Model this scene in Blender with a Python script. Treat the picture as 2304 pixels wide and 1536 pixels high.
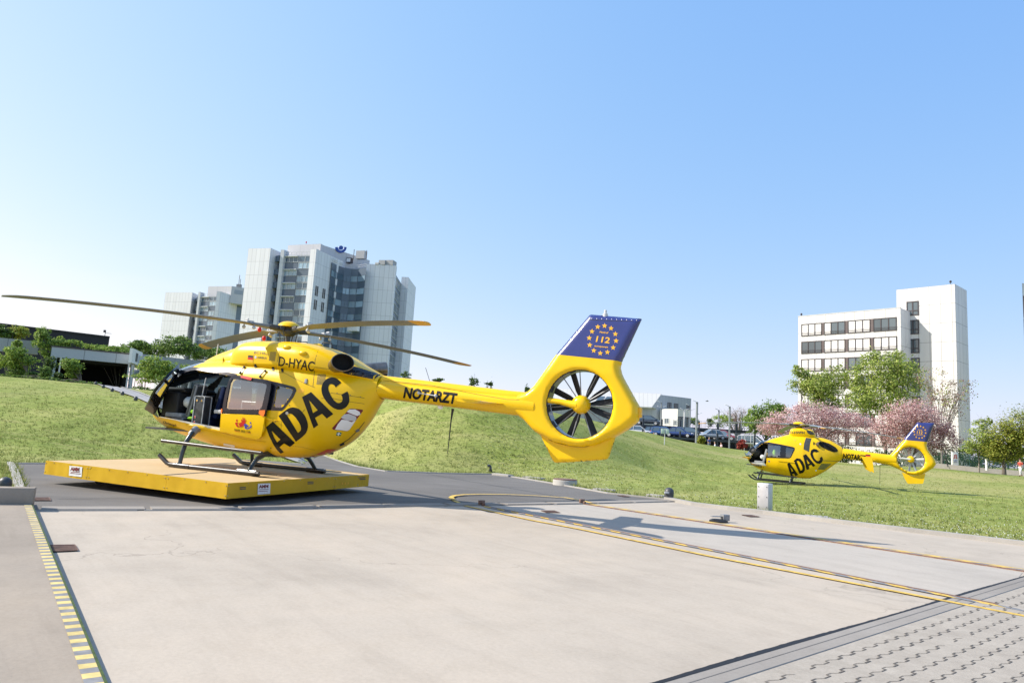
import bpy, bmesh, math, random
import numpy as np
from mathutils import Vector, Matrix, Quaternion
from mathutils.bvhtree import BVHTree
from mathutils.geometry import delaunay_2d_cdt
for o in list(bpy.data.objects): bpy.data.objects.remove(o)
S = bpy.context.scene
COL = S.collection
rnd = random.Random(7)
R = math.radians
# ------------------------------------------------------------------ camera
W, H, F = 2304.0, 1536.0, 1590.0
PITCH, ROLL, CAMH = R(7.72), R(3.4), 1.55
_f = Vector((0, math.cos(PITCH), math.sin(PITCH)))
_u0 = Vector((0, -math.sin(PITCH), math.cos(PITCH)))
_r0 = Vector((1, 0, 0))
CR = _r0*math.cos(ROLL) + _u0*math.sin(ROLL)
CU = _u0*math.cos(ROLL) - _r0*math.sin(ROLL)
CO = Vector((0, 0, CAMH))
cam = bpy.data.cameras.new('camera'); camo = bpy.data.objects.new('camera', cam); COL.objects.link(camo)
m3 = Matrix((CR, CU, -_f)).transposed()
camo.matrix_world = Matrix.Translation(CO) @ m3.to_4x4()
cam.sensor_width = 36.0; cam.lens = F/W*36.0; cam.clip_start = 0.1; cam.clip_end = 6000
S.camera = camo
# ------------------------------------------------------------------ sky, sun, exposure
SUN_EL, SUN_AZ = R(39), R(181)          # azimuth of the direction TOWARDS the sun, counter-clockwise from +x
world = bpy.data.worlds.new('World'); S.world = world; world.use_nodes = True
nt = world.node_tree; nt.nodes.clear()
sky = nt.nodes.new('ShaderNodeTexSky'); sky.sky_type = 'NISHITA'; sky.sun_disc = False
sky.sun_elevation = SUN_EL; sky.sun_rotation = R(90) - SUN_AZ
sky.air_density = 1.0; sky.dust_density = 0.6; sky.ozone_density = 1.5; sky.altitude = 100
bg = nt.nodes.new('ShaderNodeBackground'); bg.inputs[1].default_value = 0.15
wo = nt.nodes.new('ShaderNodeOutputWorld')
# softer zenith-to-horizon contrast per channel, and a sky that deepens away from the sun (sun on the left)
tc_ = nt.nodes.new('ShaderNodeTexCoord'); sx_ = nt.nodes.new('ShaderNodeSeparateXYZ'); nt.links.new(tc_.outputs['Generated'], sx_.inputs[0])
sp_ = nt.nodes.new('ShaderNodeSeparateColor'); tn = nt.nodes.new('ShaderNodeCombineColor'); nt.links.new(sky.outputs[0], sp_.inputs[0])
for ch_, (ex_, co_, l_, r_) in enumerate(((.70, 1.16, 1.10, .73), (.42, 1.66, 1.06, .82), (.12, 3.05, 1.0, .94))):
    pw_ = nt.nodes.new('ShaderNodeMath'); pw_.operation = 'POWER'; pw_.inputs[1].default_value = ex_; nt.links.new(sp_.outputs[ch_], pw_.inputs[0])
    mr_ = nt.nodes.new('ShaderNodeMapRange'); mr_.inputs[1].default_value = -.6; mr_.inputs[2].default_value = .6; mr_.inputs[3].default_value = co_*l_; mr_.inputs[4].default_value = co_*r_; nt.links.new(sx_.outputs[0], mr_.inputs[0])
    ml_ = nt.nodes.new('ShaderNodeMath'); ml_.operation = 'MULTIPLY'; nt.links.new(pw_.outputs[0], ml_.inputs[0]); nt.links.new(mr_.outputs[0], ml_.inputs[1]); nt.links.new(ml_.outputs[0], tn.inputs[ch_])
mp_ = nt.nodes.new('ShaderNodeMapping'); mp_.inputs['Scale'].default_value = (2.2, 2.2, 15)
nz_ = nt.nodes.new('ShaderNodeTexNoise'); nz_.inputs['Scale'].default_value = 1.6; nz_.inputs['Detail'].default_value = 7; nz_.inputs['Roughness'].default_value = .62; nz_.inputs['Distortion'].default_value = .6
cr_ = nt.nodes.new('ShaderNodeValToRGB'); cr_.color_ramp.elements[0].position = .42; cr_.color_ramp.elements[1].position = .72
mz_ = nt.nodes.new('ShaderNodeMapRange'); mz_.inputs[1].default_value = .22; mz_.inputs[2].default_value = .06
mx_ = nt.nodes.new('ShaderNodeMapRange'); mx_.inputs[1].default_value = -.2; mx_.inputs[2].default_value = -.55
m1_ = nt.nodes.new('ShaderNodeMath'); m1_.operation = 'MULTIPLY'; m2_ = nt.nodes.new('ShaderNodeMath'); m2_.operation = 'MULTIPLY'; m3_ = nt.nodes.new('ShaderNodeMath'); m3_.operation = 'MULTIPLY'; m3_.inputs[1].default_value = .75
cl_ = nt.nodes.new('ShaderNodeMix'); cl_.data_type = 'RGBA'; cl_.inputs[7].default_value = (3.3, 3.45, 3.6, 1)      # thin cirrus low on the left
for a_, b_ in ((tc_.outputs['Generated'], mp_.inputs[0]), (mp_.outputs[0], nz_.inputs['Vector']), (nz_.outputs['Fac'], cr_.inputs[0]), (sx_.outputs[2], mz_.inputs[0]), (sx_.outputs[0], mx_.inputs[0]), (mz_.outputs[0], m1_.inputs[0]), (mx_.outputs[0], m1_.inputs[1]), (m1_.outputs[0], m2_.inputs[0]), (cr_.outputs[0], m2_.inputs[1]), (m2_.outputs[0], m3_.inputs[0]), (m3_.outputs[0], cl_.inputs[0]), (tn.outputs[0], cl_.inputs[6]), (cl_.outputs[2], bg.inputs[0])): nt.links.new(a_, b_)
nt.links.new(bg.outputs[0], wo.inputs[0])
sl = bpy.data.lights.new('sun', 'SUN'); sl.energy = 3.6; sl.angle = R(0.53); sl.color = (1.0, 0.93, 0.83)
so = bpy.data.objects.new('sun', sl); COL.objects.link(so)
sd = Vector((math.cos(SUN_EL)*math.cos(SUN_AZ), math.cos(SUN_EL)*math.sin(SUN_AZ), math.sin(SUN_EL)))
so.rotation_euler = sd.to_track_quat('Z', 'Y').to_euler(); so.location = sd*60
vs = S.view_settings; vs.view_transform = 'Standard'; vs.look = 'None'; vs.exposure = 0.95; vs.gamma = 1; vs.use_curve_mapping = False
S.render.engine = 'CYCLES'
S.cycles.max_bounces = 6; S.cycles.transparent_max_bounces = 12
# ------------------------------------------------------------------ pixel -> place helpers (used to lay things out at their real distance)
def ray(px, py): return (CR*((px-W/2)/F) + CU*((H/2-py)/F) + _f)
def gz(px, py, z=0.0):
    v = ray(px, py); return CO + v*((z-CO.z)/v.z)
def gy(px, py, Y):
    v = ray(px, py); return CO + v*(Y/v.y)
def zl(x0, y0, s, pts): return [(x0+a/s, y0+b/s) for a, b in pts]
# ------------------------------------------------------------------ object helpers
def tag(o, label=None, cat=None, group=None, kind=None):
    if label: o['label'] = label
    if cat: o['category'] = cat
    if group: o['group'] = group
    if kind: o['kind'] = kind
    return o
def empty(name, loc=(0,0,0), rz=0.0, mat=None, **k):
    o = bpy.data.objects.new(name, None); COL.objects.link(o); o.empty_display_size = .2
    if mat is not None: o.matrix_world = mat
    else: o.location = loc; o.rotation_euler = (0, 0, rz)
    tag(o, **k); return o
def setmats(me, mats):
    for m in (mats if isinstance(mats, (list, tuple)) else [mats]): me.materials.append(m)
def link(name, me, parent=None, smooth=None, **k):
    o = bpy.data.objects.new(name, me); COL.objects.link(o)
    if parent is not None: o.parent = parent
    if smooth is not None:
        me.polygons.foreach_set('use_smooth', [True]*len(me.polygons))
        if smooth < 179: me.set_sharp_from_angle(angle=R(smooth))
    tag(o, **k); return o
def copy_tree(o, parent=None):
    c = o.copy(); COL.objects.link(c)
    if parent is not None: c.parent = parent
    for ch in list(o.children): copy_tree(ch, c)
    return c
class MB:
    def __init__(s): s.v=[]; s.f=[]; s.mi=[]; s.uv={}
    def add(s, vs, fs, mi=0):
        n=len(s.v); s.v += [tuple(v) for v in vs]
        for f in fs: s.f.append([n+i for i in f]); s.mi.append(mi)
        return s
    def box(s, c, d, rz=0.0, mi=0, M=None):
        x,y,z = d[0]/2,d[1]/2,d[2]/2
        P=[Vector(p) for p in ((-x,-y,-z),(x,-y,-z),(x,y,-z),(-x,y,-z),(-x,-y,z),(x,-y,z),(x,y,z),(-x,y,z))]
        if M is None: M = Matrix.Rotation(rz,3,'Z')
        return s.add([M@p+Vector(c) for p in P], [(0,3,2,1),(4,5,6,7),(0,1,5,4),(1,2,6,5),(2,3,7,6),(3,0,4,7)], mi)
    def tube(s, path, r, n=10, mi=0, cap=True, ell=None):
        path=[Vector(p) for p in path]; rs = r if isinstance(r,(list,tuple)) else [r]*len(path)
        rings=[]; prev=None
        for i,p in enumerate(path):
            a = path[max(i-1,0)]; b = path[min(i+1,len(path)-1)]
            t=(b-a).normalized()
            if prev is None:
                up = Vector((0,0,1)) if abs(t.z)<.9 else Vector((1,0,0)); x=t.cross(up).normalized()
            else: x=(prev - t*prev.dot(t)).normalized()
            prev=x; y=t.cross(x)
            rings.append([p+(x*math.cos(q)+y*math.sin(q))*rs[i] for q in [2*math.pi*k/n for k in range(n)]])
        return s.rings(rings, True, cap, mi)
    def rings(s, rings, closed=True, cap=True, mi=0):
        n=len(rings[0]); vs=[p for r in rings for p in r]; fs=[]
        for i in range(len(rings)-1):
            for k in range(n if closed else n-1):
                k2=(k+1)%n; fs.append((i*n+k, i*n+k2, (i+1)*n+k2, (i+1)*n+k))
        if cap and closed:
            fs.append(tuple(reversed(range(n)))); fs.append(tuple((len(rings)-1)*n+k for k in range(n)))
        return s.add(vs, fs, mi)
    def lathe(s, prof, c=(0,0,0), n=20, mi=0, M=None, cap=True):
        M = M or Matrix.Identity(3)
        return s.rings([[M@Vector((r*math.cos(2*math.pi*k/n), r*math.sin(2*math.pi*k/n), z))+Vector(c) for k in range(n)] for r,z in prof], True, cap, mi)
    def sphere(s, c, r, n=12, mi=0, M=None):
        r = r if isinstance(r,(tuple,list)) else (r,r,r); c=Vector(c)
        rg=[]
        for i in range(n//2+1):
            a=-math.pi/2+math.pi*i/(n//2); a=max(min(a,1.55),-1.55)
            ring=[Vector((r[0]*math.cos(a)*math.cos(2*math.pi*k/n), r[1]*math.cos(a)*math.sin(2*math.pi*k/n), r[2]*math.sin(a))) for k in range(n)]
            rg.append([(M@p if M else p)+c for p in ring])
        return s.rings(rg, True, True, mi)
    def prism(s, poly, z0, z1, mi=0):
        n=len(poly); vs=[(p[0],p[1],z0) for p in poly]+[(p[0],p[1],z1) for p in poly]
        a=sum(poly[i][0]*poly[(i+1)%n][1]-poly[(i+1)%n][0]*poly[i][1] for i in range(n))
        fs=[(i,(i+1)%n,n+(i+1)%n,n+i) for i in range(n)]+[tuple(range(n,2*n)), tuple(reversed(range(n)))]
        if a<0: fs=[tuple(reversed(f)) for f in fs]
        return s.add(vs, fs, mi)
    def build(s, name, mats, parent=None, smooth=None, bevel=0, seg=2, **k):
        me=bpy.data.meshes.new(name); me.from_pydata(s.v, [], s.f)
        setmats(me, mats)
        if any(s.mi): me.polygons.foreach_set('material_index', s.mi)
        me.update()
        bm=bmesh.new(); bm.from_mesh(me); bmesh.ops.recalc_face_normals(bm, faces=bm.faces)
        if bevel:
            es=[e for e in bm.edges if len(e.link_faces)==2 and e.calc_face_angle(0)>R(35)]
            bmesh.ops.bevel(bm, geom=es, offset=bevel, segments=seg, affect='EDGES', profile=.5, clamp_overlap=True)
        bm.to_mesh(me); bm.free()
        if bevel and smooth is None: smooth=40
        return link(name, me, parent, smooth, **k)
def np_mesh(name, verts, quads, mats, parent=None, mi=None, smooth=False, **k):
    me=bpy.data.meshes.new(name); nv=len(verts); nf, fs = quads.shape
    me.vertices.add(nv); me.vertices.foreach_set('co', np.asarray(verts,np.float32).ravel())
    me.loops.add(nf*fs); me.loops.foreach_set('vertex_index', quads.astype(np.int32).ravel())
    me.polygons.add(nf); me.polygons.foreach_set('loop_start', np.arange(0,nf*fs,fs,dtype=np.int32))
    me.polygons.foreach_set('loop_total', np.full(nf,fs,dtype=np.int32))
    setmats(me, mats)
    if mi is not None: me.polygons.foreach_set('material_index', np.asarray(mi,np.int32))
    me.update(calc_edges=True)
    if smooth: me.polygons.foreach_set('use_smooth', np.ones(nf,bool))
    return link(name, me, parent, **k)
def world_bvh(*objs):
    vs=[]; fs=[]
    bpy.context.view_layer.update()
    for o in objs:
        mw=o.matrix_world; n=len(vs)
        vs += [mw@v.co for v in o.data.vertices]; fs += [[n+i for i in p.vertices] for p in o.data.polygons]
    return BVHTree.FromPolygons(vs, fs)
def inside(p, poly):
    x,y=p; r=False; n=len(poly); j=n-1
    for i in range(n):
        xi,yi=poly[i]; xj,yj=poly[j]
        if (yi>y)!=(yj>y) and x < (xj-xi)*(y-yi)/(yj-yi)+xi: r = not r
        j=i
    return r
def fill2d(loops, g):
    """triangulate 2-D loops (even-odd) with interior grid points spaced g"""
    pts=[]; edges=[]
    for L in loops:
        d=[]
        for i,a in enumerate(L):
            b=L[(i+1)%len(L)]; a=Vector(a[:2]); b=Vector(b[:2]); n=max(1,int((b-a).length/g))
            d += [a.lerp(b,k/n) for k in range(n)]
        n0=len(pts); pts+=d; edges += [(n0+i, n0+(i+1)%len(d)) for i in range(len(d))]
    xs=[p.x for p in pts]; ys=[p.y for p in pts]
    x=min(xs)+g*.53
    while x<max(xs):
        y=min(ys)+g*.47
        while y<max(ys):
            c=sum(inside((x,y),L) for L in loops)%2
            if c: pts.append(Vector((x,y)))
            y+=g
        x+=g
    v,e,f,*_ = delaunay_2d_cdt(pts, edges, [], 0, 1e-5)
    out=[]
    for t in f:
        c=((v[t[0]].x+v[t[1]].x+v[t[2]].x)/3, (v[t[0]].y+v[t[1]].y+v[t[2]].y)/3)
        if sum(inside(c,L) for L in loops)%2: out.append(tuple(t))
    return v, out
def wmat(o):
    return wmat(o.parent)@o.matrix_basis if o.parent is not None else o.matrix_basis.copy()
def decal_mesh(name, v2, tris, bvh, mat, parent, off=.004, thick=0.0, maxd=400, smooth=None, **k):
    """lay a 2-D figure (photo pixels) onto a real surface, a few mm proud of it"""
    inv = wmat(parent).inverted() if parent is not None else Matrix.Identity(4)
    P=[]; ok=[]; N=[]
    for q in v2:
        d=ray(q[0],q[1]).normalized(); h,n,i,t=bvh.ray_cast(CO, d, maxd)
        if h is None: P.append(Vector()); N.append(Vector((0,0,1))); ok.append(False)
        else:
            if n.dot(d)>0: n=-n
            P.append(h+n*off); N.append(n); ok.append(True)
    F_=[f for f in tris if all(ok[i] for i in f)]
    F_=[f if (P[f[1]]-P[f[0]]).cross(P[f[2]]-P[f[0]]).dot(N[f[0]])>0 else tuple(reversed(f)) for f in F_]
    me=bpy.data.meshes.new(name); me.from_pydata([inv@p for p in P], [], F_); setmats(me, mat)
    bm=bmesh.new(); bm.from_mesh(me); bmesh.ops.delete(bm, geom=[w for w in bm.verts if not w.link_faces], context='VERTS')
    if thick:
        bmesh.ops.solidify(bm, geom=bm.faces[:], thickness=thick)
    bm.to_mesh(me); bm.free()
    return link(name, me, parent, smooth, **k)
def decal(name, loops, bvh, mat, parent, g=5.0, **k):
    v,f=fill2d(loops,g); return decal_mesh(name, v, f, bvh, mat, parent, **k)
_txt={}
def text2d(s, bold=0.0, ital=0.0, spacing=1.0):
    key=(s,bold,ital,spacing)
    if key in _txt: return _txt[key]
    c=bpy.data.curves.new('t','FONT'); c.body=s; c.offset=bold; c.shear=ital; c.resolution_u=3; c.space_character=spacing
    o=bpy.data.objects.new('t',c); COL.objects.link(o)
    bpy.context.view_layer.update()
    me=bpy.data.meshes.new_from_object(o.evaluated_get(bpy.context.evaluated_depsgraph_get()))
    bpy.data.objects.remove(o); bpy.data.curves.remove(c)
    bm=bmesh.new(); bm.from_mesh(me); bmesh.ops.triangulate(bm, faces=bm.faces[:])
    for _ in range(3):
        es=[e for e in bm.edges if e.calc_length()>.16]
        if not es: break
        bmesh.ops.subdivide_edges(bm, edges=es, cuts=1); bmesh.ops.triangulate(bm, faces=bm.faces[:])
    bm.verts.ensure_lookup_table()
    v=[(a.co.x,a.co.y) for a in bm.verts]; f=[tuple(w.index for w in q.verts) for q in bm.faces]; bm.free(); bpy.data.meshes.remove(me)
    _txt[key]=(v,f); return v,f
def text_decal(name, s, org, xend, up, bvh, mat, parent, bold=0.0, ital=0.0, spacing=1.0, **k):
    """text whose baseline runs org->xend and cap height org->up, in photo pixels, laid on the surface"""
    v,f=text2d(s,bold,ital,spacing)
    x0=min(p[0] for p in v); x1=max(p[0] for p in v)
    cap=[p[1] for p in text2d('H',bold)[0]]; y0,y1=min(cap),max(cap)
    o=Vector(org); X=Vector(xend)-o; U=Vector(up)-o
    q=[o+X*((p[0]-x0)/(x1-x0))+U*((p[1]-y0)/(y1-y0)) for p in v]
    return decal_mesh(name, q, f, bvh, mat, parent, **k)
def text_local(name, s, M, w, h, mat, parent, bold=0.0, **k):
    """flat text on the local XY plane of matrix M, w wide and h tall (cap height)"""
    v,f=text2d(s,bold); x0=min(p[0] for p in v); x1=max(p[0] for p in v)
    cap=[p[1] for p in text2d('H',bold)[0]]; y0,y1=min(cap),max(cap)
    me=bpy.data.meshes.new(name); me.from_pydata([M@Vector(((p[0]-x0)/(x1-x0)*w, (p[1]-y0)/(y1-y0)*h, 0)) for p in v], [], f); setmats(me, mat)
    return link(name, me, parent, **k)
def pchip(xs, ys, x):
    xs=np.asarray(xs,float); ys=np.asarray(ys,float); h=np.diff(xs); d=np.diff(ys)/h
    m=np.zeros_like(ys)
    for i in range(1,len(xs)-1):
        if d[i-1]*d[i]>0:
            w1=2*h[i]+h[i-1]; w2=h[i]+2*h[i-1]; m[i]=(w1+w2)/(w1/d[i-1]+w2/d[i])
    m[0]=d[0]; m[-1]=d[-1]
    i=np.clip(np.searchsorted(xs,x)-1,0,len(xs)-2); t=(x-xs[i])/h[i]
    return (2*t**3-3*t**2+1)*ys[i]+(t**3-2*t**2+t)*h[i]*m[i]+(-2*t**3+3*t**2)*ys[i+1]+(t**3-t**2)*h[i]*m[i+1]
# ------------------------------------------------------------------ materials
def newmat(name):
    m=bpy.data.materials.new(name); m.use_nodes=True; n=m.node_tree; n.nodes.clear()
    out=n.nodes.new('ShaderNodeOutputMaterial'); return m,n,out
class NB:
    """small node builder"""
    def __init__(s,name): s.m,s.n,s.out=newmat(name)
    def node(s,t,**kw):
        x=s.n.nodes.new(t)
        for k,v in kw.items():
            if k.startswith('i_'):
                key=k[2:]; key=int(key) if key.isdigit() else key.replace('_',' ')
                x.inputs[key].default_value=v
            else: setattr(x,k,v)
        return x
    def l(s,a,b): s.n.links.new(a,b)
    def coord(s,kind='Object'): return s.node('ShaderNodeTexCoord').outputs[kind]
    def mapping(s,vec,scale=(1,1,1),rot=(0,0,0),loc=(0,0,0)):
        m=s.node('ShaderNodeMapping'); m.inputs['Scale'].default_value=scale; m.inputs['Rotation'].default_value=rot; m.inputs['Location'].default_value=loc
        s.l(vec,m.inputs[0]); return m.outputs[0]
    def noise(s,vec,scale,detail=4,rough=.55,dist=0.0):
        x=s.node('ShaderNodeTexNoise'); x.inputs['Scale'].default_value=scale; x.inputs['Detail'].default_value=detail; x.inputs['Roughness'].default_value=rough; x.inputs['Distortion'].default_value=dist
        s.l(vec,x.inputs['Vector']); return x.outputs['Fac']
    def ramp(s,fac,stops,interp='LINEAR'):
        r=s.node('ShaderNodeValToRGB'); r.color_ramp.interpolation=interp; e=r.color_ramp.elements
        while len(e)<len(stops): e.new(.5)
        for q,(p,c) in zip(e,stops): q.position=p; q.color=c if len(c)==4 else (*c,1)
        s.l(fac,r.inputs[0]); return r.outputs[0]
    def mix(s,fac,a,b,mode='MIX'):
        x=s.node('ShaderNodeMix',data_type='RGBA',blend_type=mode)
        for sock,v in ((x.inputs[0],fac),(x.inputs[6],a),(x.inputs[7],b)):
            if hasattr(v,'links') or isinstance(v,bpy.types.NodeSocket): s.l(v,sock)
            else: sock.default_value = v if not isinstance(v,tuple) else (v if len(v)==4 else (*v,1))
        return x.outputs[2]
    def math(s,op,a,b=0.0,c=None,clamp=False):
        x=s.node('ShaderNodeMath',operation=op,use_clamp=clamp)
        for i,v in enumerate((a,b,c)):
            if v is None: continue
            if isinstance(v,bpy.types.NodeSocket): s.l(v,x.inputs[i])
            else: x.inputs[i].default_value=v
        return x.outputs[0]
    def bsdf(s,color,rough=.5,metal=0.0,coat=0.0,spec=.5,normal=None,coatr=.05,trans=0.0):
        b=s.node('ShaderNodeBsdfPrincipled')
        for k,v in (('Base Color',color),('Roughness',rough),('Metallic',metal),('Coat Weight',coat),('Specular IOR Level',spec),('Coat Roughness',coatr),('Transmission Weight',trans)):
            if isinstance(v,bpy.types.NodeSocket): s.l(v,b.inputs[k])
            else: b.inputs[k].default_value = (*v,1) if isinstance(v,tuple) and len(v)==3 else v
        if normal is not None: s.l(normal,b.inputs['Normal'])
        return b.outputs[0]
    def bump(s,h,strength=.3,dist=.01):
        b=s.node('ShaderNodeBump'); b.inputs['Strength'].default_value=strength; b.inputs['Distance'].default_value=dist; s.l(h,b.inputs['Height']); return b.outputs[0]
    def done(s,sh): s.l(sh,s.out.inputs[0]); return s.m
def simple(name,color,rough=.5,metal=0.0,coat=0.0,vary=.12,scale=3.0,bump=0.0,spec=.5,bscale=None):
    b=NB(name); co=b.coord(); n=b.noise(co,scale,5,.6)
    lo=tuple(max(0,c*(1-vary)) for c in color); hi=tuple(min(1,c*(1+vary)) for c in color)
    col=b.ramp(n,[(.3,lo),(.7,hi)])
    nm=None
    if bump: nm=b.bump(b.noise(co,bscale or scale*12,4,.6),bump,.01)
    rr=b.math('MULTIPLY_ADD',n,.15,rough-.07) if rough>.1 else rough
    return b.done(b.bsdf(col,rr,metal,coat,spec,nm))
def lining(name,color,inner,rough=.3,coat=.6,dirt=.06,spec=.5):
    """painted skin outside, dark cabin lining on its inner face"""
    b=NB(name); co=b.coord(); n=b.noise(co,1.3,6,.65); n2=b.noise(co,22,3,.5)
    lo=tuple(c*(1-dirt) for c in color)
    col=b.ramp(n,[(.3,lo),(.65,color)])
    rr=b.math('MULTIPLY_ADD',n2,.12,rough-.06)
    wave=b.bump(b.noise(co,2.2,2,.5),.04,.02)
    a=b.bsdf(col,rr,0,coat,spec,wave); i=b.bsdf(inner,.8)
    g=b.node('ShaderNodeNewGeometry'); mx=b.node('ShaderNodeMixShader'); b.l(g.outputs['Backfacing'],mx.inputs[0]); b.l(a,mx.inputs[1]); b.l(i,mx.inputs[2])
    return b.done(mx.outputs[0])
def glass(name,tint=(.75,.82,.85),base=.10,refl=(.9,.95,1),rough=.02):
    b=NB(name)
    fr=b.node('ShaderNodeLayerWeight'); fr.inputs[0].default_value=.35
    tr=b.node('ShaderNodeBsdfTransparent'); tr.inputs[0].default_value=(*tint,1)
    gl=b.node('ShaderNodeBsdfGlossy'); gl.inputs['Color'].default_value=(*refl,1); gl.inputs['Roughness'].default_value=rough
    f=b.math('MULTIPLY_ADD',fr.outputs['Fresnel'],.85,base,clamp=True)
    mx=b.node('ShaderNodeMixShader'); b.l(f,mx.inputs[0]); b.l(tr.outputs[0],mx.inputs[1]); b.l(gl.outputs[0],mx.inputs[2])
    return b.done(mx.outputs[0])
def panels(name,color,pw,ph,gap=.06,joint=.55,rough=.5,vary=.05,uvrot=0,stain=.06,metal=0.0,spec=.5):
    """cladding panels laid out in metres on the UV map"""
    b=NB(name); uv=b.coord('UV'); br=b.node('ShaderNodeTexBrick',offset=0.0,squash=1.0)
    br.inputs['Scale'].default_value=1.0; br.inputs['Mortar Size'].default_value=gap; br.inputs['Mortar Smooth'].default_value=.4
    br.inputs['Brick Width'].default_value=pw; br.inputs['Row Height'].default_value=ph; br.inputs['Bias'].default_value=0
    lo=tuple(c*(1-vary) for c in color); 
    br.inputs['Color1'].default_value=(*lo,1); br.inputs['Color2'].default_value=(*color,1); br.inputs['Mortar'].default_value=(*[c*joint for c in color],1)
    b.l(uv,br.inputs['Vector'])
    st=b.noise(b.mapping(uv,(.5,.06,1)),1.0,5,.6)
    col=b.mix(1.0,br.outputs[0],b.ramp(st,[(.3,(1-stain,)*3),(.7,(1,1,1))]),'MULTIPLY')
    return b.done(b.bsdf(col,rough,metal,spec=spec))
YELLOW=(.82,.51,.002)
M={}
M['yellow']=lining('yellow_paint',YELLOW,(.03,.032,.034),coat=.10,spec=.35)
M['yellow_plain']=simple('yellow_part',YELLOW,.3,coat=.10,vary=.04,spec=.35)
M['black_gloss']=simple('black_gloss',(.006,.006,.008),.25,coat=.25,vary=.1,spec=.35)
M['mask']=simple('navy_black_gloss',(.008,.010,.018),.2,coat=.3,vary=.1,spec=.35)
M['letter']=simple('black_lettering',(.006,.006,.006),.3,coat=.1,vary=.1,spec=.25)
M['blue']=simple('blue_paint',(.022,.030,.17),.3,coat=.7,vary=.05)
M['seam']=simple('panel_gap',(.20,.115,.004),.6)
M['gold']=simple('gold_yellow_film',(.85,.44,.02),.4,vary=.05)
M['black']=simple('black_matt',(.012,.012,.013),.6,vary=.2)
M['dark_in']=simple('soot_and_shade_black',(.004,.004,.004),.9,vary=.3)  # soot inside the exhausts; also painted shade inside openings
M['steel']=simple('worn_steel',(.42,.41,.40),.35,.85,vary=.2,scale=8)
M['exh']=simple('heat_stained_steel',(.20,.17,.145),.3,.9,vary=.35,scale=6)
M['grey']=simple('grey_part',(.24,.245,.25),.45,.2,vary=.2,scale=8)
M['dgrey']=simple('dark_grey_part',(.055,.058,.062),.45,vary=.25,scale=8)
M['skid']=simple('dark_skid_paint',(.026,.026,.028),.3,.25,coat=.3,vary=.4,scale=7)
M['legpaint']=simple('dark_green_grey',(.018,.03,.035),.3,coat=.5,vary=.15)
M['blade']=simple('rotor_blade_grey',(.205,.20,.175),.5,vary=.12,scale=2.5)
M['bladetip']=simple('orange_yellow_tip',(.72,.36,.03),.45,vary=.08)
M['red']=simple('red_paint',(.55,.012,.01),.4,vary=.1)
M['redp']=simple('orange_red_paint',(.75,.05,.015),.35,coat=.4,vary=.08)
M['orange']=simple('orange_part',(.85,.19,.02),.4,vary=.08)
M['white']=simple('white_paint',(.78,.78,.77),.4,vary=.05)
M['lgrey']=simple('light_grey_part',(.52,.53,.54),.4,vary=.08)
M['dkred']=simple('dark_red_print',(.16,.01,.012),.5)
M['green']=simple('green_sign',(.01,.16,.08),.5)
M['blue2']=simple('blue_print',(.03,.05,.38),.5)
M['seat']=simple('grey_seat_cloth',(.30,.31,.32),.8,vary=.15,scale=10)
M['seatside']=simple('dark_seat_shell',(.08,.09,.095),.5,vary=.15)
M['bluecloth']=simple('blue_seat_cloth',(.012,.028,.12),.8,vary=.2,scale=9)
M['lime']=simple('lime_vest',(.32,.62,.02),.8,vary=.1)
M['helmet']=simple('white_helmet',(.72,.74,.73),.3,coat=.4,vary=.04)
M['glass']=glass('clear_window',(.66,.74,.78),.20)
M['wind']=glass('windscreen_glass',(.55,.64,.70),.34)
M['dglass']=glass('tinted_window',(.35,.40,.43),.14)
def blade_mat():
    b=NB('black_fan_blade'); return b.done(b.bsdf((.012,.012,.013),.5))
# ------------------------------------------------------------------ ground surfaces
def grass_mat():
    b=NB('mown_grass'); co=b.coord()
    big=b.noise(co,.055,5,.6,.6); mid=b.noise(b.mapping(co,(1,.55,1),(0,0,.5)),.5,6,.65); fine=b.noise(co,9,4,.7); st=b.noise(b.mapping(co,(.35,2.4,1),(0,0,R(12))),1.1,5,.65)
    g1=b.ramp(mid,[(.28,(0.132,0.175,0.037)),(.5,(0.209,0.252,0.061)),(.72,(0.299,0.317,0.098))])
    dry=b.mix(b.ramp(big,[(.47,(0,0,0)),(.72,(1,1,1))]),g1,(0.375,0.330,0.152))
    col=b.mix(b.math('MULTIPLY',b.ramp(st,[(.5,(0,0,0)),(.72,(1,1,1))]),.55),dry,(0.390,0.356,0.159))
    col=b.mix(.75,col,b.ramp(fine,[(.3,(.42,.45,.36)),(.5,(1,1,1)),(.7,(1.3,1.3,1.15))]),'MULTIPLY')
    nm=b.bump(b.math('ADD',fine,b.math('MULTIPLY',st,.6)),.35,.05)
    return b.done(b.bsdf(col,.9,spec=.1,normal=nm))
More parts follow.
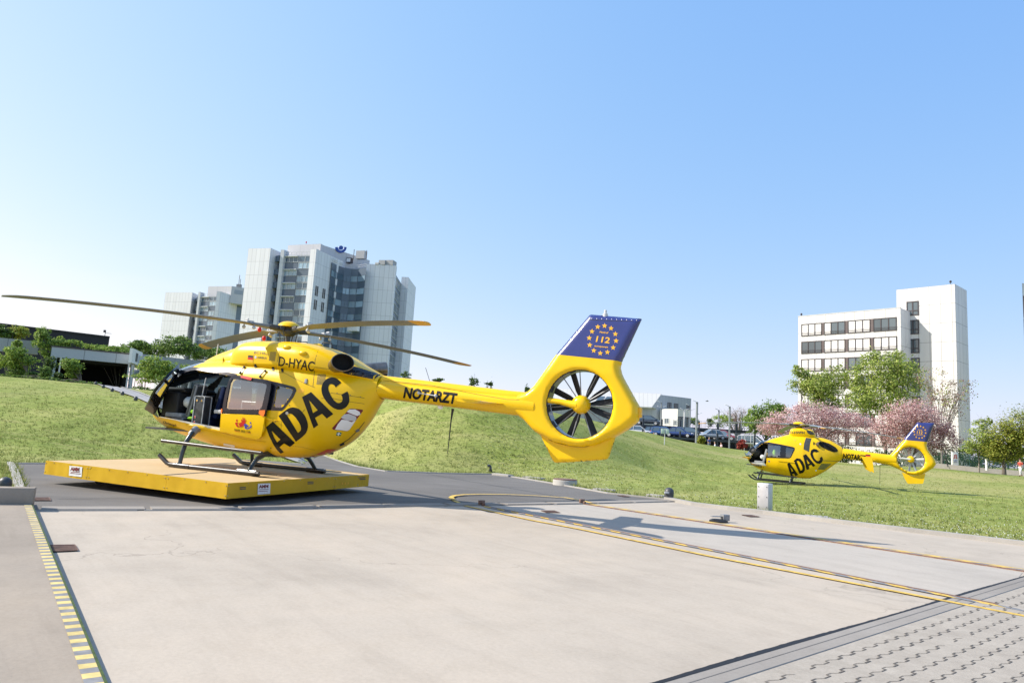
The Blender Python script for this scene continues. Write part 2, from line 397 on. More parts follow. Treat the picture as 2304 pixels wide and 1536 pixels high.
def concrete_mat(name,base,warm,crack=True,rough=.85,streak=1.0,rot=0.0):
    b=NB(name); co=b.coord(); m=b.mapping(co,(1,1,1),(0,0,rot))
    cl=b.noise(m,.35,7,.62,.4); fine=b.noise(m,28,4,.7); sp=b.noise(b.mapping(m,(.25,2.2,1)),1.3,6,.68,.3); med=b.noise(m,2.6,6,.7)
    lo=tuple(c*.84 for c in base); hi=tuple(min(1,c*1.07) for c in base)
    col=b.ramp(cl,[(.28,lo),(.48,base),(.7,warm)])
    col=b.mix(.38*streak,col,b.ramp(sp,[(.3,(.80,.79,.78)),(.5,(1,1,1)),(.75,(1.06,1.05,1.03))]),'MULTIPLY')
    col=b.mix(.5,col,b.ramp(fine,[(.3,(.86,.86,.86)),(.62,(1.06,1.06,1.06))]),'MULTIPLY')
    col=b.mix(.4,col,b.ramp(med,[(.32,(.84,.83,.81)),(.55,(1,1,1))]),'MULTIPLY')
    pit=b.noise(m,70,2,.5); col=b.mix(.8,col,b.ramp(pit,[(.24,(.62,.6,.58)),(.30,(1,1,1)),(.72,(1,1,1)),(.78,(1.12,1.12,1.1))]),'MULTIPLY')
    if crack:
        v=b.node('ShaderNodeTexVoronoi',feature='DISTANCE_TO_EDGE'); v.inputs['Scale'].default_value=.16; 
        d=b.node('ShaderNodeTexNoise'); d.inputs['Scale'].default_value=1.2; d.inputs['Detail'].default_value=6; b.l(m,d.inputs['Vector'])
        ad=b.node('ShaderNodeVectorMath',operation='MULTIPLY_ADD'); b.l(d.outputs['Color'],ad.inputs[0]); ad.inputs[1].default_value=(2.2,2.2,0); b.l(m,ad.inputs[2]); b.l(ad.outputs[0],v.inputs['Vector'])
        ln=b.ramp(v.outputs['Distance'],[(0,(1,1,1)),(.0035,(0,0,0))]); msk=b.ramp(b.noise(m,.23,3,.5),[(.40,(0,0,0)),(.55,(1,1,1))])
        col=b.mix(b.math('MULTIPLY',b.math('MULTIPLY',ln,msk),.55),col,tuple(c*.45 for c in base))
    nm=b.bump(fine,.25,.006)
    return b.done(b.bsdf(col,rough,spec=.25,normal=nm))
def asphalt_mat(name,base):
    b=NB(name); co=b.coord(); cl=b.noise(co,.3,6,.6,.5); fine=b.noise(co,45,3,.75); sp=b.noise(b.mapping(co,(.3,1.6,1),(0,0,.4)),.9,6,.68)
    col=b.ramp(cl,[(.3,tuple(c*.82 for c in base)),(.7,tuple(c*1.15 for c in base))])
    col=b.mix(.6,col,b.ramp(fine,[(.3,(.66,.66,.67)),(.65,(1.2,1.2,1.18))]),'MULTIPLY')
    col=b.mix(.7,col,b.ramp(sp,[(.3,(.75,.75,.77)),(.5,(1,1,1)),(.75,(1.1,1.1,1.08))]),'MULTIPLY')
    return b.done(b.bsdf(col,.85,spec=.25,normal=b.bump(fine,.4,.006)))
# directions of the pad joints on the ground
da=(gz(2200,1352)-gz(1083,1137)).normalized(); ROT_PAD=math.atan2(da.y,da.x)
M['grass']=grass_mat()
M['pad']=concrete_mat('pad_concrete',(.418,.366,.302),(.462,.398,.322),rot=-ROT_PAD)
M['padcool']=concrete_mat('pad_concrete_cool',(.405,.368,.32),(.43,.388,.335),crack=False,rot=-ROT_PAD)
M['slab']=concrete_mat('old_slab_concrete',(.29,.25,.205),(.345,.292,.232),crack=False,streak=1.6,rot=-ROT_PAD)
M['kerb']=concrete_mat('kerb_stone',(.36,.345,.32),(.42,.40,.365),crack=False)
M['kerbg']=concrete_mat('grey_gutter_stone',(.275,.252,.225),(.315,.29,.258),crack=False)
M['asphalt']=asphalt_mat('asphalt',(.150,.140,.130)); M['pathasph']=asphalt_mat('path_asphalt',(.30,.30,.305))
M['ypaint']=simple('worn_yellow_line',(.60,.40,.075),.75,vary=.35,scale=9)
M['ystripe']=simple('worn_yellow_stripe',(.56,.44,.17),.8,vary=.25,scale=9)
M['gstripe']=simple('worn_grey_stripe',(.20,.20,.205),.75,vary=.25,scale=9)
M['tar']=simple('black_joint_filler',(.010,.008,.008),.6,vary=.3,scale=9)
M['joint_shade']=simple('paver_joint_shade',(.12,.105,.09),.9,vary=.4)  # shadow of the open joints painted as a flat dark colour
M['rust']=simple('rusty_rail',(.20,.12,.09),.7,.3,vary=.4,scale=14)
M['moss']=simple('green_moss',(.055,.09,.02),.9,vary=.4,scale=20)
# kerb between paving and grass, from left to right (photo pixels)
KB=[(30,1043),(200,1043),(400,1038),(560,1035),(680,1044),(720,1021),(760,1036),(803,1049),(870,1060),(1000,1065),(1116,1067),(1180,1077),(1246,1088),(1369,1110),(1500,1124),(1560,1136),(1640,1146),(1720,1155),(1900,1178),(2100,1202),(2304,1226)]
KW=[gz(*p) for p in KB]
dirk=(KW[-1]-KW[-3]).normalized(); KW.append(KW[-1]+dirk*25)
pl=gz(30,1043)+Vector((-.05,0,0)); 
# apron polygon (flat, z=0); everything else is lawn
APR=[(p.x,p.y) for p in KW]+[(40,-30),(-40,-30),(-40,6),(gz(64.5,1134).x-30,gz(64.5,1134).y),(gz(64.5,1134).x-.4,gz(64.5,1134).y),(gz(50,1105).x,gz(50,1105).y)]
# terrain: thin-plate style interpolation of measured points
CP=[]
for p in KB: q=gz(*p); CP.append((q.x,q.y,-.02))
for x,y in ((-30,8),(-20,0),(0,0),(0,10),(10,5),(20,0),(25,10),(-8,12),(0,14),(3,18),(-6,18),(-14,14),(30,-10),(-30,-10)): CP.append((x,y,-.02))
for px,py,z in ((1700,1090,.06),(1800,1086,.06),(1900,1096,.05),(2060,1110,.05),(2250,1120,.08),(1600,1085,.10),(0,1042,.02),(10,1000,.25),(1450,1060,.1)):
    q=gz(px,py,z); CP.append((q.x,q.y,z))
CREST=[(-140,838,52),(0,846,52),(120,856,52),(240,867,51),(345,880,51),(500,886,50),(700,888,50),(900,887,50),(1050,893,50),(1180,908,52),(1258,934,55),(1326,943,58),(1360,951,62),(1430,964,72),(1487,979,80),(1537,991,86),(1597,1005,92),(1675,1014,95),(1760,1022,98),(1899,1044,95),(2000,1048,90),(2100,1051,86),(2200,1063,83),(2304,1071,82),(2420,1080,82)]
for px,py,Y in CREST:
    q=gy(px,py,Y); CP.append((q.x,q.y,q.z))
    d=Vector((q.x,q.y,0)).normalized()
    CP.append((q.x+d.x*14,q.y+d.y*14,q.z-.6))
    for fr_,dy_ in ((.86,9),(.72,24)):
        g_=gy(px,py+dy_*min(1.0,max(.12,(1045-py+.06*(px-1152)-40)/80)),Y*fr_); CP.append((g_.x,g_.y,g_.z)); CP.append((q.x+d.x*60,q.y+d.y*60,q.z*.55)); 
for x,y in ((-260,300),(-100,300),(0,300),(120,300),(260,300),(260,60),(-260,60)): CP.append((x,y,0.6))
CP=np.array(CP)
def _phi(r): return np.sqrt(r*r+25.0)
_n=len(CP); _A=np.zeros((_n+3,_n+3)); _D=np.hypot(CP[:,None,0]-CP[None,:,0],CP[:,None,1]-CP[None,:,1])
_A[:_n,:_n]=_phi(_D)-np.eye(_n)*.35; _A[:_n,_n]=1; _A[:_n,_n+1:]=CP[:,:2]; _A[_n,:_n]=1; _A[_n+1:,:_n]=CP[:,:2].T
_W=np.linalg.lstsq(_A,np.concatenate([CP[:,2],[0,0,0]]),rcond=None)[0]
def terr(x,y):
    x=np.atleast_1d(np.asarray(x,float)); y=np.atleast_1d(np.asarray(y,float)); out=np.empty(len(x))
    for i in range(0,len(x),4000):
        xx,yy=x[i:i+4000],y[i:i+4000]
        out[i:i+4000]=_phi(np.hypot(xx[:,None]-CP[None,:,0],yy[:,None]-CP[None,:,1]))@_W[:_n]+_W[_n]+xx*_W[_n+1]+yy*_W[_n+2]
    far=np.clip((np.hypot(x,y)-260)/80,0,1); return out*(1-far)+.4*far
def poly_dist(x,y,poly):
    d=np.full(len(x),1e9); ins=np.zeros(len(x),bool); n=len(poly)
    for i in range(n):
        ax,ay=poly[i]; bx,by=poly[(i+1)%n]; dx,dy=bx-ax,by-ay; L=dx*dx+dy*dy+1e-12
        t=np.clip(((x-ax)*dx+(y-ay)*dy)/L,0,1); d=np.minimum(d,np.hypot(x-ax-t*dx,y-ay-t*dy))
        c=((ay>y)!=(by>y)); 
        with np.errstate(all='ignore'): ins ^= c & (x < (bx-ax)*(y-ay)/((by-ay) if by!=ay else 1e-12)+ax)
    return d,ins
gx=np.concatenate([np.linspace(-700,-110,20),np.linspace(-100,-42,40),np.arange(-40,42,.42),np.linspace(43,110,60),np.linspace(120,700,20)])
gyy=np.concatenate([np.linspace(-60,0,10),np.arange(1,40,.42),np.arange(40.5,80,.8),np.arange(81,130,2.0),np.linspace(135,320,30),np.linspace(350,1500,16)])
X_,Y_=np.meshgrid(gx,gyy,indexing='ij'); xf,yf=X_.ravel(),Y_.ravel(); zf=terr(xf,yf)
d_,in_=poly_dist(xf,yf,APR)
blend=np.clip(d_/2.5,0,1); zf=np.where(in_, -.12, np.maximum(zf*blend+.015*(1-blend), np.where(d_<6,.01,-9)))
rng=np.random.default_rng(3)
zf=zf+np.where(in_|(d_<.8),0,.012*np.sin(xf*1.7+yf*.9)+.01*np.sin(xf*.6-yf*2.1))
nx,ny=len(gx),len(gyy); I=np.arange(nx*ny).reshape(nx,ny)
QG=np.stack([I[:-1,:-1],I[1:,:-1],I[1:,1:],I[:-1,1:]],-1).reshape(-1,4)
ground=np_mesh('ground',np.stack([xf,yf,zf],1),QG,M['grass'],smooth=True,kind='structure')
BVG=world_bvh(ground)
def hit(px,py,default=60):
    h,n,i,t=BVG.ray_cast(CO,ray(px,py).normalized()); return h if h is not None else gy(px,py,default)
def tz(x,y):
    h,n,i,t=BVG.ray_cast(Vector((x,y,80)),Vector((0,0,-1))); return h.z if h is not None else 0.0
def sheet(name,loops,z,mat,g=1.2,**k):
    v,f=fill2d(loops,g); me=bpy.data.meshes.new(name); me.from_pydata([(p.x,p.y,z) for p in v],[],[t if (v[t[1]]-v[t[0]]).cross(v[t[2]]-v[t[0]])>0 else tuple(reversed(t)) for t in f]); setmats(me,mat)
    return link(name,me,None,**k)
def strip2(pts,w):
    a=[];b=[]
    for i,p in enumerate(pts):
        q=pts[min(i+1,len(pts)-1)]-pts[max(i-1,0)]; n=Vector((-q.y,q.x,0)).normalized()*w/2
        a.append(p+n); b.append(p-n)
    return a,b
def ribbon(mb,pts,w,z,mi=0,h=0.0):
    a,b=strip2(pts,w); n=len(pts)
    vs=[(p.x,p.y,z) for p in a]+[(p.x,p.y,z) for p in b]
    if not h: return mb.add(vs,[(i+n,i+n+1,i+1,i) for i in range(n-1)],mi)
    lo=[(p.x,p.y,z-h) for p in a]+[(p.x,p.y,z-h) for p in b]; m=2*n
    fs=[]
    for i in range(n-1): fs += [(i+n,i+n+1,i+1,i),(i,i+1,m+i+1,m+i),(m+i+n,m+i+n+1,i+n+1,i+n)]
    fs += [(0,m,m+n,n),(n-1,2*n-1,m+2*n-1,m+n-1)]
    return mb.add(vs+lo,fs,mi)
def dense(P,step=.4):
    out=[]
    for a,b in zip(P[:-1],P[1:]):
        n=max(1,int((b-a).length/step)); out += [a.lerp(b,i/n) for i in range(n)]
    return out+[P[-1]]
# asphalt, concrete pad
kf=[gz(70,1149),gz(300,1148.6),gz(500,1148),gz(900,1140),gz(1300,1134),gz(1500,1129),gz(1530,1128)]
sheet('asphalt',[[(p.x,p.y) for p in KW[:15]]+[(p.x,p.y) for p in kf[::-1]]+[(gz(60,1140).x,gz(60,1140).y),(gz(48,1105).x,gz(48,1105).y)]],0.0,M['asphalt'],kind='structure')
sl1,sl2=gz(1490,1536),gz(2304,1297); sd_=(sl2-sl1).normalized()
se1,se2=gz(64.5,1134),gz(232,1536); ed_=(se2-se1).normalized()
slA=sl1-sd_*2.2; slB=sl2+sd_*12
padpoly=[(p.x,p.y) for p in kf]+[(p.x,p.y) for p in KW[14:]]+[(slB.x,slB.y),(slA.x,slA.y)]
e_end=se2+ed_*3
padpoly += [(e_end.x+1.2,e_end.y-.2),(e_end.x,e_end.y),(se1.x,se1.y)]
sheet('concrete_pad',[padpoly],0.0,M['pad'],kind='structure')
# cooler strip between the rails
r1a,r1b=gz(1083,1137),gz(2200,1352); r2a,r2b=gz(1309,1133),gz(2304,1285)
sheet('concrete_strip',[[(p.x,p.y) for p in (gz(1095,1141),gz(2150,1346),gz(2290,1302),gz(2300,1288),gz(1312,1135))]],.004,M['padcool'],kind='structure')
# gutter stones between asphalt and pad: one row of separate stones
g0=dense(kf,1.0); gut=MB()
L=[kf[0]];acc=0
path=dense(kf,.05); s0=0
def along(P,a,b):
    out=[];d=0
    for p,q in zip(P[:-1],P[1:]):
        l=(q-p).length
        if a<=d<=b: out.append(p)
        d+=l
    return out
tot=sum((q-p).length for p,q in zip(path[:-1],path[1:])); k=0
while k<tot:
    seg=along(path,k,k+1.46)
    if len(seg)>3:
        off=[p+Vector((0,.24,0)) for p in seg[::6]+[seg[-1]]]
        ribbon(gut,off,.40,.028,0,.05)
        ribbon(gut,[p+Vector((0,-.235,0)) for p in off],.05,.018,1,.03)
    k+=1.5
gut.build('gutter',[M['kerbg'],M['kerb']],kind='structure')
# kerb along the lawn
kb=MB(); P=dense(KW[5:9],.6); ribbon(kb,P,.14,.02,0,.1); P=dense(KW[8:15],.6); ribbon(kb,P,.12,.035,0,.12); P=dense(KW[14:],.5); ribbon(kb,P,.20,.085,0,.2); 
P=dense(KW[:5],.6); ribbon(kb,P,.12,.03,0,.1); P=dense([gz(22,1042),gz(32,1062),gz(46,1106)],.4); ribbon(kb,P,.16,.05,0,.12)
kb.build('kerb',[M['kerb']],kind='structure')
# raised slab on the left with a hazard-striped edge
nrm=Vector((-ed_.y,ed_.x,0)); nrm = nrm if nrm.x<0 else -nrm     # pointing left, onto the slab
zA,zB=.10,.035
def es(t,off,z=None):   # t metres along the edge from the far end
    p=se1+ed_*t+nrm*off; Lh=(se2-se1).length; zz=zA+(zB-zA)*max(0,min(1.4,t/Lh)); return Vector((p.x,p.y,zz if z is None else z))
Lh=(se2-se1).length; sb=MB(); N=24; ts=[Lh*1.35*i/N for i in range(N+1)]
rows=[[es(t,o) for t in ts] for o in (0.0,9.0)]; low=[es(t,0,-.05) for t in ts]
nv=len(ts); sb.add(rows[0]+rows[1]+low,[(i,i+1,nv+i+1,nv+i) for i in range(N)]+[(2*nv+i,2*nv+i+1,i+1,i) for i in range(N)]+[(0,nv,2*nv,2*nv)][:0])
sb.add([es(0,0),es(0,9),es(0,9,-.05),es(0,0,-.05)],[(0,1,2,3)])
sb.build('raised_slab',[M['slab']],kind='structure')
st_=MB(); t=.02; pit=.185; i=0
while t<Lh*1.3:
    w=.108; a,b_=t,t+pit/2*.98
    st_.add([es(a,.012)+Vector((0,0,.004)),es(b_,.012)+Vector((0,0,.004)),es(b_,w)+Vector((0,0,.004)),es(a,w)+Vector((0,0,.004))],[(0,1,2,3)],0)
    a,b_=t+pit/2,t+pit*.99
    st_.add([es(a,.012)+Vector((0,0,.004)),es(b_,.012)+Vector((0,0,.004)),es(b_,w)+Vector((0,0,.004)),es(a,w)+Vector((0,0,.004))],[(0,1,2,3)],1)
    t+=pit
st_.build('hazard_stripes',[M['ystripe'],M['gstripe']],kind='structure')
ms=MB(); ms.add([p for t in ts for p in (es(t,.012)+Vector((0,0,.005)),es(t,-.006)+Vector((0,0,.002)),es(t,-.006)+Vector((0,0,-.012)))],[(3*i+j,3*i+3+j,3*i+4+j,3*i+1+j) for i in range(N) for j in (0,1)]); ms.build('moss_edge',[M['moss']],kind='structure')
# slot channel, smooth band and pavers at lower right
pn=Vector((-sd_.y,sd_.x,0)); pn= pn if pn.y<0 else -pn           # towards the pavers
def sp(t,o): p=sl1+sd_*t+pn*o; return p
Ls=(sl2-sl1).length
w2=abs((gz(2067,1397)-sl1).dot(pn))
cb=MB(); T0,T1=-2.5,Ls+10
cb.add([tuple(sp(T0,.0))[:2]+(.006,),tuple(sp(T1,.0))[:2]+(.006,),tuple(sp(T1,w2))[:2]+(.006,),tuple(sp(T0,w2))[:2]+(.006,)],[(0,3,2,1)]); cb.build('channel_band',[M['kerbg']],kind='structure')
rs=random.Random(5)
sm=MB(); tt=[T0+i*.06 for i in range(int((T1-T0)/.06))]
ea=[];eb=[]
for t in tt:
    w=.022+.010*math.sin(t*1.3)+rs.uniform(-.004,.004)+.012*max(0,math.sin(t*.5+1)); ea.append(sp(t,-w)); eb.append(sp(t,.012))
n=len(tt); sm.add([(p.x,p.y,.0085) for p in ea]+[(p.x,p.y,.0085) for p in eb],[(i,i+n,i+n+1,i+1) for i in range(n-1)])
sm.build('slot_joint',[M['tar']],kind='structure')
l3=MB(); ribbon(l3,[sp(T0,w2*.42),sp(T1,w2*.42)],.010,.0085); l3.build('band_groove',[simple('groove_grey',(.20,.185,.17),.8)],kind='structure')  # flat grey-brown line drawn for the groove
l2=MB(); ribbon(l2,[sp(T0,w2),sp(T1,w2)],.016,.011)
l2.build('band_joint',[M['dgrey']],kind='structure')
def paver_mat():
    b=NB('interlocking_pavers'); co=b.coord()
    c0=b.ramp(b.noise(co,3.5,6,.7),[(.3,(.315,.28,.235)),(.7,(.40,.36,.305))]); c0=b.mix(.6,c0,b.ramp(b.noise(co,60,3,.7),[(.3,(.78,.78,.78)),(.7,(1.12,1.12,1.12))]),'MULTIPLY')
    mp=b.node('ShaderNodeMapping',vector_type='TEXTURE'); mp.inputs['Location'].default_value=tuple(sl1); mp.inputs['Rotation'].default_value=(0,0,math.atan2(sd_.y,sd_.x)); b.l(co,mp.inputs[0])
    sx=b.node('ShaderNodeSeparateXYZ'); b.l(mp.outputs[0],sx.inputs[0]); ln=b.math('LESS_THAN',b.math('PINGPONG',sx.outputs[0],.055),.0025)
    c0=b.mix(b.math('MULTIPLY',ln,.18),c0,(.55,.52,.47))
    return b.done(b.bsdf(c0,.85,spec=.2,normal=b.bump(b.noise(co,60,3,.7),.4,.006)))
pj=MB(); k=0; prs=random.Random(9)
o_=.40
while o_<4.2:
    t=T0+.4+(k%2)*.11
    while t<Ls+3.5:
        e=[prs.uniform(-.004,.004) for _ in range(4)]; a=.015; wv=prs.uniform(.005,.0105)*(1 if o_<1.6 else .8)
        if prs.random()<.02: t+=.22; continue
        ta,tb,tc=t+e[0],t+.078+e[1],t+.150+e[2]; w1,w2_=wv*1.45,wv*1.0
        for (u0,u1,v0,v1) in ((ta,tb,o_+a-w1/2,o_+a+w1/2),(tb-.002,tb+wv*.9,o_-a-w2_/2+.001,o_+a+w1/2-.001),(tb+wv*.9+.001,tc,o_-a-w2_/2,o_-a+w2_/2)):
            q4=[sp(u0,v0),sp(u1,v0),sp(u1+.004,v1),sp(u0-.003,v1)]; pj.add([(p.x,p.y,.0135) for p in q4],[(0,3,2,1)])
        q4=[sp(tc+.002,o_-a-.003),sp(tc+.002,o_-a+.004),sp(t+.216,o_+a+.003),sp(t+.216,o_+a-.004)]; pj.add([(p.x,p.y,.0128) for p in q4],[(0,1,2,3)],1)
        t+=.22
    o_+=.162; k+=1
pj.build('paver_joints',[M['joint_shade'],simple('paver_joint_sand',(.235,.21,.178),.9)],kind='structure')
q=[sp(T0,w2),sp(T1,w2),sp(T1,w2+14),sp(T0,w2+14)]
pv=MB(); pv.add([(p.x,p.y,.010) for p in q],[(0,3,2,1)]); pv.build('pavers',[paver_mat()],kind='structure')
# painted lines
ln=MB(); 
loop=[gz(*p) for p in [(2420,1417),(2304,1387),(1900,1309.5),(1600,1252.5),(1300,1190),(1200,1171.5),(1120,1154),(1050,1139),(1020,1126),(1014,1121),(1022,1117),(1045,1114.5),(1080,1113.5),(1140,1114),(1200,1116.5),(1270,1121),(1310,1128),(1330,1133.5)]]
ribbon(ln,dense(loop[:9],.5),.10,.014); ribbon(ln,dense(loop[8:],.2),.12,.033)
ln.build('yellow_line',[M['ypaint']],kind='structure')
for (a,b_),nm in (((r1a,r1b),'a'),((r2a,r2b),'b')):
    d=(b_-a).normalized(); nn=Vector((d.y,-d.x,0)); 
    if nm=='b': nn=-nn
    Lr=(b_-a).length+(.2 if nm=='a' else 10)
    rl=MB(); ribbon(rl,[a,a+d*Lr],.022,.016,0,.02); ribbon(rl,[a-nn*.05,a+d*Lr-nn*.05],.012,.012,0,.02); rl.build('floor_rail',[M['rust']],kind='structure')
    hz=MB(); t=0.15; 
    while t<Lr:
        for o0,o1,mi in ((.03,.14 if nm=='a' else .17,0),):
            sk=.16
            for i,(u0,u1) in enumerate(((0,.24),(.24,.48))):
                p=[a+d*(t+u0)+nn*o0,a+d*(t+u1)+nn*o0,a+d*(t+u1+sk)+nn*o1,a+d*(t+u0+sk)+nn*o1]
                hz.add([(v.x,v.y,.012) for v in p],[(0,1,2,3)],i)
        t+=.48
    hz.build('rail_stripes',[M['ypaint'],M['gstripe']],kind='structure')
    if nm=='b':
        y2=MB(); ribbon(y2,[a+nn*.215,a+d*Lr+nn*.215],.06,.012); y2.build('yellow_line',[M['ypaint']],kind='structure')
    st=MB(); M3=Matrix.Rotation(math.atan2(d.y,d.x),3,'Z'); st.box(a+Vector((0,0,.06)),(.05,.16,.12),M=M3); st.box(a+d*.06+Vector((0,0,.035)),(.12,.05,.07),M=M3)
    st.build('rail_stop',[M['rust']],bevel=.008,label='short rusty buffer at the end of the '+('nearer floor rail, by the yellow line' if nm=='a' else 'farther floor rail, close to the lawn'),cat='rail buffer',group='rusty rail buffers')
# asphalt seams
asm=MB(); ribbon(asm,[gz(*p) for p in ((960,1065),(1030,1078),(1150,1098),(1265,1118))],.03,.004); ribbon(asm,[gz(*p) for p in ((130,1122),(250,1121),(420,1122))],.025,.004); asm.build('asphalt_seam',[M['dgrey']],kind='structure')
# path up the lawn: follows the terrain
PL=[(213,863),(260,880),(310,897),(334,908),(420,945),(520,985),(634,1029),(682,1046)]; PR=[(228,865),(262,869),(310,883),(334,893),(440,930),(560,970),(690,1008),(722,1021)]
vs=[];fs=[];ve=[]
n=40
def crv2(P,t):
    t*=len(P)-1; i=min(int(t),len(P)-2); f=t-i; return (P[i][0]*(1-f)+P[i+1][0]*f, P[i][1]*(1-f)+P[i+1][1]*f)
for i in range(n+1):
    a=hit(*crv2(PL,i/n)); c=hit(*crv2(PR,i/n))
    for j in range(7):
        p=a.lerp(c,j/6); vs.append((p.x,p.y,tz(p.x,p.y)+.05))
for i in range(n):
    for j in range(6): fs.append((i*7+j,i*7+j+1,(i+1)*7+j+1,(i+1)*7+j))
pm=MB(); pm.add(vs,fs); pm.build('path',[M['pathasph']],kind='structure')
pe=MB()
for side in (0,6): ribbon_pts=[Vector(vs[i*7+side]) for i in range(n+1)]; a,b_=strip2(ribbon_pts,.16); pe.add([p+Vector((0,0,.03)) for p in a]+[p+Vector((0,0,.03)) for p in b_],[(i,i+1,n+2+i,n+1+i) for i in range(n)])
pe.build('path_edging',[M['kerb']],kind='structure')
# grass tufts and daisies standing on the lawn (uncountable)
def scatter(n,dens_px):
    out=[]
    while len(out)<n:
        px=rnd.uniform(-20,2324); py=rnd.uniform(*dens_px)
        h,nr,i,t=BVG.ray_cast(CO,ray(px,py).normalized())
        if h is None or t>75: continue
        out.append(h)
    a=np.array([tuple(h) for h in out]); d,i=poly_dist(a[:,0],a[:,1],APR); return a[(~i)&(d>.12)]
pts=scatter(26000,(850,1240)); rg=np.random.default_rng(11)
k_=5; n=len(pts); base=np.repeat(pts,k_,0)+np.concatenate([rg.normal(0,.06,(n*k_,2)),np.zeros((n*k_,1))],1)
dd,ii=poly_dist(base[:,0],base[:,1],APR); base=base[(~ii)&(dd>.1)]; N=len(base)
ang=rg.uniform(0,2*np.pi,N); hgt=rg.uniform(.03,.085,N); wd=rg.uniform(.008,.02,N); lean=rg.normal(0,.04,(N,2))
tdir=np.stack([np.cos(ang)*wd,np.sin(ang)*wd,np.zeros(N)],1); top=base+np.concatenate([lean,hgt[:,None]],1)
V=np.stack([base-tdir-[0,0,.02],base+tdir-[0,0,.02],top],1).reshape(-1,3); T=np.arange(N*3).reshape(-1,3)
def blade_grass():
    b=NB('grass_blades'); g=b.node('ShaderNodeNewGeometry'); r=g.outputs['Random Per Island']
    col=b.ramp(r,[(0,(.13,.17,.04)),(.45,(.21,.25,.075)),(.8,(.31,.335,.115)),(1,(.40,.37,.18))])
    d=b.node('ShaderNodeBsdfDiffuse'); b.l(col,d.inputs[0]); t=b.node('ShaderNodeBsdfTranslucent'); b.l(col,t.inputs[0]); m=b.node('ShaderNodeMixShader'); m.inputs[0].default_value=.35; b.l(d.outputs[0],m.inputs[1]); b.l(t.outputs[0],m.inputs[2]); return b.done(m.outputs[0])
np_mesh('grass',V,T,blade_grass(),kind='stuff')
# longer unmown grass along the kerbs
ed=dense(KW[:5],.035)+dense(KW[5:],.03); bs=[]
for i in range(len(ed)-1):
    q=ed[i+1]-ed[i]; nn_=Vector((-q.y,q.x,0)).normalized(); nn_=nn_ if nn_.y>0 else -nn_
    for _ in range(3):
        o_2=abs(rnd.gauss(0,.16))+.085; p=ed[i]+nn_*o_2; bs.append((p.x+rnd.uniform(-.03,.03),p.y+rnd.uniform(-.03,.03),.02))
for i in range(700):
    p=gz(22,1042).lerp(gz(46,1106),rnd.random()); bs.append((p.x+rnd.gauss(.10,.06)*rnd.choice((1,-1.6)),p.y,.0))
base=np.array(bs); N=len(base); ang=rg.uniform(0,2*np.pi,N); hgt=rg.uniform(.05,.15,N); wd=rg.uniform(.006,.014,N); lean=rg.normal(0,.05,(N,2))
tdir=np.stack([np.cos(ang)*wd,np.sin(ang)*wd,np.zeros(N)],1); top=base+np.concatenate([lean,hgt[:,None]],1)
np_mesh('kerb_grass',np.stack([base-tdir-[0,0,.02],base+tdir-[0,0,.02],top],1).reshape(-1,3),np.arange(N*3).reshape(-1,3),bpy.data.materials['grass_blades'],kind='stuff')
# daisies come in drifts
pts=scatter(16000,(930,1230)); keep=[]
for p in pts:
    v=math.sin(p[0]*.31+1.3)*math.sin(p[1]*.27+p[0]*.11)+.5*math.sin(p[0]*.9-p[1]*.5)
    if rnd.random()<.24+.6*max(0,v) and (p[0]>-1): keep.append(p)
pts=np.array(keep); N=len(pts); r=rg.uniform(.015,.027,N); c=pts+[0,0,.055]; V=[];
for k in range(5):
    a=2*np.pi*k/5; V.append(c+np.stack([np.cos(a)*r,np.sin(a)*r,.25*r*math.sin(a*2+1)],1))
np_mesh('daisies',np.stack(V,1).reshape(-1,3),np.arange(N*5).reshape(-1,5),simple('daisy_petals',(.72,.72,.70),.8,vary=.05),kind='stuff')
# ------------------------------------------------------------------ helicopters: shared builders
class Frame:
    def __init__(s, base, yaw, n):
        n=Vector(n).normalized(); ex=Vector((math.cos(yaw),-math.sin(yaw),0)); ex=(ex-n*ex.dot(n)).normalized(); ey=n.cross(ex)
        s.ex,s.ey,s.n,s.b=ex,ey,n,Vector(base); s.yaw=yaw
        m=Matrix((ex,ey,n)).transposed().to_4x4(); s.M=Matrix.Translation(s.b)@m
    def hp(s,px,py,lat=0.0):
        v=ray(px,py); o=s.b+s.ey*lat; t=(o-CO).dot(s.ey)/v.dot(s.ey); p=CO+v*t-s.b
        return (p.dot(s.ex), p.dot(s.n))
    def hv(s,px,py,lat=0.0):
        u,z=s.hp(px,py,lat); return Vector((u,lat,z))
    def px(s,p):
        q=s.M@Vector(p)-CO; z=q.dot(_f); return (W/2+F*q.dot(CR)/z, H/2-F*q.dot(CU)/z)
def loft_grid(st, nu, nv, us=None):
    st=np.array(st,float); u=us if us is not None else np.linspace(st[0,0],st[-1,0],nu)
    P=[pchip(st[:,0],st[:,k],u) for k in range(1,7)]
    zb,zt,hw,zw,ntp,nbt=P; th=np.linspace(0,2*np.pi,nv,endpoint=False)
    c,s=np.cos(th),np.sin(th); V=np.zeros((len(u),nv,3))
    for i in range(len(u)):
        e=np.where(s>=0,2/ntp[i],2/nbt[i])
        y=hw[i]*np.sign(c)*np.abs(c)**e
        z=np.where(s>=0, zw[i]+(zt[i]-zw[i])*np.abs(s)**e, zw[i]-(zw[i]-zb[i])*np.abs(s)**e)
        V[i,:,0]=u[i]; V[i,:,1]=y; V[i,:,2]=z
    nu=len(u); q=[]
    for i in range(nu-1):
        for k in range(nv):
            k2=(k+1)%nv; q.append((i*nv+k,i*nv+k2,(i+1)*nv+k2,(i+1)*nv+k))
    return V.reshape(-1,3), np.array(q)
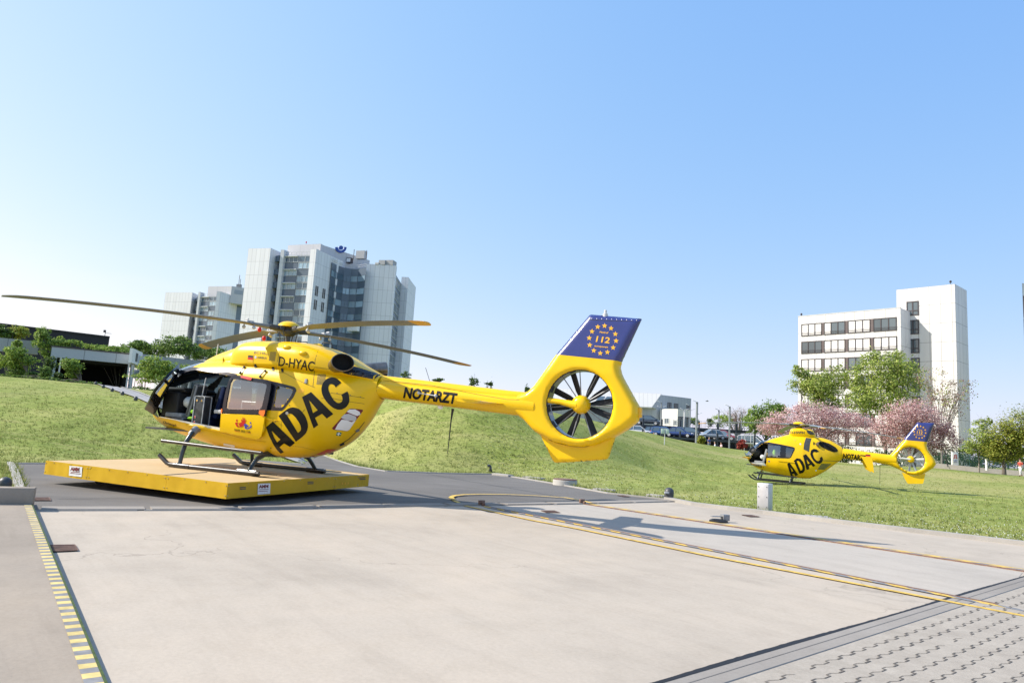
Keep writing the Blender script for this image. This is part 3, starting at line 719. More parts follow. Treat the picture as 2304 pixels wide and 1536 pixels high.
def sub_mesh(name, V, Q, keep, mats, parent, caps=(), **k):
    Q=Q[keep]; used=np.unique(Q); mp=-np.ones(len(V),int); mp[used]=np.arange(len(used))
    return np_mesh(name, V[used], mp[Q], mats, parent, smooth=True, **k)
def loft_obj(name, st, nu, nv, mat, parent, cap=True, **k):
    V,Q=loft_grid(st,nu,nv); o=np_mesh(name,V,Q,mat,parent,smooth=True,**k)
    if cap:
        bm=bmesh.new(); bm.from_mesh(o.data); bmesh.ops.holes_fill(bm, edges=[e for e in bm.edges if e.is_boundary]); 
        for f in bm.faces: f.smooth=True
        bm.to_mesh(o.data); bm.free(); o.data.set_sharp_from_angle(angle=R(50))
    return o
def segdist(p, segs):
    best=1e9
    for a,b in segs:
        d=b-a; t=max(0,min(1,(p-a).dot(d)/max(d.length_squared,1e-9))); best=min(best,(p-a-d*t).length)
    return best
def inflated(name, loops, segs, hole, T, rr, mat, parent, g=.045, rh=.07, lip=.7, **k):
    """rounded slab standing on the symmetry plane; loops in (u,z), half thickness T(u,z)"""
    L=list(loops)
    if hole:
        c,r=hole; L.append([(c[0]+r*math.cos(2*math.pi*i/64), c[1]+r*math.sin(2*math.pi*i/64)) for i in range(64)])
    v,f=fill2d(L,g); vs=[]; fs=[]; n=len(v)
    for sgn in (-1,1):
        for p in v:
            p=Vector((p.x,p.y)); d=segdist(p,segs); t=min(1,d/rr); y=T(p.x,p.y)*math.sqrt(max(0,1-(1-t)**2))
            if hole:
                dh=(p-Vector(hole[0])).length-hole[1]; th=max(0,min(1,dh/rh)); y*=lip+(1-lip)*math.sqrt(max(0,1-(1-th)**2))
            vs.append((p.x, sgn*y, p.y))
    for t in f: fs.append(t); fs.append(tuple(n+i for i in reversed(t)))
    me=bpy.data.meshes.new(name); me.from_pydata(vs,[],fs); setmats(me,mat)
    bm=bmesh.new(); bm.from_mesh(me); bmesh.ops.remove_doubles(bm, verts=bm.verts, dist=.0008); bmesh.ops.recalc_face_normals(bm, faces=bm.faces); bm.to_mesh(me); bm.free()
    return link(name, me, parent, 60, **k)
def rotor(root, R_, hubz, az, droop, cap_r, chord, cols, damp=True, tipfrac=.09, twist=10, cone=0.0, hubmat='grey'):
    hub=MB(); hub.lathe([(.075,-.62),(.07,-.45),(.06,-.3),(.062,-.16),(.13,-.14),(.18,-.10),(.2,-.05),(.17,.0),(.2,.02),(.17,.05),(.1,.07)],(0,0,hubz),18)
    hub.lathe([(.25,-.66),(.23,-.6),(.12,-.56),(.09,-.5),(.13,-.46),(.13,-.42),(.07,-.4)],(0,0,hubz),18)
    for k in range(4):
        a=az+k*math.pi/2; d=Vector((math.cos(a),math.sin(a),0)); t=Vector((-d.y,d.x,0)); c=Vector((0,0,hubz))
        hub.tube([c+d*.12, c+d*.3, c+d*.52],[.055,.075,.05],8)
        Mx=Matrix((d,t,Vector((0,0,1)))).transposed()
        hub.box(c+d*.36+Vector((0,0,.03)),(.22,.13,.05),M=Mx)
        p=c+d*.2+t*.13; hub.tube([p+Vector((0,0,-.02)), c*1+d*.1+t*.12+Vector((0,0,-.45))],.012,6)
        hub.box(c+d*.22+t*.1,(.1,.05,.09),M=Mx)
    h=hub.build('main_rotor',[M[hubmat]],root,35)
    cp=MB(); cp.lathe([(.02,.145),(.07,.142),(.13,.125),(.19,.09),(.235,.04),(.25,.012),(.235,.0),(.05,.005)],(0,0,hubz+.05),28)
    for v in range(len(cp.v)):
        x,y,z=cp.v[v]; cp.v[v]=(x*cap_r/.25,y*cap_r/.25,z)
    cp.build('hub_cap',[M['yellow_plain']],h,50)
    for k in range(4):
        a=az+k*math.pi/2; d=Vector((math.cos(a),math.sin(a),0)); t=Vector((-d.y,d.x,0))
        rings=[]; rr=[.5,.7,.9,1.05,1.4]+list(np.linspace(1.8,R_-.5,9))+[R_-.35,R_-.2,R_-.08,R_]
        ns=14
        for r in rr:
            f=(r-.5)/(R_-.5)
            ch=chord*(.33+.67*min(1,max(0,(r-.6)/.7))); ch*= (1 if r<R_-.3 else (1-.55*((r-R_+.3)/.3)**2))
            th=.04+.05*min(1,max(0,1-(r-.5)/.8)); tw=R((twist[k] if isinstance(twist,(list,tuple)) else twist*(1-f)+1.0)*(1 if r>.9 else .3))
            sweep=.0 if r<R_-.3 else .10*((r-R_+.3)/.3)**2
            z=hubz-droop*f**2*1.0+cone*f
            ring=[]
            for i in range(ns):
                q=2*math.pi*i/ns; x=math.cos(q)*ch/2; y=math.sin(q)*(th if r<1 else .028+.012*(1-f))*(.75+.25*math.cos(q))*.8
                x2=x*math.cos(tw)-y*math.sin(tw); y2=x*math.sin(tw)+y*math.cos(tw)
                ring.append(d*r+t*(x2-sweep)+Vector((0,0,z+y2)))
            rings.append(ring)
        b=MB(); b.rings(rings,True,True)
        nb=len(rings[0]); cut=sum(1 for r in rr if r<R_*(1-tipfrac)-.001)
        for fi,f in enumerate(b.f):
            if min(f)//nb>=cut-1 and not (k==0 and damp): b.mi[fi]=1
        bo=b.build('rotor_blade',[M[cols[0]],M[cols[1]]],h,50)
        if damp:
            w=MB()
            for r,o in ((.86,.06),(1.04,-.06)):
                p=d*r+t*o+Vector((0,0,hubz-.085)); w.sphere(p,.042,10); w.tube([p,p+Vector((0,0,.1))],.014,6)
            p=d*.95+Vector((0,0,hubz+.04)); Mx=Matrix((d,t,Vector((0,0,1)))).transposed()
            w.box(p,(.16,.13,.05),M=Mx); w.tube([p-t*.09,p+t*.09],.025,8); w.tube([p+d*.06-t*.07+Vector((0,0,.05)),p+d*.06+t*.07+Vector((0,0,.05))],.016,6)
            w.build('damper',[M['lgrey']],bo,40)
    return h
# ------------------------------------------------------------------ big rescue helicopter on the platform
F1=Frame((-5.25,16.38,.44), R(21.5), (.010,-.006,1))
H1=empty('rescue_helicopter', mat=F1.M, label='large yellow rescue helicopter with open cabin doors parked on the yellow landing platform', cat='helicopter', group='yellow rescue helicopters')
ST1=[(-3.74,1.30,1.42,.05,1.36,2.2,2.2),(-3.70,1.17,1.55,.17,1.35,2.2,2.2),(-3.58,1.03,1.75,.34,1.35,2.3,2.2),(-3.35,.90,1.98,.52,1.35,2.5,2.3),(-3.0,.78,2.19,.67,1.36,2.7,2.4),(-2.5,.66,2.37,.78,1.37,2.9,2.5),
 (-1.9,.55,2.48,.84,1.38,3.1,2.6),(-1.2,.45,2.53,.87,1.38,3.1,2.7),(-.2,.38,2.55,.88,1.38,3.1,2.8),(.5,.38,2.53,.87,1.40,3.0,2.8),(1.0,.43,2.50,.83,1.44,2.9,2.6),(1.5,.58,2.46,.74,1.52,2.7,2.4),(1.95,.84,2.41,.60,1.64,2.5,2.3),(2.3,1.22,2.37,.46,1.82,2.3,2.2),(2.55,1.62,2.33,.33,2.0,2.2,2.1),(2.68,1.80,2.31,.27,2.06,2.1,2.1)]
V1,Q1=loft_grid(ST1,0,176,us=np.concatenate([np.linspace(-3.74,-3.2,34),np.linspace(-3.18,2.68,235)]))
def face_px(fr,V,Q):
    C=V[Q].mean(1); P=np.array([fr.px(c) for c in C]); return C,P
C1,P1=face_px(F1,V1,Q1)
full=np_mesh('full1',V1,Q1,M['yellow'],H1); BV1=world_bvh(full); bpy.data.objects.remove(full)
OPEN1=zl(310,800,7.314,[(335,1000),(300,930),(330,860),(400,720),(470,590),(560,455),(640,370),(720,305),(800,262),(870,242),(950,232),(1050,245),(1300,286),(1560,340),(1510,520),(1440,880),(1400,1010),(1388,1192),(1150,1148),(620,1045),(480,1018),(400,1000)])
QWIN1=zl(490,830,6.981,[(955,265),(1165,310),(1185,345),(1150,420),(1025,590),(990,605),(900,605),(880,580),(900,470),(925,300)])
DWIN1=zl(490,830,6.981,[(270,175),(310,172),(760,240),(805,265),(800,310),(735,590),(700,640),(210,635),(170,610),(180,530),(235,230)])
AWIN1=zl(580,830,6.983,[(1440,625),(1470,617),(1645,635),(1652,655),(1430,955),(1400,972),(1180,950),(1168,925)])
SIDE1=[(-2.75,1.75),(-2.0,1.72),(-1.9,2.18),(-2.4,2.15)]; SIDE2=[(-1.6,1.45),(-.55,1.45),(-.55,2.15),(-1.6,2.2)]
port=C1[:,1]<-.02
inop=np.array([port[i] and inside(P1[i],OPEN1) for i in range(len(Q1))])
inwin=np.array([port[i] and (inside(P1[i],QWIN1) or inside(P1[i],DWIN1)) for i in range(len(Q1))])
stb=np.array([C1[i,1]>.3 and (inside((C1[i,0],C1[i,2]),SIDE1) or inside((C1[i,0],C1[i,2]),SIDE2)) for i in range(len(Q1))])
# windscreen: everything ahead of the door posts and above the nose waterline
zz=C1[:,2]; uu=C1[:,0]
edge=np.interp(zz,[1.0,1.22,1.35,1.6,1.9,2.15,2.3,2.6],[-3.5,-3.45,-3.36,-3.16,-2.88,-2.5,-2.12,-1.75])
wind=(zz>np.where(C1[:,1]>.3,1.72,1.16))&(uu<edge)&(~inop)
centre=(np.abs(C1[:,1])<.035)&(uu<-2.3)
sub_mesh('fuselage',V1,Q1,~(inop|inwin|stb|wind),M['yellow'],H1)
sub_mesh('windscreen',V1,Q1,wind&~centre,M['wind'],H1)
sub_mesh('windscreen_post',V1,Q1,wind&centre,M['mask'],H1)
sub_mesh('cabin_window',V1*np.array([1,.985,1]),Q1,stb,M['dglass'],H1)
def D1(name,x0,y0,s,loops,mat,g=5,off=.004,bv=None,parent=None,**k):
    return decal(name,[zl(x0,y0,s,L) for L in loops],bv or BV1,mat,parent or H1,g=g,off=off,**k)
# black mask round the doors and rear window
D1('window_surround',490,830,6.981,[[(-60,30),(0,40),(250,92),(420,122),(760,168),(880,198),(930,208),(1195,278),(1225,300),(1235,340),(1190,440),(1040,630),(1000,655),(780,648),(700,640),(600,620),(400,300),(250,110),(-60,62)],
   [(955,265),(1165,310),(1185,345),(1150,420),(1025,590),(990,605),(900,605),(880,580),(900,470),(925,300)],[(270,175),(310,172),(760,240),(805,265),(800,310),(735,560),(700,600),(560,560),(420,250)]],M['mask'],off=.005)
D1('window_surround',310,800,7.314,[[(255,960),(240,930),(300,800),(400,640),(520,450),(640,320),(690,262),(760,222),(840,200),(930,190),(1050,203),(1300,240),(1640,305),(1600,345),(1560,345),(1300,290),(1050,250),(950,236),(870,247),(800,268),(720,312),(640,378),(560,462),(470,598),(400,728),(335,862),(310,930),(345,1003),(330,1012)]],M['mask'],off=.006)
D1('rear_window',490,830,6.981,[[(955,265),(1165,310),(1185,345),(1150,420),(1025,590),(990,605),(900,605),(880,580),(900,470),(925,300)]],M['dglass'],off=-.006)
# sill
D1('door_sill',310,800,7.314,[[(340,1000),(400,1000),(480,1017),(620,1042),(1150,1142),(1390,1186),(1390,1226),(1330,1220),(1000,1150),(700,1082),(620,1056),(400,1016)]],M['white'],off=.008,g=4)
# sliding door, pushed aft and standing proud of the side
sd1=D1('sliding_door',490,830,6.981,[[(105,700),(125,560),(160,380),(205,220),(245,140),(300,118),(420,130),(840,205),(876,235),(866,330),(830,520),(800,650),(780,742),(690,718)],
   [(270,175),(310,172),(760,240),(805,265),(800,310),(735,590),(700,640),(210,635),(170,610),(180,530),(235,230)]],M['mask'],off=.085,thick=.04,smooth=40)
D1('door_window',490,830,6.981,[[(270,175),(310,172),(760,240),(805,265),(800,310),(735,590),(700,640),(210,635),(170,610),(180,530),(235,230)]],M['glass'],off=.07,parent=sd1)
lp1=D1('door_panel',490,830,6.981,[[(95,700),(690,725),(778,745),(742,960),(722,1035),(690,1072),(640,1080),(75,960)]],M['yellow_plain'],off=.085,thick=.04,parent=sd1,smooth=40)
BVD=world_bvh(lp1)
D1('door_handle',490,830,6.981,[[(700,650),(790,648),(785,700),(765,745),(735,738),(690,700)]],M['orange'],off=.10,parent=sd1,g=4)
D1('door_handle',490,830,6.981,[[(100,630),(118,622),(122,660),(112,695),(95,690)]],M['orange'],off=.095,parent=sd1,g=4)
D1('door_rail',490,830,6.981,[[(635,742),(860,780),(950,800),(945,808),(860,808),(640,762)]],M['yellow_plain'],off=.03,thick=.03,g=4)
D1('grab_light',490,830,6.981,[[(415,130),(510,145),(590,165),(570,200),(520,190),(410,160)]],M['red'],off=.11,parent=sd1,g=4)
# emblem on the door: red hand, two small figures, three words
em=[('red',[[(345,905),(330,850),(375,835),(368,790),(378,788),(392,830),(390,755),(400,755),(408,825),(418,765),(428,765),(424,828),(440,795),(450,800),(432,850),(418,880),(385,905),(355,912)]]),
    ('red',[[(300,905),(272,850),(285,835),(320,838),(330,850),(300,852),(320,880),(330,908),(360,905),(345,915)]]),('red',[[(290,795),(303,787),(315,800),(308,822),(294,822),(287,808)]]),
    ('blue2',[[(410,880),(425,855),(455,862),(470,885),(500,880),(480,900),(450,915),(470,930),(510,905),(520,880),(515,865),(535,885),(530,915),(490,940),(440,940),(420,920),(428,905)]]),('blue2',[[(503,838),(515,828),(527,838),(525,855),(510,858)]])]
for mt,lo in em: D1('emblem',490,830,6.981,lo,M[mt],off=.006,bv=BVD,parent=sd1,g=4)
for wd,x0,x1 in (('HELFER',262,358),('SIND',370,438),('TABU',448,522)):
    q=zl(490,830,6.981,[(x0,962+(x0-262)*.15),(x1,962+(x1-262)*.15),(x0,936+(x0-262)*.15)])
    text_decal('door_lettering',wd,q[0],q[1],q[2],BVD,M['letter'],sd1,bold=.02,off=.006)
    D1('door_lettering',490,830,6.981,[[(x0,968+(x0-262)*.15),(x1,968+(x1-262)*.15),(x1,973+(x1-262)*.15),(x0,973+(x0-262)*.15)]],M['letter'] if wd=='SIND' else M['red'],off=.006,bv=BVD,parent=sd1,g=4)
# ---- ADAC
LET={'A1':[[(130,912),(238,822),(585,1155),(508,1220),(412,1165),(342,1225),(410,1300),(362,1325),(300,1265),(245,1180),(180,1050)],[(218,965),(357,1105),(305,1148),(262,1080)]],
 'D':[[(327,735),(400,675),(470,625),(510,606),(550,600),(597,606),(640,622),(680,652),(710,690),(740,730),(760,770),(778,820),(788,870),(788,915),(778,960),(755,1010),(700,1065),(600,1138)],[(455,715),(475,702),(500,697),(523,700),(545,710),(600,765),(650,840),(670,880),(680,920),(680,950),(665,975),(632,1000)]],
 'A2':[[(697,440),(838,360),(1187,705),(1085,775),(1010,702),(900,765),(950,875),(878,930)],[(805,485),(942,645),(868,690)]],
 'C':[[(1313,215),(1222,288),(1210,265),(1195,250),(1178,240),(1160,235),(1140,237),(1125,245),(1113,265),(1108,290),(1110,320),(1118,350),(1150,420),(1195,490),(1240,525),(1262,532),(1285,532),(1308,522),(1325,505),(1332,482),(1332,460),(1325,430),(1312,402),(1407,350),(1424,380),(1435,420),(1440,480),(1436,515),(1425,545),(1408,575),(1385,600),(1355,620),(1320,635),(1285,638),(1250,635),(1215,623),(1180,605),(1145,578),(1110,545),(1080,510),(1050,470),(1028,430),(1012,390),(1003,350),(1000,310),(1007,270),(1020,230),(1040,197),(1065,170),(1092,152),(1120,140),(1150,132),(1185,132),(1220,140),(1250,155),(1285,183)]]}
for k_,L in LET.items(): D1('side_lettering',580,830,6.983,L,M['letter'],off=.005)
D1('cargo_window',580,830,6.983,[[(1440,625),(1470,617),(1645,635),(1652,655),(1430,955),(1400,972),(1180,950),(1168,925)]],M['dkred'],off=.004,label='slanted rear window with white bags behind it')
D1('stowed_bag',580,830,6.983,[[(1215,945),(1260,860),(1320,790),(1400,800),(1470,830),(1540,800),(1440,948),(1400,968)]],M['white'],off=.007)
D1('stowed_bag',580,830,6.983,[[(1310,760),(1360,710),(1430,700),(1540,740),(1550,780),(1520,815),(1430,805),(1340,780)]],M['lgrey'],off=.008)
D1('stowed_bag',580,830,6.983,[[(1400,670),(1440,632),(1530,630),(1600,670),(1610,710),(1560,735),(1470,700)]],M['white'],off=.008)
D1('first_aid_mark',580,830,6.983,[[(1245,985),(1320,995),(1300,1050),(1228,1040)]],M['green'],off=.004)
D1('first_aid_mark',580,830,6.983,[[(1266,992),(1290,996),(1283,1010),(1306,1014),(1300,1026),(1277,1022),(1272,1042),(1254,1038),(1260,1020),(1240,1017),(1245,1004),(1263,1007)]],M['white'],off=.007,g=3)
D1('belly_patch',580,830,6.983,[[(800,1408),(810,1385),(1000,1300),(1090,1258),(1230,1255),(1150,1315),(1000,1372),(900,1400)]],M['redp'],off=.005)
text_decal('nose_lettering','Christoph',*zl(310,800,7.314,[(416,1108),(636,1168),(420,1068)]),BV1,M['letter'],H1,bold=.02,off=.004)
D1('air_vent',490,830,6.981,[[(1250,335),(1270,305),(1330,305),(1358,335),(1345,368),(1290,378),(1255,362)]],M['gold'],off=.003,g=4)
# clamshell seam, panel lines
def line1(name,x0,y0,s,pts,w,mat,bv=None,parent=None,off=.003):
    a=[];b=[]
    for i,p in enumerate(pts):
        q=Vector(pts[min(i+1,len(pts)-1)])-Vector(pts[max(i-1,0)]); n=Vector((-q.y,q.x)).normalized()*w/2
        a.append((p[0]+n.x,p[1]+n.y)); b.append((p[0]-n.x,p[1]-n.y))
    return D1(name,x0,y0,s,[a+b[::-1]],mat,g=8,off=off,bv=bv,parent=parent)
line1('clamshell_seam',580,830,6.983,[(1676,830),(1590,940),(1440,1090),(1290,1190)],9,M['black'])
D1('hinge',580,830,6.983,[[(1285,1178),(1350,1150),(1360,1170),(1290,1200)]],M['black'],off=.02,thick=.02,g=4)
D1('hinge',580,830,6.983,[[(1530,960),(1580,930),(1600,960),(1545,985)]],M['steel'],off=.02,thick=.02,g=4)
line1('panel_seam',580,830,6.983,[(1000,460),(1100,445),(1435,512),(1676,545)],5,M['black'])
line1('panel_seam',580,830,6.983,[(1145,372),(1330,400),(1676,455)],5,M['black'])
line1('panel_seam',580,830,6.983,[(700,680),(745,630)],5,M['black'])
line1('panel_seam',490,830,6.981,[(900,818),(1000,820),(995,940)],4,M['black'])
line1('panel_seam',490,830,6.981,[(150,985),(400,1045),(640,1090)],4,M['seam'])
D1('step_rib',310,800,7.314,[[(790,1132),(870,1130),(1390,1228),(1470,1245),(1465,1262),(1390,1250),(850,1155)]],M['yellow_plain'],off=.03,thick=.03,g=5)
D1('placard',490,830,6.981,[[(95,1160),(270,1195),(265,1232),(90,1195)]],M['white'],off=.006)
# ---- engine deck
SH=[(-2.5,2.2,2.40,.10,2.25,2.2,2),(-2.1,2.2,2.58,.30,2.3,2.2,2),(-1.6,2.2,2.75,.44,2.32,2.3,2),(-1.1,2.2,2.87,.50,2.35,2.4,2),(-.7,2.2,2.9,.5,2.35,2.4,2)]
loft_obj('front_fairing',SH,40,48,M['yellow'],H1)
SC=[(-1.14,2.25,2.68,.46,2.4,2.6,2),(-1.10,2.2,2.80,.56,2.42,2.8,2),(-1.0,2.2,2.90,.64,2.42,3.0,2),(-.8,2.2,2.96,.69,2.42,3.1,2),(-.4,2.2,2.985,.73,2.42,3.1,2),(.3,2.2,2.98,.76,2.42,3.1,2),(.8,2.2,2.95,.76,2.42,3.0,2),(1.2,2.2,2.88,.72,2.42,2.9,2),(1.7,2.2,2.73,.60,2.35,2.7,2),(2.2,2.15,2.50,.43,2.3,2.4,2),(2.6,2.05,2.34,.28,2.2,2.2,2)]
ec=loft_obj('engine_cowling',SC,90,80,M['yellow'],H1)
BVC=world_bvh(ec); BVA=world_bvh(ec,bpy.data.objects['fuselage'],bpy.data.objects['front_fairing'])
def T1(s,x0,y0,x1,y1,xu,yu,mat='letter',bold=.0,bv=None,name='cowling_lettering',**k):
    q=zl(540,700,6.982,[(x0,y0),(x1,y1),(xu,yu)]); return text_decal(name,s,*q,bv or BVA,M[mat],H1,bold=bold,off=.005,**k)
T1('D-HYAC',602,856,1158,942,618,708,bold=.012)
T1('EC145',228,666,398,682,232,630,'dgrey',.0); T1('T2',402,690,450,694,403,668,'dgrey',.0)
T1('AIRBUS',272,740,420,752,273,708,'dgrey',.012); T1('HELICOPTERS',270,768,420,780,271,757,'gold',.0)
D1('cowling_mark',540,700,6.982,[[(228,715),(240,700),(255,702),(264,718),(258,738),(243,745),(230,735)]],M['lgrey'],bv=BVA,g=3)
for i,(mt,a,b) in enumerate((('black',690,724),('red',724,758),('gold',758,792))):
    D1('national_flag',540,700,6.982,[[(130-i*4,a),(210-i*3,a+8),(206-i*3,b+8),(126-i*4,b)]],M[mt],bv=BVA,g=4)
def grille(poly,n,bv,nm='air_grille'):
    (a,b,c,d)=[Vector(p) for p in poly]
    loops=[]
    for i in range(n):
        t0=(i+.15)/n; t1=(i+.6)/n
        loops.append([tuple(a.lerp(b,t0)),tuple(a.lerp(b,t1)),tuple(d.lerp(c,t1)),tuple(d.lerp(c,t0))])
    D1(nm,540,700,6.982,loops,M['dgrey'],bv=bv,g=6,off=.003)
grille([(480,635),(575,640),(550,785),(450,775)],9,BVA); grille([(1222,985),(1352,990),(1335,1160),(1200,1150)],10,BVA)
for x,y in ((240,860),(515,905),(660,925)):
    D1('cowling_latch',540,700,6.982,[[(x-15,y-30),(x+15,y-32),(x+28,y+30),(x-5,y+30)]],M['black'],bv=BVA,g=4,off=.01,thick=.01)
D1('cowling_latch',540,700,6.982,[[(1025,1070),(1055,1065),(1050,1135),(1015,1130)]],M['grey'],bv=BVA,g=4,off=.02,thick=.02)
line1('cowling_seam',540,700,6.982,[(655,560),(620,640),(585,800),(570,940)],4,M['black'],BVA); line1('cowling_seam',540,700,6.982,[(1290,585),(1220,640),(1180,760),(1170,950),(1145,1185)],6,M['black'],BVA)
line1('cowling_seam',540,700,6.982,[(0,832),(60,842),(105,830)],4,M['black'],BVA); line1('cowling_seam',540,700,6.982,[(215,500),(225,640),(205,880)],3,M['seam'],BVA)
line1('cowling_seam',540,700,6.982,[(800,530),(1000,560),(1240,610)],3,M['seam'],BVA)
line1('cowling_seam',540,700,6.982,[(1185,880),(1300,895),(1420,908)],5,M['black'],BVA)
line1('cowling_seam',540,700,6.982,[(570,955),(700,968),(830,1040),(1010,1130),(1180,1200)],5,M['black'],BVA)
for x,y,r in ((735,570,42),(985,660,45)):
    h,n,_,_=BVA.ray_cast(CO,ray(540+x/6.982,700+y/6.982).normalized()); p=F1.M.inverted()@h
    b=MB(); b.sphere(p,(.11,.06,.055),14); b.build('cowling_blister',[M['yellow_plain']],H1,60)
# exhaust
D1('exhaust_panel',540,700,6.982,[[(1405,860),(1430,840),(1560,900),(1740,900),(1800,868),(2190,990),(2200,1005),(2120,1060),(2085,1065),(1700,990),(1500,930),(1410,885)]],M['mask'],bv=BVA,off=.006)
for sg,lat in ((-1,-.50),(1,.50)):
    if sg<0: a=F1.hv(768,817,-.68)
    else: a=Vector((a0.x+.15,.66,a0.z))
    a0=a.copy()
    ax=Vector((.72,sg*.62,.10)).normalized(); b=MB(); n=24
    x=ax.cross(Vector((0,0,1))).normalized(); y=ax.cross(x)
    prof=[(-.40,.20,.16),(-.05,.23,.18),(.06,.25,.19),(.12,.25,.19),(.125,.235,.175),(.05,.215,.16),(-.10,.20,.15)]
    b.rings([[a+ax*t+x*r1*math.cos(2*math.pi*k/n)+y*r2*math.sin(2*math.pi*k/n) for k in range(n)] for t,r1,r2 in prof],True,False)
    for i,f in enumerate(b.f):
        if min(f)//n>=4: b.mi[i]=1
    m=MB(); 
    ep=b.build('exhaust_pipe',[M['exh'],M['dark_in']],H1,50)
    c=MB(); c.rings([[a-ax*.03+x*.205*math.cos(2*math.pi*k/n)*t+y*.155*math.sin(2*math.pi*k/n)*t for k in range(n)] for t in (1,.01)],True,False); c.build('exhaust_bore',[M['dark_in']],ep)
for u,z in ((.05,2.985),(.75,2.97)):
    b=MB(); b.tube([(u,.25,z-.05),(u+.05,.25,z+.07),(u+.3,.25,z+.06),(u+.33,.25,z-.06)],.012,6); b.build('grab_handle',[M['black']],H1,40)
    b=MB(); b.sphere((u-.1,.25,z-.01),(.16,.09,.06),12); b.build('cowling_blister',[M['yellow_plain']],H1,60)
# roof bits: wire cutter struts
for x0,y0,x1,y1 in ((12,975,75,885),(325,1035,405,945)):
    pp=[]
    for x,y in ((x0,y0),(x1,y1)):
        h,n,_,_=BVA.ray_cast(CO,ray(540+x/6.982,700+y/6.982).normalized()); pp.append(F1.M.inverted()@h)
    b=MB(); b.tube([pp[0]+Vector((0,-.03,.02)),pp[1]+Vector((0,-.03,.02))],.012,6)
    for p in pp: b.sphere(p+Vector((0,-.02,.01)),.03,8)
    b.build('roof_fitting',[M['dgrey']],H1,40)
# ---- tail boom
SB=[(2.4,1.84,2.24,.27,2.04,2.1,2.1),(2.7,1.81,2.22,.265,2.01,2.1,2.1),(4.0,1.73,2.13,.255,1.93,2.1,2.1),(5.2,1.655,2.06,.25,1.87,2.1,2.1),(5.9,1.61,2.03,.25,1.83,2.1,2.1),(6.25,1.56,2.03,.24,1.81,2.1,2.1)]
tb=loft_obj('tail_boom',SB,70,40,M['yellow'],H1); 
tc=loft_obj('shaft_cover',[(2.5,2.1,2.32,.17,2.16,2.4,2),(4.0,2.0,2.225,.17,2.07,2.4,2),(5.6,1.9,2.115,.165,1.96,2.4,2),(6.0,1.85,2.09,.15,1.94,2.2,2),(6.12,1.85,2.04,.10,1.92,2.1,2)],50,24,M['yellow'],H1)
BVB=world_bvh(tb,tc)
text_decal('boom_lettering','NOTARZT',*zl(830,690,3.545,[(272,726),(692,776),(289,640)]),BVB,M['letter'],H1,bold=.048,off=.004)
line1('boom_seam',830,690,3.545,[(115,588),(500,628),(900,705),(1100,738),(1200,742),(1240,715),(1246,680)],2.5,M['black'],BVB)
line1('boom_seam',830,690,3.545,[(100,590),(65,640),(50,725)],2.5,M['black'],BVB)
b=MB(); b.tube([F1.hv(971,870.5,-.05),F1.hv(957.5,827,-.05)],.006,5); b.build('whip_antenna',[M['dgrey']],H1)
b=MB(); b.tube([F1.hv(1019,919,0),F1.hv(1015,945,0),F1.hv(1007,1021,0)],[.03,.014,.007],6); b.build('blade_antenna',[M['black']],H1,40)
b=MB(); b.sphere(F1.hv(991,915,0),(.07,.05,.05),10); b.build('antenna_dome',[M['white']],H1,60)
b=MB(); p=F1.hv(942,884,-.33); q=F1.hv(980,890,-.33); b.tube([p,q],.012,6); b.sphere(p,.035,8); b.sphere(q,.035,8); b.tube([p,p+Vector((0,.1,0))],.012,6); b.tube([q,q+Vector((0,.1,0))],.012,6); b.build('boom_antenna',[M['lgrey']],H1,50)
# stabiliser: a slim wing through the boom
for sg in (-1,1):
    b=MB(); rings=[]
    for t in np.linspace(0,1,6):
        y=sg*(.22+.95*t); ch=.62-.12*t; u0=5.0+.02*t; n=16
        rings.append([Vector((u0+ch*(.5-.5*math.cos(2*math.pi*k/n)), y, 1.83-.02*t+.035*math.sin(2*math.pi*k/n)*(1-.35*(.5-.5*math.cos(2*math.pi*k/n))))) for k in range(n)])
    b.rings(rings,True,True); b.build('stabilizer',[M['yellow_plain']],H1,45)
# ---- fan-in-fin tail
pxo=[(1172,886),(1188,881),(1203,869),(1228,834),(1251,799)]; pxb=[(1326,709),(1330,707.5),(1443,717),(1444,719)]
pxy=[(1399.5,814.5),(1397,828),(1399,838),(1405,852),(1426,890),(1440,915),(1441,935),(1437,948),(1412,968),(1386,983),(1344,1002),(1311,1007),(1285,1005),(1250,997),(1218,980),(1203,970),(1180,945),(1165,934)]
UZ=lambda L:[F1.hp(*p) for p in L]
A_,B_,C_=UZ(pxo),UZ(pxb),UZ(pxy)
full=A_+B_+C_; segs=[(Vector(full[i]),Vector(full[i+1])) for i in range(len(full)-1)]
HC=F1.hp(1303.5,909,-.16); HC=(HC[0],HC[1]); HR=.655
def TT(u,z):
    top=max(0,min(1,(z-2.75)/.9)); 
    return .235*(1-top)+.075*top if z>2.75 else .235
def TT2(u,z): 
    return TT(u,z)*(1 if z>1.3 else 1-.35*min(1,(1.3-z)/.15))
shr=inflated('fan_shroud',[A_+C_],segs,(HC,HR),lambda u,z: .225-.05*max(0,min(1,(z-2.5)/.4)),.125,M['yellow_plain'],H1)
finb=inflated('tail_fin',[[A_[-1]]+B_+[C_[0]]],segs,None,lambda u,z: .175-.10*max(0,min(1,(z-2.85)/.8)),.125,M['blue'],H1)
BVF=world_bvh(finb,shr)
du=MB(); n=64
du.rings([[Vector((HC[0]+HR*.998*math.cos(2*math.pi*k/n), y, HC[1]+HR*.998*math.sin(2*math.pi*k/n))) for k in range(n)] for y in (-.166,-.05,.05,.166)],True,False)
duct=du.build('fan_duct',[simple('duct_grey_blue',(.045,.055,.075),.3,coat=.3)],H1,60)
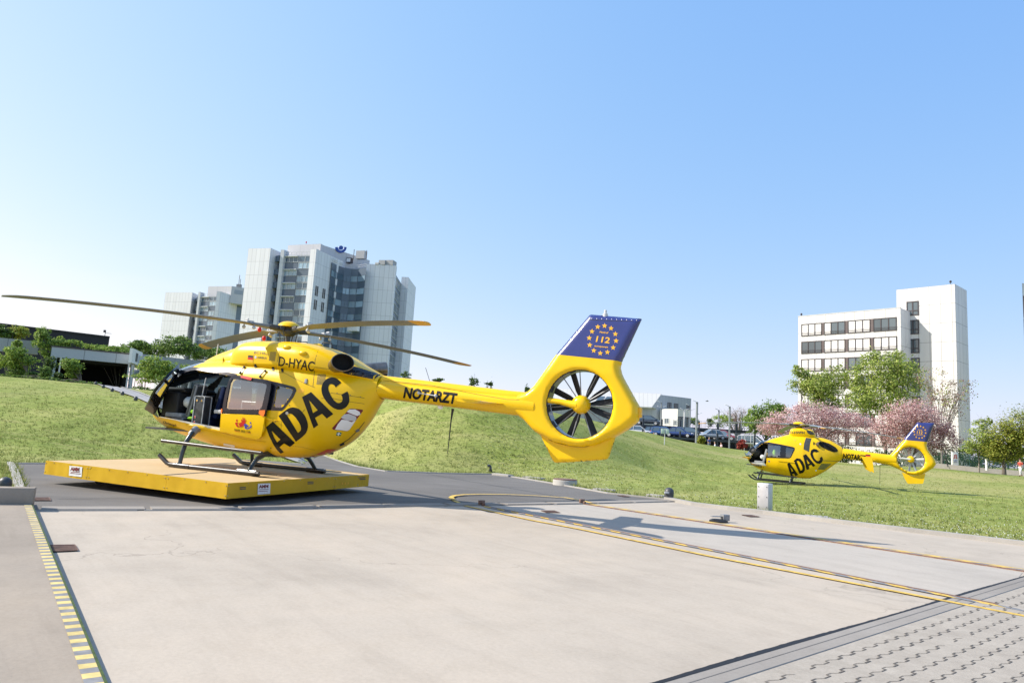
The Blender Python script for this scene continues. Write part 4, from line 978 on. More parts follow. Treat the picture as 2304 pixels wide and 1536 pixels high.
rim=MB(); rim.rings([[Vector((HC[0]+r*math.cos(2*math.pi*k/n), y, HC[1]+r*math.sin(2*math.pi*k/n))) for k in range(n)] for r,y in ((HR-.004,-.12),(HR-.006,-.172),(HR+.008,-.176))],True,False); rim.build('duct_rim',[M['black']],duct,60)
hubm=MB(); cc=Vector((HC[0],-.02,HC[1]))
Mz=Matrix.Rotation(R(90),3,'X')
hubm.lathe([(.03,.185),(.09,.175),(.14,.14),(.175,.08),(.185,.0),(.17,-.08)],cc,24,M=Mz)
fanh=hubm.build('tail_fan',[M['yellow_plain']],H1,60)
s=MB(); 
s.rings([[cc+Vector((-x,-.10+yy*.05*w,zz*.05*w+z0)) for yy,zz in [(math.cos(2*math.pi*k/12),math.sin(2*math.pi*k/12)) for k in range(12)]] for x,w,z0 in ((HR-.01,1.1,.05),(.4,1.05,.03),(.16,1.5,-.01),(.05,1.8,-.02))],True,True)
s.build('gearbox_strut',[M['yellow_plain']],fanh,50)
m2=MB(); m2.lathe([(.17,-.08),(.16,-.15),(.10,-.17)],cc,24,M=Mz); m2.build('fan_spinner',[M['steel']],fanh,60)
c6=[(455,640),(680,670),(800,770),(830,905),(810,1050),(650,1200),(440,1190),(290,1110),(220,970),(310,815)]
for x,y in c6:
    q=Vector(F1.hp(1180+x/4.267,690+y/4.267,-.02))-Vector(HC); a=math.atan2(q.y,q.x); d=Vector((math.cos(a),0,math.sin(a))); t=Vector((-d.z,0,d.x)); b=MB(); rings=[]
    for r in (.16,.2,.3,.45,.6,HR-.015):
        tw=R(38-22*(r/HR)); ch=.036+.030*min(1,(r-.16)/.12); 
        rings.append([cc+Vector((0,.10,0))+d*r+(t*math.cos(tw)+Vector((0,1,0))*math.sin(tw))*ch*math.cos(q_)+(t*-math.sin(tw)+Vector((0,1,0))*math.cos(tw))*.009*math.sin(q_) for q_ in [2*math.pi*k/10 for k in range(10)]])
    b.rings(rings,True,True); b.build('fan_blade',[M['black']],fanh,40)
for x,y in ((365,670),(530,625),(685,675),(795,795),(830,965),(770,1120),(630,1215),(465,1210),(320,1135),(280,960)):
    q=Vector(F1.hp(1180+x/4.267,690+y/4.267,-.02))-Vector(HC); a=math.atan2(q.y,q.x); d=Vector((math.cos(a),0,math.sin(a)))
    b=MB(); b.tube([cc+d*.15+Vector((0,.02,0)),cc+d*(HR-.01)+Vector((0,.02,0))],.011,6); b.build('stator_vane',[M['grey']],fanh,40)
# stars and emergency number on the blue fin
def star(cx,cy,r,a0):
    return [(cx+(r if i%2==0 else r*.42)*math.sin(a0+math.pi*i/5), cy-(r if i%2==0 else r*.42)*math.cos(a0+math.pi*i/5)) for i in range(10)]
D1('fin_stars',1180,690,4.267,[star(x,y,27,.07) for x,y in ((770,183),(832,207),(873,262),(880,327),(852,392),(797,436),(728,446),(666,420),(627,367),(622,300),(649,237),(704,193))],M['gold'],bv=BVF,g=3)
for s_,a,b_,c in (('112',(684,336),(816,352),(690,280)),('Notruf',(722,251),(806,259),(723,233)),('europaweit',(672,382),(803,396),(673,366))):
    text_decal('fin_lettering',s_,*zl(1180,690,4.267,[a,b_,c]),BVF,M['gold'],H1,bold=.02,ital=.1,off=.004)
for i in range(11):
    t=i/10; D1('fin_rivet',1180,690,4.267,[[(598+478*t+4*math.cos(q),111+19*t+4*math.sin(q)) for q in (0,1.05,2.1,3.14,4.2,5.2)]],M['white'],bv=BVF,g=4)
b=MB(); p=F1.hv(1362,708,0); b.lathe([(.05,-.05),(.05,.02),(.03,.03),(.028,.09),(.01,.1)],p,10); b.build('beacon_light',[M['lgrey']],H1,40)
line1('fin_seam',1180,690,4.267,[(580,122),(850,135),(1122,142)],4,M['black'],BVF)
line1('shroud_seam',1180,690,4.267,[(160,1243),(300,1300),(450,1338),(560,1345),(700,1330),(880,1255)],3,M['dgrey'],BVF)
vf=UZ(zl(1180,690,4.267,[(150,1225),(215,1360),(268,1470),(285,1490),(310,1497),(640,1478),(780,1465),(800,1455),(815,1435),(880,1240),(700,1290),(560,1310),(420,1300),(280,1260)]))
inflated('ventral_fin',[vf],[(Vector(vf[i]),Vector(vf[i+1])) for i in range(9)],None,lambda u,z:.05,.06,M['yellow_plain'],H1)
b=MB(); 
for yy in (958,1000): p=F1.hv(1180+1108/4.267,690+(yy+35)/4.267,0); b.box(p,(.07,.16,.11))
b.build('tail_light',[M['gold']],H1,bevel=.02)
# ---- skids
cross=[]
ft=F1.hv(441,966,-.80); fb=F1.hv(404,1043,-1.15); rt=F1.hv(603,1020,-.52); rb=F1.hv(559,1061,-1.15)
for sg in (-1,1):
    y=sg*1.15; b=MB()
    b.tube([(-2.24,y,.235),(-2.18,y,.2),(-1.98,y,.075),(-1.90,y,.055),(-1.6,y,.05),(.58,y,.05)],.048,12)
    b.tube([(fb.x-.14,y,.05),(fb.x+.3,y,.05)],.056,12); b.tube([(rb.x-.25,y,.05),(rb.x+.22,y,.05)],.058,12)
    sk=b.build('skid',[M['skid']],H1,40)
    b=MB(); b.prism([(rb.x+.05,y-.10),(rb.x+.35,y-.15),(rb.x+.62,y-.05),(rb.x+.74,y+.02),(rb.x+.45,y+.14),(rb.x+.1,y+.1)],.055,.075); b.build('skid_shoe',[M['skid']],sk,bevel=.006)
    if sg<0:
        b=MB(); b.tube([(.0,y,.098),(.5,y,.098)],.014,6); b.build('wear_strip',[M['steel']],sk,40)
for t_,b_ in ((ft,fb),(rt,rb)):
    b=MB(); pts=[]
    for sg in (-1,1):
        top=Vector((t_.x,sg*abs(t_.y),t_.z)); bot=Vector((b_.x,sg*1.15,.07)); k=top.lerp(bot,.45)+Vector((0,sg*.09,.06))
        L=[bot,bot.lerp(k,.5)+Vector((0,sg*.015,.0)),k,k.lerp(top,.6)+Vector((0,sg*.01,.02)),top,Vector((t_.x+.02,sg*abs(t_.y)*.6,t_.z-.02))]
        pts += L if sg<0 else L[::-1]
    b.tube(pts,[.045,.047,.052,.06,.065,.06,.06,.065,.06,.052,.047,.045],12); b.build('cross_tube',[M['legpaint']],H1,50)
b=MB(); sp=F1.hv(441,966,-.82); b.tube([sp+Vector((.02,.15,.06)),sp+Vector((-.01,0,0)),sp+Vector((-.06,-.07,-.13))],[.085,.088,.08],14); b.build('leg_sleeve',[M['grey']],H1,50)
for sg in (-1,1):
    a=F1.hv(364.5,991,-1.25); c=F1.hv(589,1019,-1.25); b=MB(); b.tube([(a.x,sg*1.25,a.z),(c.x,sg*1.25,c.z)],.04,12)
    for f in (.25,.95):
        p=a.lerp(c,f); b.tube([(p.x,sg*1.25,p.z),(p.x+.03,sg*1.0,p.z-.03)],.02,6)
    b.build('boarding_step',[M['skid']],H1,40)
# ---- cockpit door swung forward
hin=zl(310,800,7.314,[(262,975),(345,830),(430,665),(560,440),(640,322),(700,205)]); fre=zl(310,800,7.314,[(112,880),(210,715),(300,560),(480,360),(600,245),(690,162)])
hp_=[]; fp=[]
for i,(a,b_) in enumerate(zip(hin,fre)):
    h,n_,_,_=BV1.ray_cast(CO,ray(*a).normalized())
    h = F1.M.inverted()@h if h is not None else F1.hv(a[0],a[1],-.45)
    wdt=(.42,.62,.72,.66,.5,.28)[i]; hw_=F1.M@h; f_=gy(b_[0],b_[1],hw_.y-wdt); hp_.append(h); fp.append(F1.M.inverted()@f_)
ns,ntt=26,10; g=[]
def crv(P,t):
    t*=len(P)-1; i=min(int(t),len(P)-2); return P[i].lerp(P[i+1],t-i)
for i in range(ns+1):
    for j in range(ntt+1): 
        a=crv(hp_,i/ns); c=crv(fp,i/ns); q=a.lerp(c,j/ntt); g.append(q)
vf_=[];wf=[]
for i in range(ns):
    for j in range(ntt):
        q=(i*(ntt+1)+j,(i+1)*(ntt+1)+j,(i+1)*(ntt+1)+j+1,i*(ntt+1)+j+1); s_=(i+.5)/ns
        (wf if (1<=j<ntt-1 and (.36<s_<.9) and not .55<s_<.59 and not .72<s_<.76) else vf_).append(q)
me=bpy.data.meshes.new('cockpit_door'); me.from_pydata(g,[],vf_); setmats(me,M['black_gloss']); bm=bmesh.new(); bm.from_mesh(me); bmesh.ops.delete(bm,geom=[v for v in bm.verts if not v.link_faces],context='VERTS'); bmesh.ops.solidify(bm,geom=bm.faces[:],thickness=.045); bm.to_mesh(me); bm.free()
cd=link('cockpit_door',me,H1,40)
me=bpy.data.meshes.new('door_window'); me.from_pydata(g,[],wf); setmats(me,M['glass']); bm=bmesh.new(); bm.from_mesh(me); bmesh.ops.delete(bm,geom=[v for v in bm.verts if not v.link_faces],context='VERTS'); bm.to_mesh(me); bm.free(); link('door_window',me,cd,60)
# ---- cabin
b=MB(); b.box((-1.2,0,.80),(4.2,1.35,.04)); b.build('cabin_floor',[M['dgrey']],H1)
def bulk(u,mat):
    V,_=loft_grid(ST1,0,40,us=np.array([u,u+.04])); b=MB(); c_=V[:40].mean(0); b.rings([[tuple((p-c_)*.95+c_) for p in V[:40]],[tuple((p-c_)*.95+c_) for p in V[40:]]]); b.build('bulkhead',[M[mat]],H1)
bulk(.0,'black')
b=MB(); b.box((-2.75,.0,1.38),(.5,1.15,.62)); b.box((-2.45,.0,1.0),(.9,.35,.5)); b.box((-2.72,0,1.74),(.6,1.0,.12)); b.build('instrument_panel',[M['black']],H1,bevel=.05,seg=3)
b=MB(); b.box((-2.35,.66,1.25),(1.2,.04,.85)); b.build('door_lining',[M['black']],H1)
def seat(u,y,cloth,shell,sc=1):
    b=MB(); b.box((u-.12,y,1.14),(.52,.44,.11),mi=0); b.box((u+.30,y+.03,1.5),(.12,.36,.78),mi=1,M=Matrix.Rotation(R(12),3,'Y')); b.box((u-.03,y,.96),(.36,.36,.28),mi=1)
    return b.build('cabin_seat',[M[cloth],M[shell]],H1,bevel=.03,seg=3)
p=F1.hv(417,915,-.38); seat(p.x,-.38,'seat','seatside'); seat(p.x,.40,'seatside','black')
p2=F1.hv(497,890,.05); seat(p2.x-.2,.05,'bluecloth','bluecloth'); seat(p2.x-.2,.5,'bluecloth','bluecloth')
b=MB(); q=F1.hv(426,905,-.36); b.sphere(q,(.15,.13,.14),14); b.build('flight_helmet',[M['helmet']],H1,60)
b=MB(); q=F1.hv(437,926,-.52); b.sphere(q,(.11,.06,.06),8); q=F1.hv(432,941,-.5); b.sphere(q,(.13,.08,.05),8); b.build('safety_vest',[M['lime']],H1,60)
q=F1.hv(454,927,-.62); b=MB(); b.box(q,(.27,.21,.70),mi=1)
for dx in (-.14,.14):
    for dy in (-.11,.11): b.box(q+Vector((dx,dy,0)),(.022,.022,.72),mi=0)
for dz in (-.36,.36):
    for dy in (-.11,.11): b.box(q+Vector((0,dy,dz)),(.255,.022,.022),mi=0)
    for dx in (-.14,.14): b.box(q+Vector((dx,0,dz)),(.022,.195,.022),mi=0)
for dx,dz in ((-.07,.26),(.07,.26)): b.box(q+Vector((dx,-.112,dz)),(.05,.012,.05),mi=2)
for dz in (-.12,-.24): b.box(q+Vector((-.07,-.112,dz)),(.05,.012,.06),mi=3)
b.tube([q+Vector((-.05,0,.36)),q+Vector((-.02,0,.62)),q+Vector((.0,0,.8))],.015,6,mi=0); b.build('equipment_case',[M['lgrey'],M['dgrey'],M['gold'],M['red']],H1,bevel=.008)
b=MB(); q=F1.hv(495,926,-.55); b.box(q,(.26,.12,.09)); b.build('armrest',[M['lgrey']],H1,bevel=.02)
b=MB()
for z in (1.28,1.55): b.tube([(-.62,-.55,z),(.45,-.55,z)],.014,6)
for u in (-.62,-.1,.42): b.tube([(u,-.55,1.2),(u,-.55,1.58)],.014,6)
b.box((-.1,.1,1.95),(1.2,.08,.04)); b.build('stretcher_rack',[M['lgrey']],H1)
bulk(.95,'dgrey')
# ---- rotor
rotor(H1,5.5,3.29,3.898+F1.yaw,.206,.27,.33,('blade','bladetip'),twist=[3,-7,-4,16],hubmat='dgrey')
for q_ in (F1.hv(584,741,-.1),F1.hv(594,761,.1)):
    b=MB(); b.sphere(q_,(.05,.05,.065),8); b.build('blade_tag',[M['red']],H1,50)
b=MB(); b.tube([F1.hv(486,805,-.1),F1.hv(491,774,-.1)],.012,5); b.build('roof_antenna',[M['lgrey']],H1)
# rivet rows and small fittings seen on the skin
def rivets(x0,y0,s,a,c,n,mat='dgrey',bv=None,r=2.2):
    loops=[]
    for i in range(n):
        t=i/(n-1); x=a[0]+(c[0]-a[0])*t; y=a[1]+(c[1]-a[1])*t; loops.append([(x+r*math.cos(q),y+r*math.sin(q)) for q in (0,1.26,2.5,3.77,5.03)])
    D1('rivet_row',x0,y0,s,loops,M[mat],bv=bv,g=9,off=.003)
rivets(490,830,6.981,(0,28),(320,80),26,'lgrey'); rivets(580,830,6.983,(1010,370),(1120,378),14,'lgrey'); rivets(580,830,6.983,(1120,378),(1118,445),7,'lgrey'); rivets(580,830,6.983,(815,400),(890,545),12,'lgrey'); rivets(580,830,6.983,(720,485),(800,490),9,'lgrey')
for x,y in ((275,828),(498,570),(1246,380),(1455,412),(1615,440),(205,1238)): D1('fastener',580,830,6.983,[[(x+9*math.cos(q),y+9*math.sin(q)) for q in np.linspace(0,5.6,8)]],M['dgrey'],g=6,off=.004)
D1('fuel_cap',580,830,6.983,[[(463+24*math.cos(q),692+24*math.sin(q)) for q in np.linspace(0,6,14)]],M['steel'],g=6,off=.012)
line1('panel_seam',580,830,6.983,[(470,1195),(700,1225),(900,1270)],3,M['seam']); line1('panel_seam',490,830,6.981,[(20,985),(120,1010),(420,1100),(760,1140)],3,M['seam'])
line1('panel_seam',310,800,7.314,[(1404,10),(1400,140)],4,M['seam'],BVA); line1('roof_seam',310,800,7.314,[(1000,160),(1120,205),(1600,295)],5,M['dgrey'])
# ------------------------------------------------------------------ smaller rescue helicopter on the lawn
F2=Frame((15.25,37.3,.05), R(24), (.022,0,1))
H2=empty('rescue_helicopter', mat=F2.M, label='smaller yellow rescue helicopter standing on the lawn in front of the pink blossom trees', cat='helicopter', group='yellow rescue helicopters')
Z2=lambda L: zl(1660,930,9.033,L); Z4=lambda L: zl(1640,920,3.47,L)
top2=[F2.hp(*p,lat=-.25) for p in Z2([(150,828),(220,750),(320,660),(400,602),(480,556),(590,542),(700,500)])]+[F2.hp(*p) for p in Z2([(880,462),(1040,425),(1200,420),(1400,430),(1580,468),(1750,500),(1900,552),(2050,640),(2140,695)])]
bot2=[F2.hp(*p,lat=-.3) for p in Z2([(150,850),(200,955),(250,1015),(330,1085),(480,1155),(800,1228),(1100,1295),(1300,1318)])]+[F2.hp(*p) for p in Z2([(1450,1318),(1560,1285),(1640,1250),(1780,1170),(1900,1085),(2000,1010),(2110,942)])]
tu=sorted(top2); bu=sorted(bot2); u0=max(tu[0][0],bu[0][0]); u1=min(tu[-1][0],bu[-1][0])
st2=[]
for t in np.linspace(0,1,26):
    u=u0+.02+(u1-u0-.02)*t; zt=float(np.interp(u,[a for a,_ in tu],[b_ for _,b_ in tu])); zb=float(np.interp(u,[a for a,_ in bu],[b_ for _,b_ in bu]))
    hw=float(np.interp(t,[0,.04,.1,.2,.35,.6,.75,.88,1],[.12,.32,.50,.66,.74,.74,.64,.44,.24])); 
    st2.append((u,zb,zt,hw,zb+(zt-zb)*float(np.interp(t,[0,.3,.7,1],[.45,.40,.40,.5])),float(np.interp(t,[0,.2,.7,1],[2.2,2.5,2.3,2.1])),2.4))
st2=[(u0-.06,st2[0][1]+.15,st2[0][1]+.25,.03,st2[0][1]+.2,2,2)]+st2
V2,Q2=loft_grid(st2,130,110); C2,P2=face_px(F2,V2,Q2)
full=np_mesh('full2',V2,Q2,M['yellow'],H2); BV2=world_bvh(full); bpy.data.objects.remove(full)
def D2(name,loops,mat,g=2.5,off=.006,bv=None,parent=None,z=Z2,**k): return decal(name,[z(L) for L in loops],bv or BV2,mat,parent or H2,g=g,off=off,**k)
OP2=[(255,990),(225,940),(300,820),(400,690),(470,630),(530,600),(612,605),(612,680),(590,900),(575,1040),(420,1015)]
W2a=[(620,640),(870,660),(855,885),(605,880)]; W2b=[(990,685),(1135,715),(1080,860),(1050,890),(975,885),(975,720)]
p2=C2[:,1]<-.02
in2=np.array([p2[i] and any(inside(P2[i],Z2(L)) for L in (OP2,W2a,W2b)) for i in range(len(Q2))])
wl=[F2.hp(*p,lat=-.5) for p in Z2([(200,960),(225,920),(300,800),(400,660),(480,585),(600,560)])]
e2=np.interp(C2[:,2],[b_ for a,b_ in wl],[a for a,b_ in wl]); nz=F2.hp(*Z2([(160,860)])[0],lat=-.3)[1]
wd2=(C2[:,0]<e2)&(C2[:,2]>nz-.1)&(~in2)
sub_mesh('fuselage',V2,Q2,~(in2|wd2),M['yellow'],H2); sub_mesh('windscreen',V2,Q2,wd2,M['wind'],H2)
D2('window_surround',[[(215,950),(300,800),(400,650),(470,580),(620,580),(870,625),(1130,680),(1160,700),(1155,740),(1080,890),(1040,910),(600,900),(585,905),(575,1045),(420,1025),(250,1000)],OP2,W2a,W2b],M['mask'],off=.006)
D2('rear_window',[W2b],M['dglass'],off=.004); D2('door_window',[W2a],M['glass'],off=.004)
D2('door_sill',[[(400,985),(540,1000),(570,1040),(575,1060),(300,1010),(260,995)]],M['lgrey'],off=.012)
D2('door_rail',[[(820,945),(1160,985),(1160,1000),(820,962)]],M['yellow_plain'],off=.03,thick=.02); D2('door_seam',[[(580,905),(590,905),(600,1080),(890,1140),(890,1150),(585,1088)]],M['gold'])
D2('door_mark',[[(615,970),(635,950),(655,970),(635,988)]],M['blue2'])
LET2={'A1':[[(1003,1025),(1050,990),(1225,1240),(1175,1270),(1140,1215),(1110,1225),(1120,1280),(1075,1260)],[(1070,1090),(1130,1165),(1095,1180)]],
 'D':[[(1135,960),(1200,905),(1270,915),(1320,970),(1360,1060),(1365,1150),(1330,1200),(1255,1222)],[(1195,965),(1225,955),(1260,985),(1305,1065),(1318,1120),(1300,1150),(1275,1160)]],
 'A2':[[(1325,850),(1385,822),(1578,1055),(1530,1082),(1490,1035),(1440,1060),(1455,1125),(1398,1145)],[(1395,925),(1460,1010),(1420,1025)]],
 'C':[[(1655,770),(1590,790),(1560,775),(1530,790),(1525,830),(1550,900),(1600,955),(1640,965),(1670,940),(1665,900),(1710,870),(1730,930),(1710,990),(1665,1020),(1600,1010),(1540,960),(1495,890),(1472,820),(1490,745),(1540,715),(1600,725)]]}
for L in LET2.values(): D2('side_lettering',L,M['letter'],off=.007)
text_decal('nose_lettering','Christoph 1',*Z2([(345,1072),(520,1100),(350,1045)]),BV2,M['letter'],H2,bold=.02,off=.006)
D2('intake_grille',[[(1385,490),(1500,505),(1470,600),(1445,780),(1335,725),(1350,600)]],M['dgrey'])
D2('exhaust_opening',[[(1640,620),(1660,580),(1740,570),(1860,610),(1980,680),(2035,740),(2020,780),(1950,785),(1820,740),(1700,680)]],M['dark_in'],off=.01)
b=MB(); p=F2.M.inverted()@BV2.ray_cast(CO,ray(*Z2([(1690,640)])[0]).normalized())[0]
b.lathe([(.16,-.25),(.19,-.02),(.17,0),(.14,-.2)],p+Vector((0,-.02,0)),16,M=Vector((.75,-.6,.1)).to_track_quat('Z','Y').to_matrix()); b.build('exhaust_pipe',[M['exh']],H2,50)
D2('cargo_window',[[(1700,1015),(1905,1020),(1760,1140),(1615,1135)]],M['dglass'],off=.006); D2('first_aid_mark',[[(1575,1140),(1605,1140),(1605,1168),(1575,1168)]],M['white'])
D2('belly_patch',[[(1400,1325),(1500,1290),(1600,1250),(1660,1245),(1560,1300),(1450,1330)]],M['redp'],off=.008)
D2('round_badge',[[(1250,620),(1272,595),(1295,620),(1272,645)]],M['lgrey']); D2('round_vent',[[(1130,540),(1160,515),(1195,540),(1165,568)]],M['gold'])
D2('panel_seam',[[(860,560),(880,480),(950,455),(955,460),(888,486),(868,562)]],M['gold'])
D2('panel_seam',[[(1720,950),(2100,965),(2100,972),(1720,958)]],M['dgrey'])
# mast fairing
mf=[F2.hp(*p) for p in Z2([(1040,425),(1080,320),(1120,305),(1300,300),(1480,325),(1530,345),(1590,468)])]
us=[a for a,_ in mf]; zs=[b_ for _,b_ in mf]; stm=[]
for i,(u,z) in enumerate(mf):
    hw=(.12,.33,.40,.44,.40,.33,.12)[i]; stm.append((u if i==0 or u>stm[-1][0]+.02 else stm[-1][0]+.03,min(zs)-.35,z+.005,hw,z-.16,2.6,2))
mfo=loft_obj('mast_fairing',stm,40,48,M['yellow'],H2); BVM=world_bvh(mfo)
text_decal('registration','D-HWFH',*Z2([(1068,408),(1352,412),(1072,358)]),BVM,M['dgrey'],H2,bold=.02,off=.006)
D2('mast_intake',[[(1395,350),(1480,345),(1560,410),(1570,435),(1480,430),(1420,400)]],M['dgrey'],bv=BVM)
# boom, tail
hb=[F2.hp(*p) for p in Z4([(880,305),(1000,322),(1130,340),(1260,355)])]; lb=[F2.hp(*p) for p in Z4([(885,385),(1000,400),(1130,415),(1240,433)])]
stb_=[((a[0]+c_[0])/2,c_[1],a[1],.23,(a[1]+c_[1])/2,2.1,2.1) for a,c_ in zip(hb,lb)]; stb_=[(stb_[0][0]-.25,)+stb_[0][1:]]+stb_+[(stb_[-1][0]+.3,)+stb_[-1][1:]]
bo2=loft_obj('tail_boom',stb_,40,32,M['yellow'],H2); BVB2=world_bvh(bo2)
text_decal('boom_lettering','NOTARZT',*Z4([(890,388),(1072,404),(893,345)]),BVB2,M['letter'],H2,bold=.04,off=.006)
for i,(mt,a,b_) in enumerate((('black',352,360),('red',360,368),('gold',368,376))): D2('national_flag',[[(1068,a),(1104,a+3),(1104,b_+3),(1068,b_)]],M[mt],bv=BVB2,z=Z4,g=3,off=.009)
UZ2=lambda L:[F2.hp(*p) for p in Z4(L)]
A2_,B2_,C2_=UZ2([(1245,362),(1262,352),(1300,312),(1362,241)]),UZ2([(1468,108),(1474,104),(1604,109),(1603,114)]),UZ2([(1549,257),(1546,285),(1556,318),(1600,378),(1616,410),(1616,432),(1598,458),(1540,494),(1490,512),(1440,518),(1390,506),(1330,472),(1270,445),(1235,434)])
fl=A2_+B2_+C2_; sg2=[(Vector(fl[i]),Vector(fl[i+1])) for i in range(len(fl)-1)]
q=F2.hp(*Z4([(1422,392)])[0],lat=-.15); HR2=.60
shr2=inflated('fan_shroud',[A2_+C2_],sg2,(q,HR2),lambda u,z:.2,.16,M['yellow_plain'],H2,g=.08)
fin2=inflated('tail_fin',[[A2_[-1]]+B2_+[C2_[0]]],sg2,None,lambda u,z:.09,.16,M['blue'],H2,g=.08); BVF2=world_bvh(fin2,shr2)
c2=Vector((q[0],0,q[1])); n=40; du=MB(); du.rings([[Vector((c2.x+HR2*.998*math.cos(2*math.pi*k/n), y, c2.z+HR2*.998*math.sin(2*math.pi*k/n))) for k in range(n)] for y in (-.142,.142)],True,False); dd2=du.build('fan_duct',[M['dgrey']],H2,60)
hb2=MB(); hb2.lathe([(.03,.16),(.12,.15),(.16,.1),(.17,0),(.15,-.1)],c2,18,M=Matrix.Rotation(R(90),3,'X')); fh2=hb2.build('tail_fan',[M['yellow_plain']],H2,60)
for k in range(10):
    a=R(k*36+7+(5 if k%2 else 0)); d=Vector((math.cos(a),0,math.sin(a))); t=Vector((-d.z,0,d.x)); b=MB(); rg_=[]
    for r in (.15,.3,.5,HR2-.02): 
        tw=R(35-20*r); rg_.append([c2+Vector((0,.05,0))+d*r+(t*math.cos(tw)+Vector((0,1,0))*math.sin(tw))*.05*math.cos(w)+Vector((0,1,0))*.008*math.sin(w) for w in [2*math.pi*j/8 for j in range(8)]])
    b.rings(rg_,True,True); b.build('fan_blade',[M['lgrey']],fh2,40)
b=MB(); b.tube([c2+Vector((-.02,-.13,0)),c2+Vector((-HR2+.02,-.1,.02))],[.05,.035],8); b.build('gearbox_strut',[M['lgrey']],fh2,40)
D2('fin_stars',[star(x,y,15,.07) for x,y in ((200,631),(240,648),(266,683),(272,727),(254,770),(222,796),(179,802),(138,785),(112,750),(105,707),(122,664),(156,637))],M['gold'],bv=BVF2,z=lambda L: zl(2040,860,6.4,L),g=2,off=.008)
for s_,a,b_,c in (('112',(147,738),(228,742),(150,696)),('Notruf',(160,686),(222,690),(161,673)),('europaweit',(142,756),(228,760),(143,745))): text_decal('fin_lettering',s_,*zl(2040,860,6.4,[a,b_,c]),BVF2,M['gold'],H2,bold=.02,off=.008)
inflated('ventral_fin',[UZ2([(1350,492),(1372,540),(1392,575),(1402,582),(1510,582),(1518,575),(1533,500),(1440,522)])],[(Vector((9,9)),Vector((9.1,9)))],None,lambda u,z:.05,.06,M['yellow_plain'],H2,g=.1)
sp_=[F2.hp(*p,lat=-1.2) for p in Z4([(1030,365),(1118,380),(1122,400),(1133,498),(1088,470)])]
spc=[F2.hp(*p,lat=0) for p in Z4([(1040,378),(1130,392)])]
for sg in (-1,1):
    b=MB(); b.rings([[Vector((spc[0][0]+.1+.45*(.5-.5*math.cos(w)),sg*y,spc[0][1]-.08+.03*math.sin(w))) for w in [2*math.pi*j/12 for j in range(12)]] for y in (.2,1.2)],True,True); b.build('stabilizer',[M['yellow_plain']],H2,45)
    b=MB(); b.rings([[Vector((u,sg*1.2+o,z)) for u,z in sp_] for o in (-.02,.02)],True,True); b.build('end_plate',[M['yellow_plain']],H2,30)
# landing gear
for sg in (-1,1):
    y=sg*1.02; f0=F2.hp(*Z2([(215,1320)])[0],lat=-1.02); f1=F2.hp(*Z2([(300,1365)])[0],lat=-1.02); f2=F2.hp(*Z2([(1250,1470)])[0],lat=-1.02)
    b=MB(); zz_=.05; b.tube([(f0[0],y,zz_+.2),(f0[0]+.15,y,zz_+.08),(f1[0]+.1,y,zz_),(f2[0]+.25,y,zz_)],.04,10); s_=b.build('skid',[M['skid']],H2,40)
    b=MB(); b.prism([(f2[0]+.1,y-.1),(f2[0]+.5,y-.08),(f2[0]+.7,y),(f2[0]+.5,y+.1),(f2[0]+.1,y+.1)],.05,.07); b.build('skid_shoe',[M['skid']],s_)
    a=F2.hp(*Z2([(318,1198)])[0],lat=-1.05); c=F2.hp(*Z2([(1210,1300)])[0],lat=-1.05); b=MB(); b.tube([(a[0],sg*1.05,a[1]),(c[0],sg*1.05,c[1])],.035,10); b.build('boarding_step',[M['skid']],H2,40)
for top_,bot_ in (((470,1185),(400,1370)),((1110,1290),(1060,1440))):
    t_=F2.hv(*Z2([top_])[0],-.55); k_=F2.hv(*Z2([bot_])[0],-1.0); b=MB(); pts_=[]
    for sg in (-1,1):
        L=[Vector((k_.x,sg*1.02,.06)),Vector((k_.x*.6+t_.x*.4,sg*1.0,.06+(t_.z-.06)*.5)),Vector((t_.x,sg*.82,t_.z-.02)),Vector((t_.x,sg*.4,t_.z+.04))]; pts_+= L if sg<0 else L[::-1]
    b.tube(pts_,.045,10); b.build('cross_tube',[M['legpaint']],H2,50)
# inside
b=MB(); b.box((-1.2,0,.78),(2.6,1.1,.05)); b.build('cabin_floor',[M['dgrey']],H2)
b=MB(); b.box((.75,0,1.6),(.05,1.1,1.2)); b.build('bulkhead',[M['black']],H2)
b=MB(); qq=F2.hv(*Z2([(400,760)])[0],0); b.sphere(qq+Vector((-.1,0,-.05)),(.35,.5,.3),12); b.build('instrument_panel',[M['black']],H2,50)
for px_,py_,lat,m_ in ((530,890,-.3,'seat'),(530,890,.3,'seatside'),(820,860,0,'bluecloth')):
    qq=F2.hv(*Z2([(px_,py_)])[0],lat); b=MB(); b.box(qq+Vector((-.2,0,-.25)),(.5,.42,.1)); b.box(qq+Vector((.08,0,.1)),(.12,.42,.7),M=Matrix.Rotation(R(12),3,'Y')); b.build('cabin_seat',[M[m_]],H2,bevel=.03)
qq=F2.hv(*Z2([(745,815)])[0],-.25); b=MB(); b.sphere(qq,(.10,.1,.26),10); b.build('safety_vest',[M['lime']],H2,60)
b=MB(); b.sphere(F2.hv(*Z2([(500,880)])[0],-.4),(.12,.1,.12),10); b.build('flight_helmet',[M['helmet']],H2,60)
b=MB(); b.sphere(F2.hv(*Z2([(175,890)])[0],-.3),(.22,.1,.04),10); b.build('nose_light',[M['gold']],H2,60)
